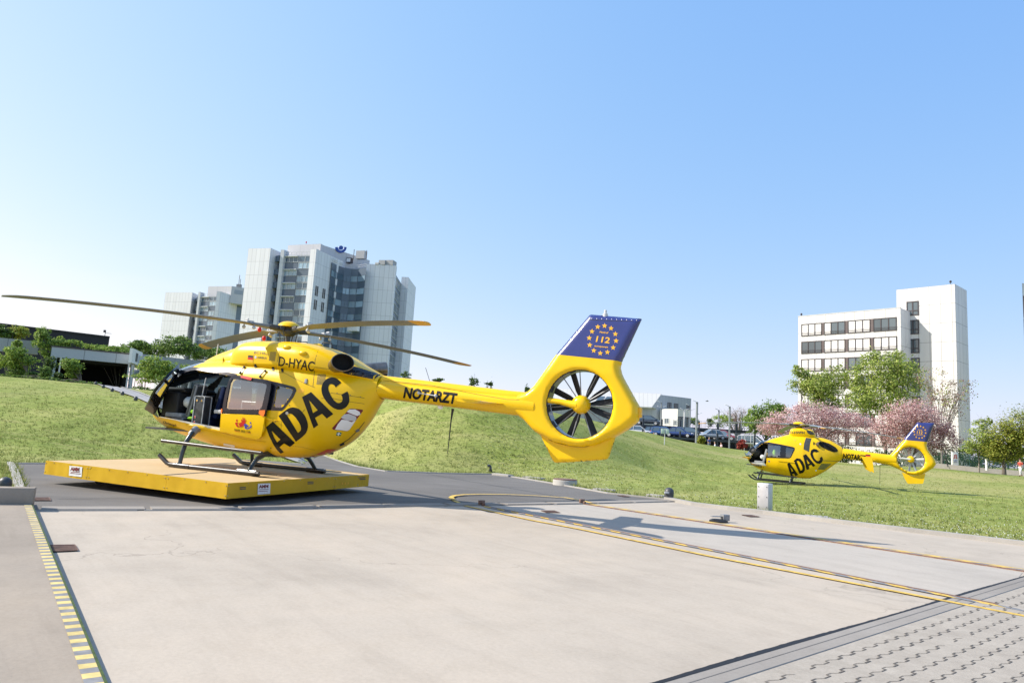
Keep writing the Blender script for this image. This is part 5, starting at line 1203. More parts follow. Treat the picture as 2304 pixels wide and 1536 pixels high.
# rotor
M['blade2']=simple('bluish_rotor_blade',(.24,.265,.29),.35,vary=.1)
rotor(H2,5.1,3.02,2.971+F2.yaw,.30,.30,.29,('blade2','bladetip'),damp=False,tipfrac=.05,twist=[4,-2,4,12],hubmat='dgrey')
b=MB(); b.tube([F2.hv(*Z2([(740,480)])[0],0),F2.hv(*Z2([(785,335)])[0],0)],.012,5); b.build('roof_antenna',[M['lgrey']],H2)
b=MB(); b.tube([F2.hv(*Z4([(1180,430)])[0],0),F2.hv(*Z4([(1178,585)])[0],0)],.010,5); b.build('tail_antenna',[M['black']],H2)
# ------------------------------------------------------------------ landing platform
n_=Vector((.010,-.006,1)).normalized(); o_=Vector((-5.25,16.38,.438))
def onplat(px,py,dz=0):
    v=ray(px,py); o=o_+n_*dz; return CO+v*((o-CO).dot(n_)/v.dot(n_))
PC=[onplat(513,1086.5),onplat(103,1035.5),onplat(491,1028),onplat(831,1067)]
PL_=empty('landing_platform',loc=(PC[0]+PC[1]+PC[2]+PC[3])/4*1.0,label='low yellow landing platform with a pale wooden deck under the large helicopter',cat='landing platform')
inv=Matrix.Translation(-PL_.location)
pt=[inv@p for p in PC]; hh=.285
b=MB(); d0=[p-n_*.004 for p in pt]; b.add([tuple(p) for p in d0]+[tuple(p-n_*.05) for p in d0],[(0,3,2,1),(4,5,6,7)])
def deck_mat():
    b=NB('platform_deck'); co=b.coord(); n=b.noise(co,.6,5,.6); f=b.noise(b.mapping(co,(1,6,1),(0,0,.5)),6,4,.6)
    col=b.ramp(n,[(.3,(.52,.38,.205)),(.7,(.59,.44,.25))]); col=b.mix(.4,col,b.ramp(f,[(.3,(.86,.86,.86)),(.7,(1.05,1.05,1.05))]),'MULTIPLY')
    return b.done(b.bsdf(col,.7,spec=.2))
M['deck']=deck_mat(); b.build('deck',[M['deck']],PL_)
def side_mat():
    b=NB('platform_side_yellow'); co=b.coord(); n=b.noise(co,1.6,5,.65); col=b.ramp(n,[(.3,(.53,.31,.010)),(.7,(.64,.40,.018))])
    return b.done(b.bsdf(col,.42,spec=.25,normal=b.bump(b.noise(co,1.1,2,.5),.35,.05)))
M['pside']=side_mat()
cuts=[(0,1,[0,.30,.735,1]),(0,3,[0,.215,.70,.90,1]),(1,2,[0,.5,1]),(2,3,[0,.5,1])]
sides=[]
for a,c,fr in cuts:
    for f0,f1 in zip(fr[:-1],fr[1:]):
        p0=pt[a].lerp(pt[c],f0); p1=pt[a].lerp(pt[c],f1); d=(p1-p0).normalized(); ou=d.cross(n_).normalized()
        cen=sum(pt,Vector())/4
        if ou.dot((p0+p1)/2-cen)<0: ou=-ou
        p0=p0+d*.003; p1=p1-d*.003; t=.022
        nn=14; vs=[];fs=[]
        for i in range(nn+1):
            q=p0.lerp(p1,i/nn); w=.006*math.sin(i*2.1+f0*9)*(1 if 0<i<nn else 0)
            for dz in (0,-hh*.5,-hh): vs.append(q+ou*(w if dz else 0)+n_*dz)
            for dz in (-hh,0): vs.append(q-ou*t+n_*dz)
        for i in range(nn):
            for j in range(5): fs.append((i*5+j,i*5+(j+1)%5,(i+1)*5+(j+1)%5,(i+1)*5+j))
        fs += [tuple(range(5)),tuple(nn*5+j for j in range(5))]
        b=MB(); b.add(vs,fs)
        if (a,c) in ((0,1),(0,3)):
            for f_ in (.02,.98):
                for dz in (-.05,-.23): b.sphere(p0.lerp(p1,f_)+ou*.004+n_*dz,.011,6,mi=1)
            k=1
            while k*.55<(p1-p0).length: b.sphere(p0+d*k*.55+ou*.004-n_*.025,.010,6,mi=1); k+=1
        so_=b.build('side_panel',[M['pside'],M['steel']],PL_,35); sides.append(so_)
b=MB(); b.prism([(pt[i].lerp(sum(pt,Vector())/4,.34).x,pt[i].lerp(sum(pt,Vector())/4,.34).y) for i in range(4)],pt[0].z-.40,pt[0].z-.30); b.build('chassis',[M['dgrey']],PL_)
for f in ((.15,.15),(.85,.15),(.15,.85),(.85,.85)):
    q=pt[0].lerp(pt[1],f[0]).lerp(pt[3].lerp(pt[2],f[0]),f[1]); q.z=.09-PL_.location.z
    b=MB(); b.lathe([(.088,-.03),(.088,.03)],q,16,M=Matrix.Rotation(R(90),3,'X')); b.build('wheel',[M['black']],PL_,40)
BVP=world_bvh(*sides)
dk=bpy.data.objects['deck']; BVK=world_bvh(dk)
def DP(name,pts,mat,off=.004,bv=None,g=6,**k): return decal(name,[pts],bv or BVP,mat,PL_,g=g,off=off,**k)
for (x0,y0,s,P_,tx,tl,ls) in ((0,1000,2.866,[(450,135),(533,143),(528,208),(446,198)],[(456,168),(514,173),(458,142)],[(456,172),(516,180)],((455,182),(525,192))),(320,930,4.267,[(1108,672),(1228,668),(1224,768),(1105,776)],[(1115,716),(1206,712),(1117,684)],[(1114,720),(1208,730)],((1112,742),(1200,750)))):
    DP('sign_plate',zl(x0,y0,s,P_),M['white'],off=.008)
    text_decal('sign_lettering','AMM',*zl(x0,y0,s,tx),BVP,M['dkred'],PL_,bold=.05,off=.012)
    q=zl(x0,y0,s,[ls[0],ls[1]]); DP('sign_lettering',[q[0],(q[1][0],q[1][1]-2),(q[1][0],q[1][1]-1),(q[0][0],q[0][1]+1.2)],M['dkred'],off=.012)
    q=zl(x0,y0,s,[tl[0],tl[1]]); 
    DP('sign_lettering',[(q[0][0]+1,q[0][1]+1.2),(q[1][0],q[0][1]+.8),(q[1][0],q[0][1]+2.0),(q[0][0]+1,q[0][1]+2.4)],M['dkred'],off=.012)
for x,y in ((965,716),(1615,664),(2115,622)):
    for dy in (-8,8): DP('hand_slot',zl(320,930,4.267,[(x-30,y+dy-4),(x+28,y+dy-7),(x+28,y+dy+2),(x-30,y+dy+5)]),M['dgrey'],off=.006)
for x in (1920,1948,1975): DP('warning_mark',zl(320,930,4.267,[(x-9,680-(x-1920)*.07),(x,655-(x-1920)*.07),(x+9,678-(x-1920)*.07)]),M['gold'],off=.006)
DP('deck_joint',[(365,1068),(466,1061),(466,1062.5),(365,1069.5)],M['dgrey'],bv=BVK,off=.003)
DP('deck_joint',[(447,1044),(530,1040),(530,1041),(447,1045)],M['dgrey'],bv=BVK,off=.003)
# ------------------------------------------------------------------ small things round the pad
def thing(name,loc,**k): return empty(name,loc=loc,**k)
def dome_lamp(loc,label,sc=1.0,group='dark dome lights',rz=0):
    r=empty('path_light',loc=loc,rz=rz,label=label,cat='ground light',group=group)
    b=MB(); b.lathe([(.15*sc,0),(.15*sc,.16*sc),(.13*sc,.18*sc)],(0,0,0),18); b.build('base',[M['dgrey']],r,40)
    b=MB(); b.lathe([(.155*sc,.165*sc),(.155*sc,.21*sc),(.14*sc,.28*sc),(.09*sc,.34*sc),(.02*sc,.365*sc)],(0,0,0),18); b.build('dome_cap',[M['dgrey']],r,50)
    b=MB(); b.box((-.1*sc,-.125*sc,.2*sc),(.16*sc,.05*sc,.06*sc)); b.build('lens',[M['lgrey']],r,bevel=.008); return r
dome_lamp(gz(1505,1122,.03),'grey dome light at the kerb, alone on the lawn side of the concrete',.92)
dome_lamp(gz(8,1106,.06),'black dome light on the grass at the left edge, behind the low concrete block',.72)
q=onplat(667,1050); q=gz(667,1035,.0); dome_lamp(q,'dark green dome light behind the platform, under the large helicopter tail',1.35)
for i,(x,y,lb) in enumerate(((215,865,'topmost of the dark lights stepping up the path edge, nearest the dark gateway'),(232,873,'second dark light from the top along the path edge'),(252,881,'middle dark light of the row along the path edge'),(275,889,'fourth dark light from the top along the path edge'),(305,901,'lowest dark light of the row along the path edge, nearest the helicopter nose'))):
    p=hit(x,y); dome_lamp(p,lb,.6,'dark lights along the path edge')
r=thing('vent_pipe',gz(1103,1064,.02),label='black gooseneck vent pipe standing in the grass beside the asphalt',cat='vent pipe')
b=MB(); b.tube([(0,0,-.05),(0,0,.14)],.075,12); b.build('sleeve',[M['black']],r,40)
b=MB(); b.tube([(0,0,.13),(0,0,.22),(-.02,0,.285),(-.07,-.02,.31),(-.13,-.04,.29)],.055,12); b.build('bend',[M['dgrey']],r,40)
p=gz(1271,1091,.0); r=thing('concrete_ring',p,label='round white concrete shaft ring with a dark lid in the grass',cat='manhole ring')
b=MB(); b.lathe([(.43,-.05),(.43,.17),(.40,.19)],(0,0,0),36); b.build('ring',[concrete_mat('pale_ring',(.46,.45,.42),(.5,.48,.44),crack=False)],r,40)
b=MB(); b.lathe([(.415,.19),(.415,.215),(.39,.22)],(0,0,0),36); b.build('lid',[M['rust']],r,40)
for x0,x1,y,lb in ((1113,1150,1066,'flat concrete slab in the grass just right of the vent pipe'),(1180,1222,1073,'flat concrete slab in the grass left of the round shaft ring'),(1337,1382,1100,'flat concrete slab in the grass right of the round shaft ring'),(1458,1496,1113.5,'flat concrete slab in the grass touching the grey dome light'),(1815,1867,1162,'pale flat cover in the lawn right of the steel cabinet')):
    a,c=gz(x0,y,.04),gz(x1,y+4,.04); r=thing('ground_slab',(a+c)/2,label=lb,cat='slab',group='flat slabs in the lawn'); r.location.z=.0
    b=MB(); d=(c-a); L=d.length; b.box((0,0,.03),(L,.35 if x0<1500 else .5,.10),rz=math.atan2(d.y,d.x)); b.build('cover',[M['kerb']],r,bevel=.012)
# steel cabinet
a,c=gz(1703,1149,.02),gz(1729,1152,.02); r=thing('utility_cabinet',(a+c)/2,rz=math.atan2((c-a).y,(c-a).x),label='plain light grey steel cabinet standing alone on the lawn by the kerb',cat='cabinet'); r.location.z=.0
wc=(c-a).length; b=MB(); b.box((0,.14,.40),(wc,.28,.70)); b.build('body',[M['lgrey']],r,bevel=.008)
b=MB(); b.box((0,-.006,.40),(wc*.96,.012,.67)); d_=b.build('front_panel',[simple('galvanised_panel',(.50,.50,.51),.35,.3,vary=.1,scale=5)],r,bevel=.004)
for x in (-.36,.36):
    for z in (.14,.40,.66): b=MB(); b.lathe([(.014,0),(.012,.012)],(x*wc,-.012,z),8,M=Matrix.Rotation(R(90),3,'X')); b.build('bolt',[M['dgrey']],d_)
for x in (-.4,.4): b=MB(); b.box((x*wc,.14,.03),(.06,.22,.10)); b.build('foot',[M['dgrey']],r)
# drains
def drain(px,nbars,label,z=.006):
    P_=[gz(*p) for p in px]; cx=sum(P_,Vector())/4; r=thing('drain_grate',(cx.x,cx.y,0),label=label,cat='drain grate',group='drain grates')
    Q=[p-Vector((cx.x,cx.y,0)) for p in P_]
    b=MB(); b.add([(p.x,p.y,z) for p in Q],[(0,1,2,3)]); b.build('shaft',[M['dark_in']],r)  # flat black sheet, the darkness of the shaft painted in
    f=MB(); ribbon(f,[Q[0],Q[1],Q[2],Q[3],Q[0]],.03,z+.010); f.build('frame',[M['rust']],r)
    for i in range(nbars):
        t=(i+.5)/nbars; g_=MB(); ribbon(g_,[Q[0].lerp(Q[3],t),Q[1].lerp(Q[2],t)],(Q[0]-Q[3]).length/nbars*.42,z+.014,h=.008); g_.build('bar',[simple('grate_bar',(.13,.07,.06),.6,.3) if i==0 and 'gb' not in M else M['rust']],r)
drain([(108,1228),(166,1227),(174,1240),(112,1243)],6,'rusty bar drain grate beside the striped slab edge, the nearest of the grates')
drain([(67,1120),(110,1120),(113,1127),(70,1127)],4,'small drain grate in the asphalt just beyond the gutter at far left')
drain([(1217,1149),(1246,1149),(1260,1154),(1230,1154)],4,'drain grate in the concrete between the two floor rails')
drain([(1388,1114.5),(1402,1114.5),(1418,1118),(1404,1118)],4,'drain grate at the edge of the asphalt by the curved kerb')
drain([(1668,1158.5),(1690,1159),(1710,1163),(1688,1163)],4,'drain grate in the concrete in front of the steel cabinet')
# recessed pad fitting
p=gz(1622,1174); r=thing('pad_light',p,rz=.3,label='low black pad light fitting with a grey box lying on the concrete',cat='pad light')
b=MB(); b.lathe([(.20,0),(.20,.03),(.14,.06)],(-.06,0,0),16); b.build('base',[M['black']],r,40)
b=MB(); b.box((.10,0,.10),(.16,.14,.13)); b.box((-.1,0,.12),(.3,.08,.02)); b.build('lamp_box',[M['grey']],r,bevel=.01)
# low concrete block at left
p=gz(30,1136,.10); r=MB(); a=gz(-60,1132,.1); c=gz(64,1133,.1); d=(c-a).normalized(); L=(c-a).length
r.box((a+c)/2+Vector((0,.12,.09)),(L,.24,.30),rz=math.atan2(d.y,d.x)); r.build('concrete_block',[M['slab']],bevel=.015,label='low weathered concrete wall block at the left border, beyond the striped slab edge',cat='concrete block')
# ------------------------------------------------------------------ buildings
M['clad']=panels('white_grey_cladding',(.74,.755,.78),1.25,3.45,.05,.62,.5,.05)
M['clad2']=panels('pale_cladding',(.60,.62,.64),1.25,3.45,.05,.7,.5,.04)
M['pent']=panels('rooftop_cladding',(.52,.53,.54),4.0,9,.05,.7,.6,.04)
M['cladr']=panels('white_concrete_panels',(.68,.675,.67),1.75,3.3,.05,.50,.6,.04,stain=.12)
M['cladp']=panels('portal_panels',(.40,.44,.48),2.6,1.0,.035,.4,.5,.05)
M['spand']=simple('slate_spandrel',(.10,.135,.18),.35,vary=.08,scale=.5)
M['spand2']=simple('pale_spandrel',(.30,.34,.38),.4,vary=.06,scale=.5)
def winmat(name,c,rough=.06,var=.25,spec=.7):
    b=NB(name); o=b.node('ShaderNodeObjectInfo'); n=b.noise(b.coord(),.35,4,.6)
    r=b.math('ADD',b.math('MULTIPLY',o.outputs['Random'],.7),b.math('MULTIPLY',n,.3))
    col=b.ramp(r,[(.15,tuple(x*(1-var) for x in c)),(.85,tuple(x*(1+var) for x in c))])
    return b.done(b.bsdf(col,rough,spec=spec,coat=.3))
M['win']=winmat('dark_window_glass',(.085,.13,.175)); M['winl']=winmat('sky_window_glass',(.26,.36,.44),.1,.4); M['winr']=winmat('grey_window_glass',(.10,.13,.15))
M['frame_d']=simple('dark_window_frame',(.05,.04,.045),.5,vary=.1); M['frame_l']=simple('pale_window_frame',(.48,.52,.55),.45,vary=.06)
M['blind']=simple('white_roller_blind',(.74,.73,.72),.7,vary=.04,scale=.7)
def rad_(p): return Vector((p.x,p.y,0)).normalized()
def wall_uv(me):
    uv=me.uv_layers.new(name='UVMap')
    for p in me.polygons:
        n=p.normal
        if abs(n.z)>.7:
            for li in p.loop_indices: c=me.vertices[me.loops[li].vertex_index].co; uv.data[li].uv=(c.x,c.y)
        else:
            t=Vector((-n.y,n.x,0)).normalized(); o=me.vertices[me.loops[p.loop_indices[0]].vertex_index].co.dot(t)
            mn=min(me.vertices[me.loops[li].vertex_index].co.dot(t) for li in p.loop_indices); zt=max(me.vertices[me.loops[li].vertex_index].co.z for li in p.loop_indices)
            for li in p.loop_indices: c=me.vertices[me.loops[li].vertex_index].co; uv.data[li].uv=(c.dot(t)-mn, c.z-zt)
def block(name,pts,z0,z1,mat,parent,origin,**k):
    b=MB(); b.prism([(p.x-origin.x,p.y-origin.y) for p in pts],z0-origin.z,z1-origin.z); o=b.build(name,[mat],parent,**k); wall_uv(o.data); return o
class Wall:
    def __init__(s,p,q,origin): s.p=Vector((p.x,p.y,0))-Vector((origin.x,origin.y,0)); s.d=(Vector((q.x,q.y,0))-Vector((p.x,p.y,0))); s.L=s.d.length; s.d.normalize(); s.n=Vector((s.d.y,-s.d.x,0)); s.oz=origin.z; s.M=Matrix((s.d,-s.n,Vector((0,0,1)))).transposed()
    def pt(s,a,z,off=0): v=s.p+s.d*a+s.n*off; return Vector((v.x,v.y,z-s.oz))
    def box(s,mb,a0,a1,z0,z1,off0,off1,mi=0): mb.box(s.pt((a0+a1)/2,(z0+z1)/2,(off0+off1)/2),(a1-a0,abs(off1-off0),z1-z0),M=s.M,mi=mi)
def window(wall,a0,a1,z0,z1,parent,mats=('win','frame_l'),nv=2,fw=.08,depth=.12,hbar=None,off=.0,panes=None,rail=False):
    f=MB(); 
    for i in range(nv+1):
        a=a0+(a1-a0)*i/nv; wall.box(f,a-fw/2,a+fw/2,z0,z1,off-.05,off+depth)
    e=fw/2+.003
    for z in ([z0+fw/2,z1-fw/2]+([hbar] if hbar else [])): wall.box(f,a0+e,a1-e,z-fw/2,z+fw/2,off-.05,off+depth-.012)
    if rail:
        for z in (z0+.35,z0+.62): wall.box(f,a0,a1,z-.03,z+.03,off+depth+.08,off+depth+.13)
    fo=f.build('window',[M[mats[1]]],parent)
    for i in range(nv):
        g=MB(); b0=a0+(a1-a0)*i/nv+e; b1=a0+(a1-a0)*(i+1)/nv-e
        m=panes[i] if panes else mats[0]
        wall.box(g,b0,b1,z0+fw,z1-fw,off-.03,off+.02); g.build('blind' if m=='blind' else 'pane',[M[m]],fo)
    return fo
def tower(cfg,Y,label,sto,sc):
    """two-block hospital tower; px corners on the roof plane"""
    A0,A1,A2=cfg['A']; r=gy(A1[0],A1[1],Y); z=r.z; G=lambda p,dz=0: gz(p[0],p[1],z+dz)
    org=Vector((r.x,r.y,0)); T=empty('hospital_tower',loc=org,label=label,cat='building',group='grey hospital towers')
    a0,a1,a2=G(A0),G(A1),G(A2); back=Vector((a2.x-a1.x,a2.y-a1.y,0)).normalized()*13*sc
    block('wall',[a0,a1,a2,a2+back,a0+back],.0,z,M['clad'],T,org)
    c0,c1,c2=G(cfg['C'][0]),G(cfg['C'][1]),G(cfg['C'][2])
    bk=Vector((c2.x-c1.x,c2.y-c1.y,0)).normalized(); ins=bk*.9*sc
    block('wall',[c0,c1,c2,c2+bk*5*sc,c0+bk*16*sc],.0,z,M['clad'],T,org)
    b0,b1=G(cfg['B'][0]),G(cfg['B'][1]); block('wall',[b0,b1,b1+bk*2*sc,b0+bk*2*sc],.0,z,M['clad2'],T,org)
    # recessed links
    block('recess_wall',[a2+bk*1.2*sc,b1+bk*1.2*sc,b1+bk*6*sc,a2+bk*6*sc],0,z-1.0*sc,M['spand'],T,org)
    w0,w1=b1+ins,c0+ins; zg=z-1.4*sc
    block('bay_wall',[w0,w1,w1+bk*12*sc,w0+bk*12*sc],0,zg,M['spand'],T,org)
    wl=Wall(w0,w1,org); L=wl.L; k=0; zz_=zg
    while zz_>cfg['zmin']:
        h=sto*.46
        b=MB(); wl.box(b,.05,L*.49,zz_-h*.12-.1,zz_-.05,-.02,.55*sc); b.build('window_hood',[M['frame_l']],T)
        window(wl,.1,L*.48,zz_-sto*.5,zz_-sto*.09,T,('winl' if (k*7+3)%3 else 'win','frame_l'),3,.10*sc,.12,off=.02)
        window(wl,L*.52,L-.1,zz_-sto*.02-h*.98,zz_-sto*.04,T,('win','frame_l'),2,.09*sc,.10,off=.01) if k%2==0 else None
        window(wl,L*.52,L-.1,zz_-sto*.98,zz_-sto*.52,T,('winl','frame_l'),3,.09*sc,.10,off=.01)
        b=MB(); wl.box(b,.08,L*.49,zz_-sto*.96,zz_-sto*.53,-.02,.05); wl.box(b,L*.505,L-.06,zz_-sto*.50,zz_-sto*.04,-.02,.006); b.build('spandrel',[M['spand']],T)
        bl=MB(); wr=Wall(a2,b0,org); wr.box(bl,.05,wr.L*.9,zz_-sto*.45,zz_-sto*.02,-.9*sc,.1*sc); bl.build('balcony',[M['spand']],T)
        zz_-=sto; k+=1
    b=MB()
    for f in (.25,.9): wl.box(b,0,L,zg+f*sc,zg+f*sc+.08*sc,-.05,.05)
    for i in range(6): wl.box(b,L*i/5-.04,L*i/5+.04,zg,zg+.98*sc,-.04,.04)
    b.build('roof_railing',[M['lgrey']],T)
    return T,org,z,G,bk,(c0,c1,c2)
MC=dict(A=((559.2,559),(609.2,557.8),(622.2,563.7)),B=((632,561.7),(639.6,561.8)),C=((698.9,560.4),(712.1,560),(748,576.5)),zmin=8)
T1_,o1,z1,G1,bk1,(c0,c1,c2)=tower(MC,174,'tall grey hospital tower with curved dark glass front and blue rooftop logo',3.45,1.0)
# slots in the side of the middle block
wsd=Wall(c1,c2,o1)
for g_,(x0,x1) in enumerate(((.16,.34),(.60,.78))):
    for (y0,y1) in ((11.1,13.6),(14.6,17.1)):
        for s_ in (0,.55):
            for q_ in (0,.22): b=MB(); a=wsd.L*(x0+(x1-x0)*(s_+q_)); wsd.box(b,a,a+wsd.L*.022+.06,z1-y1+2,z1-y0+2,-.1,.03); b.build('slot_window',[M['frame_d']],T1_)
# concave glass front
zg=z1-1.7; cur=[gz(x,y,zg) for x,y in ((747,590),(760,595),(775,599),(791,601.6),(807,603),(824,602.3))]
ctr=(cur[0]+cur[-1])/2; dirb=Vector((ctr.x,ctr.y,0)).normalized()
cur=[p+dirb*(1.8*math.sin(math.pi*i/5)) for i,p in enumerate(cur)]
bmass=[*cur,cur[-1]+dirb*9,cur[0]+dirb*9]; block('glass_front',bmass,0,zg,M['spand'],T1_,o1)
for i in range(5):
    w=Wall(cur[i],cur[i+1],o1); zz_=zg-1.9; k=0
    while zz_>6:
        window(w,.06,w.L-.06,zz_-1.75,zz_,T1_,('winl' if (i>2 or (k+i)%3==0) else 'win','spand'),(2,1,2,1,1)[i],.1,.08,off=.01); zz_-=3.45; k+=1
d0,d1=G1((824,593.2)),G1((891.25,597.3)); d2=gz(902,614.5,z1-.4); bd=Vector((d2.x-d1.x,d2.y-d1.y,0)).normalized()
block('wall',[d0,d1,d1+bd*1.2,d1+bd*1.2+Vector((-3,3,0)),d0+bd*14],0,z1,M['clad'],T1_,o1)
e0,e1,e2=gz(903,620.2,z1),gz(919.5,621.2,z1),gz(926,631,z1)
e0=d1+bd*15.5+Vector((-.3,0,0)); e0=gz(904,620.5,z1); 
block('wall',[e0,e1,e2,e2+bd*8,e0+bd*8],0,z1-.3,M['clad'],T1_,o1)
w0,w1=d1+bd*1.25+Vector((-.15,.1,0)),e0; w=Wall(w0,w1,o1); block('bay_wall',[w0,w1,w1+Vector((-6,4,0)),w0+Vector((-6,4,0))],0,z1-2.2,M['spand'],T1_,o1); zz_=z1-2.6
while zz_>6: window(w,.1,w.L*.92,zz_-2.5,zz_-.25,T1_,('winr','frame_l'),2,.14,.12,off=.02); zz_-=3.45
# rooftop
zp=z1+3.3; p0,p1,p2,p3=gz(648,551.7,zp),gz(722,548.4,zp),gz(729,552.2,zp),gz(832,586,zp)
ph=block('rooftop_block',[p0,p1,p2,p3,p3+Vector((-4,14,0)),p0+Vector((4,16,0))],z1-2.5,zp,M['pent'],T1_,o1)
BVW=BVHTree.FromPolygons([Vector((p.x,p.y,z)) for p,z in ((p2,z1-6),(p3,z1-6),(p3,zp+8),(p2,zp+8))],[(0,1,2,3)])
cx,cy,s_=340+1583/3.716,520+142/3.716,3.716
circ=[(cx+18/s_*math.cos(R(a)),cy-.6+18/s_*math.sin(R(a))) for a in range(0,360,15)]
arc=[(cx+47/s_*math.cos(R(a)),cy-2+47/s_*math.sin(R(a))*1.02) for a in range(0,181,10)]+[(cx+27/s_*math.cos(R(a)),cy-2.6+30/s_*math.sin(R(a))) for a in range(180,-1,-10)]
M['logo']=simple('blue_logo',(.012,.06,.30),.4,vary=.05)
decal('roof_logo',[circ],BVW,M['logo'],T1_,g=2,off=.25,thick=.2); decal('roof_logo',[arc],BVW,M['logo'],T1_,g=2,off=.25,thick=.2)
def roofbox(px0,px1,py0,py1,z,dep,mat,name,parent,org):
    a=gz(px0,py1,z); c=gz(px1,py1,z); h=(py1-py0)*a.y/F; b=MB(); m=(a+c)/2; d=c-a
    b.box(Vector((m.x-org.x,m.y-org.y,z-org.z))+Vector((0,dep/2,h/2)),(d.length,dep,h),rz=math.atan2(d.y,d.x)); return b.build(name,[mat],parent)
roofbox(854,868,584.5,595,z1+.02,2.5,M['pent'],'roof_unit',T1_,o1); roofbox(869.5,886,584.3,596.3,z1+.02,2.5,M['pent'],'roof_unit',T1_,o1); roofbox(845,853,590,594,z1+.02,1.5,M['lgrey'],'roof_unit',T1_,o1)
def wallpt(px,py,off=0.0):
    h,n,i,t=BVW.ray_cast(CO,ray(px,py).normalized()); return (h if h is not None else gz(px,py,z1))-Vector((0,off,0))
q=wallpt(787.5,588,.8)-o1; b=MB(); b.box(q,(1.6,1.2,1.4),rz=-.4,mi=0); b.box(q+Vector((-.1,-.64,0)),(1.2,.1,1.0),rz=-.4,mi=1); b.build('facade_lift',[M['frame_d'],M['white']],T1_)
q=gz(815,586,z1+2)-o1; b=MB(); b.box(q+Vector((0,-1.5,1.1)),(2.6,1.5,2.2),rz=-.3); b.build('roof_unit',[M['pent']],T1_)
for x,y0,y1 in ((800.5,566,590),(828.5,568,590)):
    q=gz(x,y1,z1)-o1; q.y-=3; b=MB(); b.tube([q,q+Vector((0,0,(y1-y0)*.112))],.09,6); b.build('roof_mast',[M['frame_d']],T1_)
q=gz(688.6,551,zp)-o1; b=MB(); b.tube([q,q+Vector((0,0,.5))],.07,6,mi=0); b.tube([q+Vector((0,0,.5)),q+Vector((0,0,.9))],.16,6,mi=1); b.build('warning_light',[M['lgrey'],M['red']],T1_)
b=MB(); pts=[p+Vector((0,0,zg))-o1-Vector((0,0,0)) for p in [Vector((c.x,c.y,0)) for c in cur]]
for dz in (.5,1.0): b.tube([p+Vector((0,0,dz)) for p in pts],.05,5)
for p in pts: b.tube([p,p+Vector((0,0,1.0))],.05,5)
b.build('roof_railing',[M['lgrey']],T1_)
q=Vector(cur[4]).lerp(cur[5],.2); b=MB(); w=Wall(cur[3],cur[5],o1); zz_=gy(797,738,182).z; w.box(b,w.L*.30,w.L*.95,zz_-.75,zz_+.65,.15,1.2,mi=0); w.box(b,w.L*.33,w.L*.92,zz_+.7,zz_+.85,.3,1.1,mi=1); b.build('cleaning_cradle',[M['white'],M['frame_d']],T1_)
# left tower
LC=dict(A=((372.5,657.5),(433,657.6),(442.9,662.3)),B=((446.8,656.6),(451.3,656.7)),C=((488.4,655.2),(496.9,655.8),(535.3,668.4)),zmin=14)
T2_,o2,z2,G2,bk2,(f0,f1,f2)=tower(LC,246,'lower pale hospital tower at far left, behind the main rotor blade',3.45,1.1)
gq=gz(546,671,z2); block('glass_front',[f2,gq,gq+bk2*8,f2+bk2*8],0,z2-1,M['win'],T2_,o2)
zq=z2+3.0; q0,q1,q2=gz(468.9,644.4,zq),gz(521.6,643.6,zq),gz(549,647.8,zq); block('rooftop_block',[q0,q1,q2,q2+Vector((4,14,0)),q0+Vector((2,18,0))],z2-3,zq,M['pent'],T2_,o2)
w=Wall(q1,q2,o2); b=MB(); w.box(b,w.L*.25,w.L*.95,z2+.4,z2+1.9,-.1,.05); b.build('louvre',[M['spand2']],T2_)
q=gz(531.5,644.5,zq)-o2; q.y+=2; b=MB(); b.tube([q,q+Vector((0,0,4.6))],.12,6); b.tube([q+Vector((.5,0,0)),q+Vector((.5,0,3.2))],.10,6); b.box(q+Vector((.2,0,.6)),(1.6,1,1.2)); b.build('roof_mast',[M['grey']],T2_)
# ---- white office block on the right
TR=gy(2148,638.75,118); zt=TR.z; TL=gz(2016.7,652,zt); TS=gz(2175,653.6,zt); oR=Vector((TR.x,TR.y,0))
BR=empty('office_building',loc=oR,label='white panelled office block with a taller windowless stair tower, behind the blossom trees',cat='building')
bkR=Vector((TS.x-TR.x,TS.y-TR.y,0)).normalized()
tow=block('stair_tower',[TL,TR,TS,TS+Vector((-3,3,0)),TL+bkR*8],-.5,zt,M['cladr'],BR,oR)
Q=gy(2026,692.7,120.6); zm=Q.z; P0=gz(1796,712.5,zm); P2_=gz(2038.6,697.3,zm); bkm=Vector((P2_.x-Q.x,P2_.y-Q.y,0)).normalized()
block('main_wall',[P0,Q,P2_,P2_+bkm*9,P0+bkm*12],-.5,zm,M['cladr'],BR,oR)
# coping
wf=Wall(P0,Q,oR); b=MB(); wf.box(b,-.05,wf.L+.05,zm+.002,zm+.14,-.3,.04); b.build('coping',[M['lgrey']],BR)
fl0=[(203,415,203,502),(203,540,203,628),(203,663,203,755)]
def zwall(px,py,wall,org):
    v=ray(px,py); n=wall.n; p=wall.p+org; t=((p.x-CO.x)*n.x+(p.y-CO.y)*n.y)/(v.x*n.x+v.y*n.y); h=CO+v*t; return h.z,(Vector((h.x-p.x,h.y-p.y,0))).dot(wall.d)
zA1,_=zwall(1740+203/3.2,600+415/3.2,wf,oR); zA0,_=zwall(1740+203/3.2,600+502/3.2,wf,oR); zB1,_=zwall(1740+203/3.2,600+540/3.2,wf,oR); pitch=zA1-zB1
xs_=[zwall(1740+x/3.2,600+440/3.2,wf,oR)[1] for x in (203,357,365,525,537,707,720,890)]
opn={0:[['blind']*3,['blind','winr','winr'],['blind']*3,['winr']*3],1:[['winr']*3,['blind']*3,['blind','blind','blind'],['blind']*3],2:[['blind']*3,['blind']*3,['winr','winr','blind'],['blind']*3]}
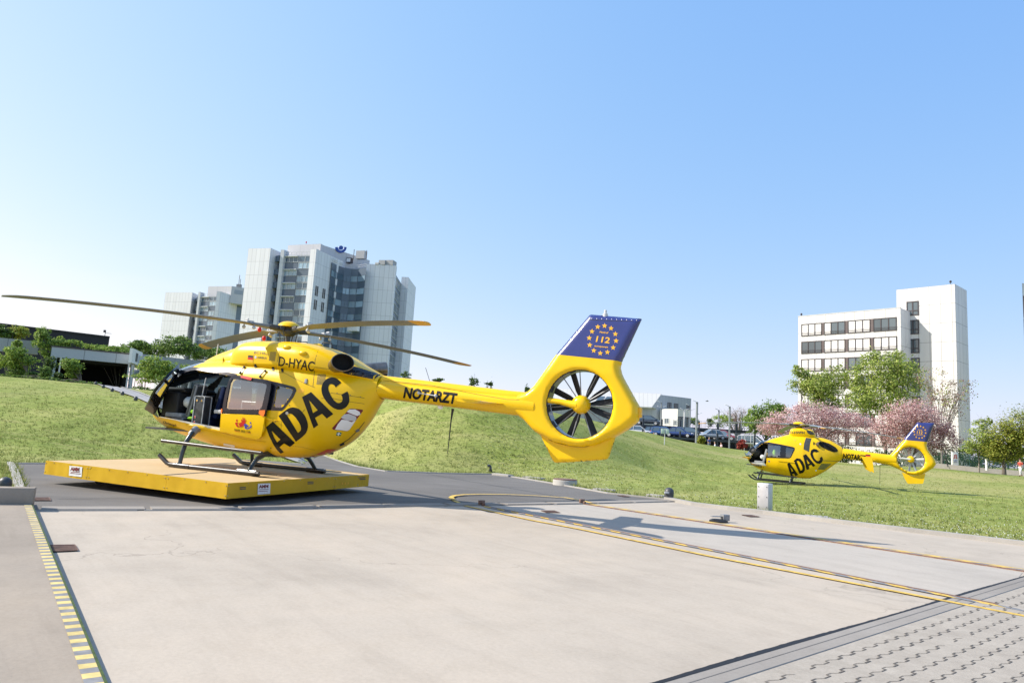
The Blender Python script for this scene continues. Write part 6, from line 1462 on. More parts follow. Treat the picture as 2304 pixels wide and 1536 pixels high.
for r_ in range(7):
    for j in range(4):
        a0,a1=xs_[2*j]+.05,xs_[2*j+1]-.25 if j<3 else xs_[7]-.1
        pn=opn.get(r_,[['blind']*3,['winr','blind','blind'],['blind','winr','winr'],['blind']*3])[j]
        window(wf,a0,a1,zA0-pitch*r_,zA1-pitch*r_,BR,('winr','frame_d'),3,.13,.10,off=.01,panes=pn,rail=True)
        if j<3:
            b=MB(); wf.box(b,a1+.05,xs_[2*j+2]-.02,zA0-pitch*r_+.02,zA1-pitch*r_,-.02,.05); b.build('pier_panel',[simple('brown_pier',(.11,.085,.085),.5) if 'pier' not in M else M['pier']],BR); M['pier']=b and bpy.data.materials['brown_pier']
wt=Wall(TL,TR,oR)
zs1,a0=zwall(1980+388/6.4,620+342/6.4,wt,oR); zs0,a1=zwall(1980+553/6.4,620+575/6.4,wt,oR)
for r_ in range(8):
    zz_=zs1-.25-r_*pitch*1.0
    window(wt,a0,a1,zz_-2.75,zz_-.2,BR,('winr','frame_d'),2,.16,.10,hbar=zz_-1.9,off=.01)
for x,y in ((1805,712),(2142,639)):
    q=(gz(x,y,zm) if x<2000 else gz(x,y,zt))-oR; b=MB(); b.tube([q+Vector((0,.4,0)),q+Vector((0,.4,.35))],.04,5); b.sphere(q+Vector((0,.4,.5)),(.22,.18,.24),8); b.build('roof_lamp',[M['frame_d']],BR,50)
# edge of one more white block at the right border
a=gy(2299.5,637,96); o_r=Vector((a.x,a.y,0)); BE=empty('office_building',loc=o_r,label='edge of another white building cut off by the right border',cat='building')
block('wall',[a,a+Vector((12,2.0,0)),a+Vector((22,14,0)),a+rad_(a)*14+Vector((.6,0,0))],0,a.z,M['cladr'],BE,o_r)
we=Wall(a,a+Vector((12,2.0,0)),o_r)
for r_ in range(5): window(we,.12,6,a.z-4.8-3.3*r_,a.z-1.8-3.3*r_,BE,('winr','frame_d'),3,.12,.1,off=.01)
# ---- low white building with a sloping roof behind the car park
K=gy(1488.5,888,150); L_=gz(1555.2,896.2,K.z); oK=Vector((K.x,K.y,0)); LB=empty('clinic_building',loc=oK,label='low white building with a steep white sloping roof behind the parking deck',cat='building')
wg=Wall(K,L_,oK); zE,aE=zwall(1468.75,916,wg,oK); left=-Vector((wg.n.x,wg.n.y,0))*-1.0
left=Vector((-1,.12,0)).normalized()*26
def KP(a,z): return wg.pt(a,z)
prof=[KP(aE,zE),KP(0,K.z),KP(wg.L,L_.z),KP(wg.L,-.5),KP(aE+1.2,-.5),KP(aE+1.2,zE-.3)]
b=MB(); n=len(prof); b.add([tuple(p) for p in prof]+[tuple(p+left) for p in prof],[tuple(range(n)),tuple(reversed(range(n,2*n)))]+[(i,n+i,n+(i+1)%n,(i+1)%n) for i in range(n)])
M['gable']=panels('blue_grey_cladding',(.36,.40,.44),1.0,8,.04,.7,.5,.05); M['whiteroof']=panels('white_roof_sheet',(.66,.66,.65),.9,9,.05,.75,.45,.03)
ob=b.build('wall',[M['gable']],LB); wall_uv(ob.data)
b=MB(); rr_=[KP(aE-.3,zE+.05),KP(-.05,K.z+.25)]; b.add([rr_[0],rr_[1],rr_[1]+left,rr_[0]+left]+[p+Vector((0,0,-.2)) for p in (rr_[0],rr_[1],rr_[1]+left,rr_[0]+left)],[(0,1,2,3),(7,6,5,4),(0,4,5,1),(1,5,6,2),(2,6,7,3),(3,7,4,0)]); ob=b.build('roof',[M['whiteroof']],LB); wall_uv(ob.data)
for t0 in (.30,.36,.42): 
    b=MB(); q=[rr_[0].lerp(rr_[1],s_)+left*t_+Vector((0,-.03,.12)) for s_,t_ in ((.12,t0),(.55,t0),(.55,t0+.045),(.12,t0+.045))]; b.add(q,[(0,1,2,3)]); b.build('skylight',[M['win']],LB)
for x0,x1,y0,y1 in ((980,1052,430,555),(1122,1200,450,560),(1395,1455,485,590)):
    za,aa=zwall(1400+x0/9.6,860+y0/9.6,wg,oK); zb_,ab=zwall(1400+x1/9.6,860+y1/9.6,wg,oK); window(wg,aa,ab,zb_,za,LB,('win','frame_d'),2,.1,.08,hbar=za-.5,off=.01)
wl0=gy(1495,919.5,146); wl1=gz(1525,919.6,wl0.z); wl2=gz(1554,922.3,wl0.z)
ob=block('annex',[wl0,wl1,wl2,wl2+Vector((-1,5,0)),wl0+Vector((0,7,0))],-.5,wl0.z,M['whiteroof'],LB,oK)
wa=Wall(wl1,wl2,oK)
for f0,f1 in ((.08,.26),(.28,.5),(.55,.72),(.75,.93)): window(wa,wa.L*f0,wa.L*f1,wl0.z-3.9,wl0.z-1.5,LB,('win','frame_d'),1,.09,.08,off=.01)
wb=Wall(wl0,wl1,oK); window(wb,wb.L*.05,wb.L*.35,wl0.z-3.0,wl0.z-1.9,LB,('win','frame_l'),2,.09,.08,off=.01); window(wb,wb.L*.72,wb.L*.94,wl0.z-3.3,wl0.z-2.3,LB,('winr','frame_l'),2,.09,.08,off=.01)
# ---- parking deck
zl_=gy(1570,986,108).z; zu_=gy(1560,961.5,117).z
pk=gy(1570,986,108); PK=empty('parking_deck',loc=(pk.x,pk.y,0),label='dark steel two level open parking deck full of cars beyond the lawn',cat='parking deck')
oP=Vector((pk.x,pk.y,0))
def slab(name,x0,x1,Y0,Y1,z,th):
    a=gy(x0,980,Y0).x; c=gy(x1,980,Y0).x; b=MB(); b.box(((a+c)/2-oP.x,(Y0+Y1)/2-oP.y,z-th/2),(c-a,Y1-Y0,th)); return b.build(name,[M['decks']],PK)
M['decks']=simple('dark_steel_deck',(.045,.055,.068),.6,vary=.15,scale=.5); M['polem']=simple('galvanised_grey',(.26,.29,.31),.5,.2,vary=.1)
slab('lower_slab',1395,1700,105.5,115.9,zl_,.35); slab('upper_slab',1330,1690,116.2,128,zu_,.38); slab('lower_slab',1395,1700,116.4,128,zl_-1.2,.3)
b=MB(); b.box((gy(1540,980,127).x-oP.x,127.5-oP.y,zl_/2+.6),(24,.2,zl_+.4)); b.build('back_wall',[M['black']],PK)
for x in range(1404,1700,42):
    q=gy(x,980,105.7); b=MB(); b.box((q.x-oP.x,105.7-oP.y,(zl_+.9)/2),(.22,.22,zl_+.9)); b.build('column',[M['decks']],PK)
    q=gy(x,980,116.3); b=MB(); b.box((q.x-oP.x,116.2-oP.y,(zu_+1)/2),(.24,.24,zu_+1)); b.build('column',[M['decks']],PK)
for Y,z,nm in ((116.25,zu_,'railing'),(105.6,zl_,'railing')):
    b=MB(); a=gy(1470 if Y>110 else 1640,980,Y).x; c=gy(1692,980,Y).x
    for dz in (.35,.7,1.05): b.box(((a+c)/2-oP.x,Y-.14-oP.y,z+dz),(c-a,.04,.04))
    for i in range(26): b.box((a+(c-a)*i/25-oP.x,Y-.14-oP.y,z+.55),(.03,.03,1.1))
    b.build(nm,[M['polem']],PK)
# ramp stair with a white landing at its right end
q=gy(1682,990,104); b=MB(); b.box((q.x-oP.x,q.y-oP.y,zl_-.3),(1.4,1.2,.15)); 
for dx in (-.65,.65):
    for dy in (-.55,.55): b.box((q.x-oP.x+dx,q.y-oP.y+dy,zl_/2+.3),(.06,.06,zl_+1.4))
for dz in (.2,.5,.8): b.box((q.x-oP.x,q.y-.55-oP.y,zl_+dz),(1.4,.04,.04))
b.build('landing',[M['white']],PK)
def lamp_post(px,py0,Y,label,arms,z0=None,thick=.09):
    t=gy(px,py0,Y); g_=zu_ if z0 is None else z0; r=empty('lamp_post',loc=(t.x,t.y,g_),label=label,cat='lamp post',group='lamp posts on the parking deck'); h=t.z-g_
    b=MB(); b.tube([(0,0,0),(0,0,h)],thick,8); b.build('pole',[M['polem']],r,40)
    for dx,dz in arms:
        b=MB(); b.tube([(0,0,h-dz),(dx*.5,-.1,h-dz+.18)],.035,6); b.build('arm',[M['polem']],r); b=MB(); b.box((dx*.8,-.1,h-dz+.25),(.55,.16,.07),M=Matrix.Rotation(-.35*(1 if dx>0 else -1),3,'Y')); b.build('lamp_head',[M['white']],r,bevel=.02)
lamp_post(1488.5,905,116.6,'grey lamp post in front of the sloping white roof, leftmost of the deck lamps',[(-.6,.1),(.6,.9),(-.6,1.0)],thick=.12)
lamp_post(1540,922,117,'white lamp post with a double head in front of the low annex',[(-.6,.1),(.6,.1)]); bpy.data.objects['pole.001'].data.materials[0]=M['white']
lamp_post(1553.5,913,118,'grey lamp post at the right corner of the low white building',[(-.6,.1),(.6,.8)])
lamp_post(1568.5,904,105,'thick tall grey lamp post, closest and tallest on the deck',[(-.6,.1),(.6,1.9)],z0=0,thick=.17)
lamp_post(1617.5,922,117,'grey lamp post left of the bare tree',[(-.6,.1),(.6,.5)],thick=.13)
lamp_post(1642,914,105,'tall grey lamp post in front of the bare tree',[(-.6,.1),(.6,1.9)],z0=0,thick=.15)
lamp_post(1669,927,117,'grey lamp post before the dense green tree, rightmost of the deck lamps',[(-.6,.1),(.6,.6)])
# ---- left side: dark hall, walls, gateway
a=gy(0,727,92); z_=a.z; c=gz(247,756.5,z_); a2=gz(-120,712,z_); oH=Vector((c.x,c.y,0)); HB=empty('dark_hall',loc=oH,label='long black flat roofed hall behind the shrubs at far left',cat='building')
M['hall']=simple('black_ribbed_hall',(.010,.010,.014),.6,vary=.2); block('wall',[a2,c,c+rad_(c)*16,a2+rad_(a2)*16],0,z_-.25,M['hall'],HB,oH); w=Wall(a2,c,oH); b=MB(); w.box(b,0,w.L,z_-.245,z_,-.4,.12); b.build('roof_edge',[M['black']],HB)
q=c-oH+Vector((-1.0,.5,0)); b=MB(); b.tube([q,q+Vector((0,0,.6))],.04,5); b.box(q+Vector((-.1,0,.75)),(.3,.15,.35)); b.tube([q+Vector((0,0,.5)),q+Vector((.9,0,.45))],.03,5); b.build('roof_lamp',[M['frame_d']],HB)
pa=gy(116.7,779.4,64); zp_=pa.z; pb=gz(298,797.7,zp_); oG=Vector((pa.x,pa.y,0)); GT=empty('gateway',loc=oG,label='grey clad hospital gateway with a wide dark opening at the top of the path',cat='gateway')
w=Wall(pa,pb,oG); _,al=zwall(126,820,w,oG); _,ar=zwall(278,830,w,oG)
g0=hit(200,866).z-.6
ff=block('fascia',[pa,pb,pb+Vector((1,7,0)),pa+Vector((1,7,0))],zp_-.92,zp_,M['cladp'],GT,oG)
b=MB(); w.box(b,-.05,w.L+.05,zp_+.003,zp_+.1,-.8,.06); b.build('roof_edge',[M['frame_d']],GT)
def colm(a0,a1,name,mat,off0=-.5,off1=.0): b=MB(); w.box(b,a0,a1,g0,zp_-.925,off0,off1); o=b.build(name,[mat],GT); wall_uv(o.data)
colm(0,al*1.0,'pier',M['cladp']); colm(ar+.9,w.L,'pier',M['cladp'])
colm(al+.25,al+.37,'door_post',M['lgrey'],-.2,.06); colm(ar+.35,ar+.47,'door_post',M['lgrey'],-.2,.06); colm(ar+.7,ar+.80,'door_post',M['lgrey'],-.2,.06)
b=MB(); w.box(b,al,w.L-.4,g0,zp_-.95,-6.2,-6.0); w.box(b,al-.2,al-.02,g0,zp_-.95,-6,-.55); w.box(b,w.L-.4,w.L-.2,g0,zp_-.95,-6,-.55); b.build('inner_wall',[M['dark_in']],GT)  # shade of the interior painted into near-black walls
b=MB(); w.box(b,al,w.L-.2,zp_-1.15,zp_-.95,-6.0,-.6); b.build('ceiling',[M['dark_in']],GT)  # ceiling painted near-black for the same interior shade
b=MB(); 
for i in range(4): w.box(b,ar+.48,ar+.69,g0+.5+i*.75,g0+.6+i*.75,-.15,0)
b.build('gate_bar',[M['lgrey']],GT)
def plainwall(name,p0,p1,Y,h_px,mat,label,cat,th=.35,zb=None,bev=0):
    a=gy(p0[0],p0[1],Y); c=gz(p1[0],p1[1],a.z); o=Vector((a.x,a.y,0)); b=MB(); w=Wall(a,c,o); hh_=h_px*Y/F; w.box(b,0,w.L,a.z-hh_ if zb is None else zb,a.z,-th,0)
    ob=b.build(name,[mat],None,label=label,cat=cat); ob.location=o; wall_uv(ob.data); return ob,w,o
M['cwall']=panels('stained_concrete_wall',(.36,.38,.39),3.4,9,.03,.4,.8,.06,stain=.30)
plainwall('concrete_wall',(-80,751),(88,768),66,31,M['cwall'],'pale stained concrete parapet wall behind the small trees at far left','wall',.5)
ob,w,o=plainwall('concrete_wall',(321,796),(600,830),74,52,M['cwall'],'long grey stained concrete wall behind the helicopter nose and the bushes','wall',.5)
a=gy(321,793,70); c=gy(297.5,799,66); o=Vector((c.x,c.y,0)); b=MB(); w=Wall(c,a,o); w.box(b,0,w.L,a.z-1.35,a.z,-.25,0); ob=b.build('white_wall_panel',[M['white']],None,label='short white wall panel with a dark emblem between gateway and bushes',cat='wall panel'); ob.location=o
m=MB(); w.box(m,w.L*.35,w.L*.55,a.z-1.1,a.z-.3,.005,.03); m.build('emblem',[M['dgrey']],ob)
bpy.context.view_layer.update()
# grey sign on posts near the gateway
p=hit(302,869); r=empty('sign_board',loc=p,label='grey sign board on thin posts right of the dark gateway',cat='sign'); t=gy(300,832,p.y); h=t.z-p.z
b=MB(); b.tube([(0,.02,-.1),(0,.02,h)],.03,6); b.build('post',[M['polem']],r); b=MB(); b.box((.02,0,h-.32),(.5,.04,.72)); b.build('panel',[simple('blue_grey_sign',(.10,.13,.16),.5)],r,bevel=.01)
# ------------------------------------------------------------------ plants
def leafmat(name,stops,trans=.4,rough=.6):
    b=NB(name); g=b.node('ShaderNodeNewGeometry'); n=b.noise(b.coord(),.55,3,.5)
    r=b.math('ADD',b.math('MULTIPLY',g.outputs['Random Per Island'],.6),b.math('MULTIPLY',n,.4))
    col=b.ramp(r,stops); d=b.node('ShaderNodeBsdfPrincipled'); b.l(col,d.inputs['Base Color']); d.inputs['Roughness'].default_value=rough; d.inputs['Specular IOR Level'].default_value=.25
    t=b.node('ShaderNodeBsdfTranslucent'); b.l(col,t.inputs[0]); m=b.node('ShaderNodeMixShader'); m.inputs[0].default_value=trans; b.l(d.outputs[0],m.inputs[1]); b.l(t.outputs[0],m.inputs[2]); return b.done(m.outputs[0])
M['l_fresh']=leafmat('fresh_green_leaves',[(.2,(0.135,0.230,0.034)),(.5,(0.270,0.378,0.068)),(.8,(0.459,0.540,0.121))])
M['l_pale']=leafmat('pale_green_leaves',[(.2,(0.213,0.275,0.062)),(.5,(0.350,0.413,0.112)),(.8,(0.525,0.562,0.188))])
M['l_mid']=leafmat('mid_green_leaves',[(.2,(0.085,0.153,0.031)),(.5,(0.153,0.255,0.051)),(.8,(0.272,0.391,0.093))])
M['l_dark']=leafmat('dark_green_leaves',[(.2,(0.033,0.063,0.018)),(.5,(0.063,0.112,0.030)),(.8,(0.120,0.180,0.053))])
M['l_olive']=leafmat('yellow_green_needles',[(.2,(.16,.19,.028)),(.5,(.28,.30,.045)),(.8,(.42,.42,.08))])
M['l_pink']=leafmat('pink_blossom',[(.2,(.38,.19,.20)),(.42,(.60,.37,.38)),(.62,(.74,.55,.54)),(.85,(.82,.71,.68))])
M['l_pinkd']=leafmat('dark_blossom_leaves',[(.2,(0.130,0.052,0.052)),(.5,(0.260,0.117,0.111)),(.8,(0.442,0.234,0.221))])  # darker pink leaf colour, mixed in at random
M['l_red']=leafmat('red_leaves',[(.2,(.20,.03,.03)),(.5,(.34,.06,.05)),(.8,(.45,.13,.09))])
M['l_rust']=leafmat('reddish_brown_buds',[(.2,(.20,.10,.08)),(.5,(.32,.20,.16)),(.8,(.42,.34,.26))])
M['bark']=simple('grey_brown_bark',(.13,.11,.09),.9,vary=.3,scale=4,bump=.4); M['twig']=simple('pale_twigs',(.25,.22,.20),.9,vary=.25,scale=4)
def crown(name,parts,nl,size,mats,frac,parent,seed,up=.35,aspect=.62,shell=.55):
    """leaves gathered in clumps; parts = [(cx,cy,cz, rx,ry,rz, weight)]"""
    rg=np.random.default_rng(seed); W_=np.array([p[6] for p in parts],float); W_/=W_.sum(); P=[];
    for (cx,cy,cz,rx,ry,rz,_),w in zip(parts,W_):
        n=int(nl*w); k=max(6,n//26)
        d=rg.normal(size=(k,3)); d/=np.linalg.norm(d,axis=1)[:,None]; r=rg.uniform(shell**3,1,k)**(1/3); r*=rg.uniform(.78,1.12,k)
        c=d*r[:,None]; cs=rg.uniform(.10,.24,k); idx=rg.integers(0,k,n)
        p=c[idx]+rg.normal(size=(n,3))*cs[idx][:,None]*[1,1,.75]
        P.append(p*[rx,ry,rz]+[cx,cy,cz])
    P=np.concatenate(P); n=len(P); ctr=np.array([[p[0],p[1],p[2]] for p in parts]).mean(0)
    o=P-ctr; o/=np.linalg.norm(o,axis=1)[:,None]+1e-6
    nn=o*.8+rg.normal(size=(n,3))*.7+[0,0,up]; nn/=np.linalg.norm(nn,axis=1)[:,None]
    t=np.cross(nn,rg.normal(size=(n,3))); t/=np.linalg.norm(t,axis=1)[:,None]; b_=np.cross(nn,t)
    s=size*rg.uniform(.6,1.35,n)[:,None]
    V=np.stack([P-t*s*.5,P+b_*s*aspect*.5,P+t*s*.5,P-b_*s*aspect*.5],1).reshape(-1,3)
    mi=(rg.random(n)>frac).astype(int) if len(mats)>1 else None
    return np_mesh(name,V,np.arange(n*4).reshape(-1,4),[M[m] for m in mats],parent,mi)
def limbs(mb,base,tops,r0,r1,seed,nside=7):
    rs=random.Random(seed)
    for t in tops:
        t=Vector(t); m1=base.lerp(t,.45)+Vector((rs.uniform(-.1,.1),rs.uniform(-.1,.1),.12))*(t-base).length
        mb.tube([base,base.lerp(m1,.5)+Vector((0,0,.05)),m1,t],[r0,r0*.75,r0*.5,r1],nside)
def tree(name,loc,label,cat,group,h_trunk,r_trunk,parts,nl,size,mats,seed,frac=1.0,bark='bark',nlimb=9,up=.35,shell=.55,twigs=0,lean=(0,0)):
    root=empty(name,loc=loc,label=label,cat=cat,group=group); rs=random.Random(seed)
    b=MB(); top=Vector((lean[0],lean[1],h_trunk)); b.tube([(0,0,-.3),(0,0,.15),top*.5+Vector((rs.uniform(-.05,.05),0,0)),top],[r_trunk*1.5,r_trunk*1.1,r_trunk*.9,r_trunk*.75],9)
    tops=[]
    for i in range(nlimb):
        p=parts[i%len(parts)]; a=rs.uniform(0,6.28); q=rs.uniform(.3,.85); tops.append((p[0]+p[3]*q*math.cos(a),p[1]+p[4]*q*math.sin(a),p[2]+p[5]*rs.uniform(-.2,.75)))
    limbs(b,top*.92,tops,r_trunk*.5,r_trunk*.10,seed)
    for i in range(twigs):
        t=Vector(tops[i%len(tops)]); p=parts[i%len(parts)]; d=Vector((rs.gauss(0,1),rs.gauss(0,1),rs.uniform(-.1,1.2))).normalized()*rs.uniform(.5,1.0)*p[5]
        b.tube([t.lerp(top,.4),t.lerp(top,.1)+d*.4,t+d],[r_trunk*.10,r_trunk*.06,r_trunk*.03],4)
    b.build('trunk',[M[bark]],root,40)
    if nl: crown('crown',parts,nl,size,mats,frac,root,seed,up,shell=shell)
    return root
def at(px,Y): q=gy(px,1000,Y); return Vector((q.x,Y,tz(q.x,Y)))
def P_(loc,Y,lst):
    """crown lobes given as (px,py,half width px,half height px,weight) at the tree's distance"""
    out=[]; 
    for i,(x,y,hw,hh,w) in enumerate(lst):
        q=gy(x,y,Y); out.append((q.x-loc.x,(i%3-1)*hw*Y/F*.35,q.z-loc.z,hw*Y/F,hw*Y/F*.85,hh*Y/F,w))
    return out
# ---- right-hand group
Y=101; l=at(1850,Y); tree('park_tree',l,'pale green spring tree in front of the left end of the white office block','tree',None,3.2,.20,P_(l,Y,[(1840,868,38,30,3),(1875,850,30,30,2),(1812,860,28,32,2),(1850,900,40,24,2),(1800,835,16,16,.6)]),8600,.29,['l_pale','l_fresh'],21,.6,twigs=40,shell=.35)
Y=98; l=at(1992,Y); tree('park_tree',l,'tall bright green tree before the office windows, left of the stair tower','tree',None,3.0,.26,P_(l,Y,[(1985,840,52,44,4),(2030,850,48,46,3),(1945,850,34,40,2.2),(1990,905,62,46,4),(1960,810,26,24,1),(2020,808,30,22,1),(1930,900,36,38,2)]),15500,.29,['l_pale','l_fresh'],22,.55,twigs=40,shell=.3)
Y=90; l=at(2118,Y); tree('park_tree',l,'thin half bare tree with reddish buds in front of the stair tower','tree',None,3.4,.15,P_(l,Y,[(2110,880,44,54,3),(2145,900,46,46,2),(2085,850,28,34,1),(2165,880,30,26,.5)]),1500,.22,['l_rust','l_pale'],23,.7,bark='twig',nlimb=16,twigs=70,shell=.2)
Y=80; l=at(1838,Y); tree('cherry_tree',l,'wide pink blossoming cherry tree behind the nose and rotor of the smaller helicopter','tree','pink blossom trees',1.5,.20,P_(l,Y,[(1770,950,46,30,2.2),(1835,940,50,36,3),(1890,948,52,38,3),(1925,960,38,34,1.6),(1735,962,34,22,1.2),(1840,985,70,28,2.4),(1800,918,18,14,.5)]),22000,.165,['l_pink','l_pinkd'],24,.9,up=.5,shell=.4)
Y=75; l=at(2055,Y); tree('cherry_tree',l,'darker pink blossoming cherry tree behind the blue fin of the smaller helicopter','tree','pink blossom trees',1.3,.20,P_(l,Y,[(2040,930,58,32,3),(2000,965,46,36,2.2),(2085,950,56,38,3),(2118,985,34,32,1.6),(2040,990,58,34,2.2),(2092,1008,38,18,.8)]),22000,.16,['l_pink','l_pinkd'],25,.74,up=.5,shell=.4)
Y=79; l=at(2201,Y); tree('park_tree',l,'slim young tree with a pale straight trunk just right of the stair tower','tree',None,2.0,.085,P_(l,Y,[(2200,985,34,26,3),(2185,1005,24,16,1.5),(2222,1000,24,18,1.5),(2205,955,22,18,1.2),(2226,945,7,12,.4)]),3600,.20,['l_pale','l_fresh'],26,.6,bark='twig',nlimb=12,twigs=50,shell=.3)
Y=77; l=at(2257,Y); tree('park_tree',l,'big rounded yellow green tree at the right border','tree',None,1.6,.20,P_(l,Y,[(2285,960,42,44,3),(2262,985,40,34,3),(2262,1016,44,24,3.5),(2300,1000,40,36,2),(2320,950,34,34,1.4)]),18000,.19,['l_olive','l_fresh'],27,.85,up=1.1,shell=.45)
Y=92; l=at(2150,Y)
for i,(x,yy,hw,hh,Yh,m) in enumerate(((2125,1028,40,26,93,'l_dark'),(2190,1028,44,28,94,'l_dark'),(2255,1030,46,26,94,'l_dark'),(2310,1030,40,28,92,'l_dark'),(2228,1008,30,22,96,'l_pinkd'),(1990,1030,60,22,97,'l_dark'),(1900,1022,46,22,99,'l_dark'))):
    l=at(x,Yh); q=gy(x,yy,Yh)
    r=empty('hedge_bush',loc=l,label=('dark bush behind the fence, left of the pharmacy sign','dark bush behind the fence, behind the slim young tree','dark bush behind the fence, below the big rounded tree','dark bush behind the fence at the right border','purple leaved bush between the slim young tree and the rounded tree','dark bush under the darker cherry tree','dark bush under the wide pink cherry tree')[i],cat='bush',group='dark bushes along the far edge of the lawn')
    crown('foliage',[(0,0,q.z-l.z,hw*Yh/F,hw*Yh/F*.6,hh*Yh/F,1)],1900,.24,[m,'l_dark'],.7,r,40+i,shell=.3)
    b=MB(); limbs(b,Vector((0,0,-.1)),[(rnd.uniform(-1,1),0,q.z-l.z) for _ in range(4)],.06,.02,i); b.build('stems',[M['bark']],r)
# ---- by the parking deck
Y=112; l=at(1722,Y); tree('park_tree',l,'dense mid green tree between parking deck and pink blossom','tree',None,2.6,.2,P_(l,Y,[(1725,935,34,30,3),(1705,955,30,26,2),(1752,925,26,20,2),(1740,960,36,26,2),(1700,930,20,20,1)]),7000,.30,['l_mid','l_fresh'],30,.8,shell=.35)
Y=132; l=at(1660,Y); tree('park_tree',l,'bare twiggy brown tree behind the parking deck lamp posts','tree',None,3,.25,P_(l,Y,[(1655,935,28,22,2),(1640,940,22,16,1),(1675,938,20,18,1)]),700,.16,['l_rust','l_pinkd'],31,.6,bark='twig',nlimb=26,twigs=150,shell=.2)
for i,(x,yy,hw,hh,Yh,m,lb) in enumerate(((1624,945,22,14,130,'l_fresh','light green bush left of the bare twiggy tree'),(1690,948,22,18,125,'l_fresh','light green bush right of the bare twiggy tree'),(1560,948,12,9,150,'l_mid','small green bush right of the low white building'),(1597,950,9,9,150,'l_dark','small dark bush on the skyline, halfway to the bare tree'),(1577,990,9,10,101,'l_olive','ochre green shrub at the foot of the parking deck'),(1670,1000,11,11,98,'l_red','red leaved shrub at the right end of the parking deck'))):
    l=at(x,Yh); q=gy(x,yy,Yh); r=empty('shrub',loc=l,label=lb,cat='shrub')
    crown('foliage',[(0,0,q.z-l.z,hw*Yh/F,hw*Yh/F*.8,hh*Yh/F,1)],1100,.24,[m],1,r,60+i,shell=.2)
    b=MB(); limbs(b,Vector((0,0,-.1)),[(rnd.uniform(-.5,.5),0,q.z-l.z) for _ in range(4)],.06,.02,i); b.build('stems',[M['bark']],r)
# ---- skyline bushes on the mound and at the tower foot
for i,(x,yy,hw,hh,Yh,lb) in enumerate(((1056,857,14,9,95,'dark round bush on the skyline above the tail boom lettering'),(975,854,12,5,95,'low dark bush on the skyline above the middle of the tail boom'),(902,844,13,8,120,'dark bush at the foot of the tall grey tower'),(1093,863,9,4,95,'tiny dark bush right of the round skyline bush'),(1180,876,7,5,95,'dark bush peeping over the boom next to the tail fan'))):
    l=at(x,Yh); q=gy(x,yy,Yh); r=empty('shrub',loc=l,label=lb,cat='shrub',group='bushes on the skyline')
    crown('foliage',[(0,0,q.z-l.z,hw*Yh/F,hw*Yh/F,hh*Yh/F,1),(0,0,(q.z-l.z)*.55,hw*Yh/F,hw*Yh/F,(q.z-l.z)*.5,1)],1300,.22,['l_dark','l_mid'],.8,r,80+i,shell=.2)
    b=MB(); limbs(b,Vector((0,0,-.1)),[(rnd.uniform(-.5,.5),0,q.z-l.z) for _ in range(4)],.08,.02,i); b.build('stems',[M['bark']],r)
# ---- left-hand planting
LT=[('small_tree',36,57.5,'small bright green tree in front of the pale parapet wall',1.0,.07,[(40,800,26,20,3),(38,778,12,14,1.4),(50,815,26,16,2),(20,815,22,16,1.5)],3800,.17,['l_fresh','l_mid']),
 ('small_tree',102,68,'upright shrubby tree before the black hall, left of the gateway roof',1.0,.09,[(100,765,18,26,2),(92,750,10,14,1),(110,790,20,18,1.5)],3000,.19,['l_mid','l_fresh']),
 ('small_tree',142,69,'leaning shrub spreading over the left end of the gateway roof',1.2,.08,[(140,775,22,12,2),(165,772,18,8,1),(128,765,14,10,1)],2600,.19,['l_mid','l_fresh']),
 ('small_tree',360,61,'broad fresh green shrub right of the grey sign board',.5,.07,[(360,822,34,20,3),(340,838,32,18,2),(392,836,32,20,2.4),(355,850,48,14,2),(330,815,14,12,.8)],6800,.17,['l_fresh','l_mid']),
 ('small_tree',395,84,'large dull green shrub mass at the foot of the far left tower',1.0,.10,[(400,780,42,20,3),(360,786,34,16,2),(445,790,40,16,2.4),(330,790,28,14,1.4),(490,795,40,14,1.4),(410,765,20,10,.8)],8500,.24,['l_mid','l_dark']),
 ('small_tree',-4,70,'dull olive bush above the parapet at the left border',.8,.08,[(0,745,24,14,2),(18,752,18,10,1)],2200,.2,['l_dark','l_mid']),
 ('small_tree',45,71,'yellow green round bush above the parapet wall',.8,.08,[(48,748,20,13,2),(32,752,14,10,1)],2400,.2,['l_olive','l_fresh']),
 ('small_tree',165,57,'vase shaped shrub standing before the dark gateway opening',.35,.06,[(165,820,22,14,3),(164,836,14,14,1.6)],3300,.15,['l_mid','l_fresh']),
 ('small_tree',250,70,'low green bush behind the right part of the gateway roof',.8,.07,[(265,787,30,8,2),(225,783,24,7,1.4),(200,780,20,6,1)],2600,.19,['l_mid','l_fresh']),
 ('small_tree',310,80,'green bush between gateway roof and the far left tower',.8,.07,[(318,778,24,12,2),(290,784,24,10,1)],2400,.22,['l_mid','l_dark'])]
for i,(nm,x,Y,lb,ht,rt_,ps,nl,sz,mt) in enumerate(LT):
    l=at(x,Y); tree(nm,l,lb,'shrub' if 'shrub' in lb or 'bush' in lb else 'tree',None,ht,rt_,P_(l,Y,ps),nl,sz,mt,100+i,.65,nlimb=8,shell=.3)
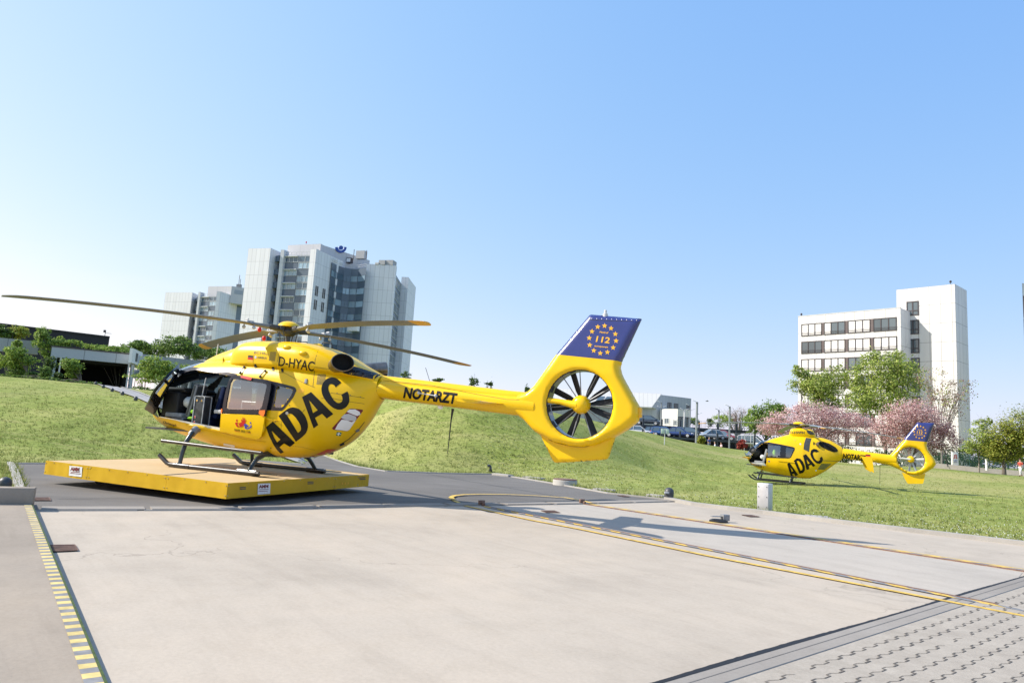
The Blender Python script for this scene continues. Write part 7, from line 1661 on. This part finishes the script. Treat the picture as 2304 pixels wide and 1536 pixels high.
for i,(x,yy,hw,hh,Yh,lb) in enumerate(((76,835,14,13,56.5,'round clipped bush at the top of the lawn, left of the gateway'),(15,830,22,14,58,'rounded bush at the left border beneath the small tree'),(50,842,14,8,57,'small bush between the two rounded bushes'),(86,815,13,16,61,'dark bush behind the round clipped bush'),(5,800,18,20,63,'dark leafy bush under the parapet at the left border'),(108,842,9,7,58,'low dark bush beside the left pier of the gateway'))):
    l=at(x,Yh); q=gy(x,yy,Yh); r=empty('shrub',loc=l,label=lb,cat='bush',group='bushes at the top of the lawn'); hz_=max(.2,q.z-l.z)
    crown('foliage',[(0,0,hz_,hw*Yh/F,hw*Yh/F*.8,hh*Yh/F,1),(0,0,hz_*.5,hw*Yh/F*.9,hw*Yh/F*.7,hz_*.6,.7)],1800,.13,['l_mid','l_dark'] if i<3 else ['l_dark','l_mid'],.7,r,130+i,shell=.3)
    b=MB(); limbs(b,Vector((0,0,-.1)),[(rnd.uniform(-.3,.3),0,hz_) for _ in range(4)],.05,.02,i); b.build('stems',[M['bark']],r)
def hedge(x0,x1,Y,hpx,label,seed):
    a,c=at(x0,Y),at(x1,Y); o=(a+c)/2; r=empty('hedge',loc=o,label=label,cat='hedge',group='low clipped hedges'); ps=[]
    n=max(3,int((x1-x0)/14))
    for i in range(n):
        p=a.lerp(c,(i+.5)/n); p.z=tz(p.x,p.y); ps.append((p.x-o.x,p.y-o.y,p.z-o.z+hpx*Y/F*.4,(c-a).length/n*.75,.45,hpx*Y/F*.6,1))
    crown('foliage',ps,n*260,.12,['l_mid','l_dark'],.6,r,seed,shell=.2); b=MB(); limbs(b,Vector((0,0,-.1)),[(q[0],q[1],q[2]) for q in ps],.04,.02,seed); b.build('stems',[M['bark']],r)
hedge(-20,205,54.5,11,'long low hedge along the top of the lawn at left',150); hedge(288,350,54,9,'short low hedge right of the gateway, behind the helicopter nose',151); hedge(110,200,55,10,'low hedge in front of the gateway left side, around the vase shaped shrub',152)
# ------------------------------------------------------------------ cars
def car(loc,rz,label,paint,L=4.5,Wd=1.8,Hh=1.46,style='sedan'):
    r=empty('parked_car',loc=loc,rz=rz,label=label,cat='car',group='cars on the parking deck')
    h=L/2; hd=.78 if style!='van' else .9
    st=[(-h,.42,.62,Wd*.38,.52,2.5,2.5),(-h+.08,.30,hd-.05,Wd*.45,.55,3,3),(-h+.6,.24,hd+.04,Wd*.49,.55,3.4,3),(-.2,.22,hd+.10,Wd*.5,.55,3.6,3),(h-1.2,.22,hd+.06,Wd*.5,.55,3.4,3),(h-.35,.26,hd-.06,Wd*.47,.52,3,3),(h-.05,.34,.64,Wd*.41,.5,2.6,2.6),(h,.42,.56,Wd*.34,.5,2.4,2.4)]
    V,Q=loft_grid(st,40,28); bo=np_mesh('body',V,Q,paint,r,smooth=True)
    bm=bmesh.new(); bm.from_mesh(bo.data); bmesh.ops.holes_fill(bm,edges=[e for e in bm.edges if e.is_boundary]); bm.to_mesh(bo.data); bm.free()
    if style=='sedan': g=[(-1.55,.05),(-1.0,.93),(.25,1.0),(1.15,.05)]
    elif style=='wagon': g=[(-2.0,.05),(-1.75,.9),(.2,1.0),(1.05,.05)]
    else: g=[(-2.0,.05),(-1.85,.97),(.45,1.0),(1.6,.05)]
    zb=hd-.02; b=MB(); sec=[]
    for u,t in g:
        w=Wd*.46*(1-.20*t); sec.append((u*L/4.5,w,zb+(Hh-zb)*t))
    b.add([(u,-w,z) for u,w,z in sec]+[(u,w,z) for u,w,z in sec],[(0,1,2,3),(7,6,5,4),(0,4,5,1),(2,6,7,3)]); b.build('glasshouse',[M['win']],r)
    b=MB(); u1,w1,z1_=sec[1]; u2,w2,z2_=sec[2]; b.add([(u1-.05,-w1-.02,z1_-.03),(u2+.05,-w2-.02,z2_-.03),(u2+.05,w2+.02,z2_-.03),(u1-.05,w1+.02,z1_-.03),(u1,-w1*.9,z1_+.05),(u2,-w2*.9,z2_+.05),(u2,w2*.9,z2_+.05),(u1,w1*.9,z1_+.05)],[(0,3,2,1),(4,5,6,7),(0,1,5,4),(1,2,6,5),(2,3,7,6),(3,0,4,7)]); b.build('roof',[paint],r,30)
    b=MB()
    for s_ in (-1,1):
        for i,j in ((0,1),(2,3)): b.tube([(sec[i][0],s_*sec[i][1],sec[i][2]),(sec[j][0],s_*sec[j][1],sec[j][2])],.045,5)
        um=(sec[1][0]+sec[2][0])/2; b.tube([(um-.1,s_*Wd*.455,zb+.03),(um,s_*Wd*.385,Hh-.03)],.04,5)
    b.build('pillars',[paint],r)
    for s_ in (-1,1):
        for u in (-L*.3,L*.31):
            b=MB(); Mx=Matrix.Rotation(R(90),3,'X'); b.lathe([(.24,-.11),(.31,-.10),(.325,0),(.31,.10),(.24,.11)],(u,s_*(Wd*.5-.1),.32),18,M=Mx); wo_=b.build('wheel',[M['black']],r,40)
            b=MB(); b.lathe([(.21,-.115),(.05,-.125),(.05,.125),(.21,.115)],(u,s_*(Wd*.5-.1),.32),14,M=Mx); b.build('rim',[M['lgrey']],wo_,40)
        b=MB(); b.sphere((h-.22,s_*Wd*.33,.66),(.14,.18,.08),8); b.build('headlight',[M['white']],r,50)
        b=MB(); b.sphere((-h+.12,s_*Wd*.36,.72),(.10,.13,.09),8); b.build('tail_lamp',[M['red']],r,50)
    return r
def paint(n,c): return simple(n,c,.25,.1,coat=.8,vary=.05)
PB,PN,PK_,PS,PR,PW=paint('car_blue',(.05,.12,.33)),paint('car_navy',(.03,.06,.20)),paint('car_dark',(.035,.045,.065)),paint('car_silver',(.46,.48,.50)),paint('car_red',(.34,.02,.03)),paint('car_white',(.72,.72,.72))
def cp(px,Y,z): q=gy(px,980,Y); return (q.x,q.y,z+.01)
car(cp(1496,109.5,zl_),-.25,'light blue estate car behind the pale green notice board',PB,style='wagon')
car(cp(1527,108.2,zl_),-.35,'dark blue saloon car just right of the notice board',PN)
car(cp(1551,109.8,zl_),-.35,'dark grey people carrier between the blue saloon and the tall lamp post',PK_,L=4.7,Hh=1.62,style='van')
car(cp(1601,108.5,zl_),math.pi+.12,'silver saloon car above the man in the blue shirt',PS,L=4.7)
car(cp(1629,110.5,zl_),-.5,'red car half hidden behind the silver saloon',PR,L=4.2)
car(cp(1457,118.5,zu_),-.35,'black car on the upper deck next to the tail fan',PK_,L=4.5,Hh=1.55,style='van')
car(cp(1437,112,zl_),-.2,'white car on the lower deck nearest the tail fan',PW,style='wagon')
car(cp(1468,113,zl_),-.2,'dark car in the shade under the upper deck',PK_)
car((gy(1694,990,108).x,108,zl_-1.0),-.7,'white van at the right end of the parking deck',PW,L=4.9,Hh=1.9,style='van')
# ------------------------------------------------------------------ people
M['skin']=simple('skin',(.50,.30,.22),.6,vary=.05); M['hair']=simple('grey_hair',(.22,.19,.17),.9); M['hairb']=simple('brown_hair',(.07,.04,.03),.9)
def skinmesh(name,pts,edges,rad,mat,parent,lv=1):
    me=bpy.data.meshes.new(name); me.from_pydata(pts,edges,[]); o=bpy.data.objects.new(name,me); COL.objects.link(o)
    sk=o.modifiers.new('s','SKIN'); 
    for v,r in zip(me.skin_vertices[0].data,rad): v.radius=(r,r) if not isinstance(r,tuple) else r
    me.skin_vertices[0].data[0].use_root=True
    ss=o.modifiers.new('u','SUBSURF'); ss.levels=lv; ss.render_levels=lv
    bpy.context.view_layer.update(); nm=bpy.data.meshes.new_from_object(o.evaluated_get(bpy.context.evaluated_depsgraph_get()))
    bpy.data.objects.remove(o); nm.name=name; nm.materials.clear(); nm.materials.append(mat); nm.polygons.foreach_set('use_smooth',[True]*len(nm.polygons)); return link(name,nm,parent)
def person(loc,rz,label,top,trousers,pose='stand',hair='hair',sc=1.0,shoe='black'):
    r=empty('person',loc=loc,rz=rz,label=label,cat='person',group='people on the lawn edge'); s=sc
    if pose=='sit': hip=.12; kn=[(.42,.12,.42),(.42,-.12,.42)]; an=[(.72,.13,.06),(.72,-.13,.06)]
    elif pose=='walk': hip=.92; kn=[(.22,.11,.50),(-.06,-.11,.47)]; an=[(.26,.11,.08),(-.36,-.11,.12)]
    else: hip=.92; kn=[(.03,.11,.49),(.0,-.11,.49)]; an=[(0,.12,.07),(-.04,-.12,.07)]
    P=[(0,0,hip),(.0,0,hip+.25),(.02,0,hip+.47),(.03,0,hip+.57),(.05,0,hip+.70),(.07,0,hip+.80)]; E=[(0,1),(1,2),(2,3),(3,4),(4,5)]; Rr=[.14,.125,.14,.05,.088,.075]
    for k,sg in ((0,1),(1,-1)):
        n=len(P); P+=[(0.02,sg*.10,hip-.06),kn[k],an[k],(an[k][0]+.14,an[k][1],an[k][2]-.03)]; E+=[(0,n),(n,n+1),(n+1,n+2),(n+2,n+3)]; Rr+=[.10,.065,.045,.04]
        n=len(P); fw=.14 if pose=='stand' else .28; hz=hip+.02 if pose=='stand' else hip+.16
        P+=[(.02,sg*.19,hip+.46),(.0,sg*.25,hip+.24),(fw,sg*.2,hz),(fw+.07,sg*.18,hz-.04)]; E+=[(2,n),(n,n+1),(n+1,n+2),(n+2,n+3)]; Rr+=[.062,.045,.034,.038]
    P=[(a*s,b_*s,c*s) for a,b_,c in P]; Rr=[q*s for q in Rr]
    skinmesh('body',P,E,Rr,M['skin'],r)
    idx=[0,1,2]+[10,11]+[18,19]; 
    tp=[P[0],P[1],P[2],P[10],P[11],P[18],P[19],tuple(np.array(P[2])*.75+np.array(P[3])*.25)]
    skinmesh('shirt',tp,[(0,1),(1,2),(2,3),(3,4),(2,5),(5,6),(2,7)],[.155*s,.142*s,.152*s,.078*s,.06*s,.078*s,.06*s,.09*s],top,r)
    tr=[P[0],P[6],P[7],P[8],P[14],P[15],P[16]]; skinmesh('trousers',tr,[(0,1),(1,2),(2,3),(0,4),(4,5),(5,6)],[.15*s,.115*s,.08*s,.06*s,.115*s,.08*s,.06*s],trousers,r)
    b=MB(); hd=Vector(P[5]); b.sphere(hd+Vector((-.02,0,.02))*s,(.095*s,.085*s,.085*s),10); b.build('hair',[M[hair]],r,60)
    f=MB(); f.sphere(hd+Vector((.085,0,-.05))*s,(.018*s,.014*s,.02*s),6); 
    f.build('nose',[M['skin']],r,60)
    for k in (8,16): b=MB(); p=Vector(P[k]); b.sphere(p+Vector((.07,0,-.03))*s,(.14*s,.05*s,.045*s),8); b.build('shoe',[M[shoe]],r,60)
    return r
shirt=lambda n,c: simple(n,c,.85,vary=.12,scale=6)
def onl(px,py): p=hit(px,py); return p
p=at(1595,102); person(p,R(-60),'man in a blue shirt standing at the foot of the parking deck',shirt('blue_shirt',(.03,.08,.36)),shirt('grey_blue_trousers',(.22,.27,.36)),'stand')
p=at(1609,98); person(p,R(170),'person in a pale blue shirt sitting on the grass beside the standing man',shirt('pale_shirt',(.55,.62,.72)),shirt('dark_trousers',(.05,.05,.07)),'sit')
p=at(1623,98); person(p,R(190),'person in a pale pink shirt sitting rightmost on the grass edge',shirt('pink_shirt',(.66,.50,.52)),shirt('dark_trousers2',(.06,.05,.06)),'sit','hairb')
p=onl(2297,1071); person(p,R(200),'person in a red top and white trousers walking at the right border',shirt('red_top',(.42,.06,.04)),shirt('white_trousers',(.70,.68,.68)),'walk','hairb',shoe='dkred')
for x,yy,lb,c in ((1449,971,'person in a white shirt at the lawn crest, nearest the tail fan',(.72,.72,.72)),(1470,974.5,'person in a black and white top at the lawn crest below the upper deck',(.35,.35,.36))):
    p=at(x,104); person(p,R(-90),lb,shirt('top_%d'%x,c),shirt('trousers_%d'%x,(.5,.5,.5)),'stand','hairb')
# ------------------------------------------------------------------ fence, low wall, signs at the right
W0,W1=gy(2085,1050,87),gy(2420,1081,82)
def wl_pts(n): return [W0.lerp(W1,i/n) for i in range(n+1)]
o=Vector(((W0.x+W1.x)/2,(W0.y+W1.y)/2,0)); 
b=MB(); pts=wl_pts(14); a,c=strip2(pts,.25); lo=[];
zt_=[tz(p.x,p.y)+.62 for p in pts]
b.add([(p.x-o.x,p.y-o.y,z) for p,z in zip(a,zt_)]+[(p.x-o.x,p.y-o.y,z) for p,z in zip(c,zt_)]+[(p.x-o.x,p.y-o.y,-.5) for p in a]+[(p.x-o.x,p.y-o.y,-.5) for p in c],[(i,i+1,15+i+1,15+i) for i in range(14)]+[(i,30+i,30+i+1,i+1) for i in range(14)]+[(15+i+1,45+i+1,45+i,15+i) for i in range(14)]+[(0,15,45,30),(14,44,59,29)])
ob=b.build('garden_wall',[concrete_mat('pale_wall',(.46,.43,.40),(.52,.48,.44),crack=False)],label='low pale concrete wall along the far right edge of the lawn',cat='wall'); ob.location=o
FN=empty('mesh_fence',loc=(W0.x,W0.y,0),label='thin green wire mesh fence above the low pale wall',cat='fence'); fo=Vector((W0.x,W0.y,0))
Fa,Fb=gy(2098,1050,88),gy(2420,1081,83.2)
M['fence']=simple('green_fence_wire',(.03,.09,.075),.5)
nf=11; fp_=[Fa.lerp(Fb,i/nf) for i in range(nf+1)]
for p in fp_: b=MB(); g_=tz(p.x,p.y); b.tube([(p.x-fo.x,p.y-fo.y,g_),(p.x-fo.x,p.y-fo.y,g_+2.05)],.035,6); b.build('post',[M['fence']],FN)
for p,q in zip(fp_[:-1],fp_[1:]):
    b=MB(); n=26; g0_=tz(p.x,p.y)
    for i in range(n): m=p.lerp(q,(i+.5)/n); b.box((m.x-fo.x,m.y-fo.y,g0_+1.05),(.012,.012,1.9))
    for k in range(11): z=g0_+.15+k*.18; b.tube([(p.x-fo.x,p.y-fo.y,z),(q.x-fo.x,q.y-fo.y,z)],.006,3,cap=False)
    b.build('mesh_panel',[M['fence']],FN)
# pharmacy sign
a,c=gy(2143,1050,86),gy(2157.5,1051,86); g_=tz(a.x,a.y)+.3; t=gy(2143,1016,86).z; r=empty('pharmacy_sign',loc=((a.x+c.x)/2,86,g_),label='tall white sign pylon with a red letter A at the stair tower',cat='sign'); wd=c.x-a.x
b=MB(); b.box((0,.12,(t-g_)/2),(wd,.22,t-g_)); b.build('panel',[M['white']],r,bevel=.02)
k=(t-g_); u=wd*.36
Aout=[(-.9,-.9),(-.9,-.62),(-.62,-.6),(-.5,.35),(-.75,.35),(-.55,.62),(-.3,.62),(.1,.95),(.65,.72),(.62,-.6),(.9,-.62),(.9,-.9),(.2,-.9),(.2,-.6),(.34,-.58),(.34,-.2),(-.22,-.2),(-.2,-.6),(-.05,-.62),(-.05,-.9)]; Ain=[(-.2,.05),(.34,.05),(.34,.5),(.1,.55),(-.2,.3)]
v,f=fill2d([[(x*u,y*u) for x,y in Aout],[(x*u,y*u) for x,y in Ain]],.2); me=bpy.data.meshes.new('red_letter'); me.from_pydata([(p.x,-.005,k*.72+p.y) for p in v],[],f); setmats(me,M['red']); link('red_letter',me,r)
b=MB()
for i,w_ in enumerate((.7,.5,.6)): b.box((-.02,-.004,k*.48-i*.12),(wd*w_,.012,.035))
b.build('small_print',[M['blue2']],r)
a=gy(2220,1050,81); g_=tz(a.x,a.y); b=MB(); b.lathe([(.13,0),(.13,1.28),(.12,1.32)],(0,0,.3),14); ob=b.build('bollard',[M['white']],None,40,label='short thick white post behind the fence, right of the slim tree',cat='post'); ob.location=(a.x,a.y,g_)
r=empty('tripod',loc=at(2127,86.5),label='dark tripod standing by the wall left of the pharmacy sign',cat='tripod'); r.location.z+=.3
for i in range(3): a=i*2.09+.4; b=MB(); b.tube([(.45*math.cos(a),.45*math.sin(a),0),(0,0,1.5)],.03,5); b.build('leg',[M['black']],r)
b=MB(); b.box((0,0,1.58),(.18,.14,.16)); b.build('head',[M['black']],r)
# notice board on the lawn
p=hit(1495,1000); r=empty('notice_board',loc=p,label='pale green two panel notice board on a single post on the lawn crest',cat='sign'); t=gy(1495,964,p.y); h=t.z-p.z; pxm=p.y/F
b=MB(); b.tube([(0,0,-.2),(0,0,h)],1.1*pxm,8); b.build('post',[M['lgrey']],r)
M['pgreen']=simple('pale_green_board',(.50,.62,.54),.5,vary=.05)
for dx in (-5,5.5): b=MB(); b.box((dx*pxm,-.05,h-6*pxm),(7.6*pxm,.05,11*pxm)); b.build('panel',[M['pgreen']],r,bevel=.01)
# bird
p=gy(1591,902,140); b=MB(); b.sphere((0,0,0),(.35,.09,.1),8); 
for s_ in (-1,1): b.add([(-.1,0,.03),(.15,0,.03),(.0,s_*.5,.14),(-.15,s_*.45,.12)],[(0,1,2,3)])
ob=b.build('bird',[M['grey']],label='small bird flying in the sky right of the low white building',cat='bird'); ob.location=p
# weed growing by the slab edge
bpy.context.view_layer.update()
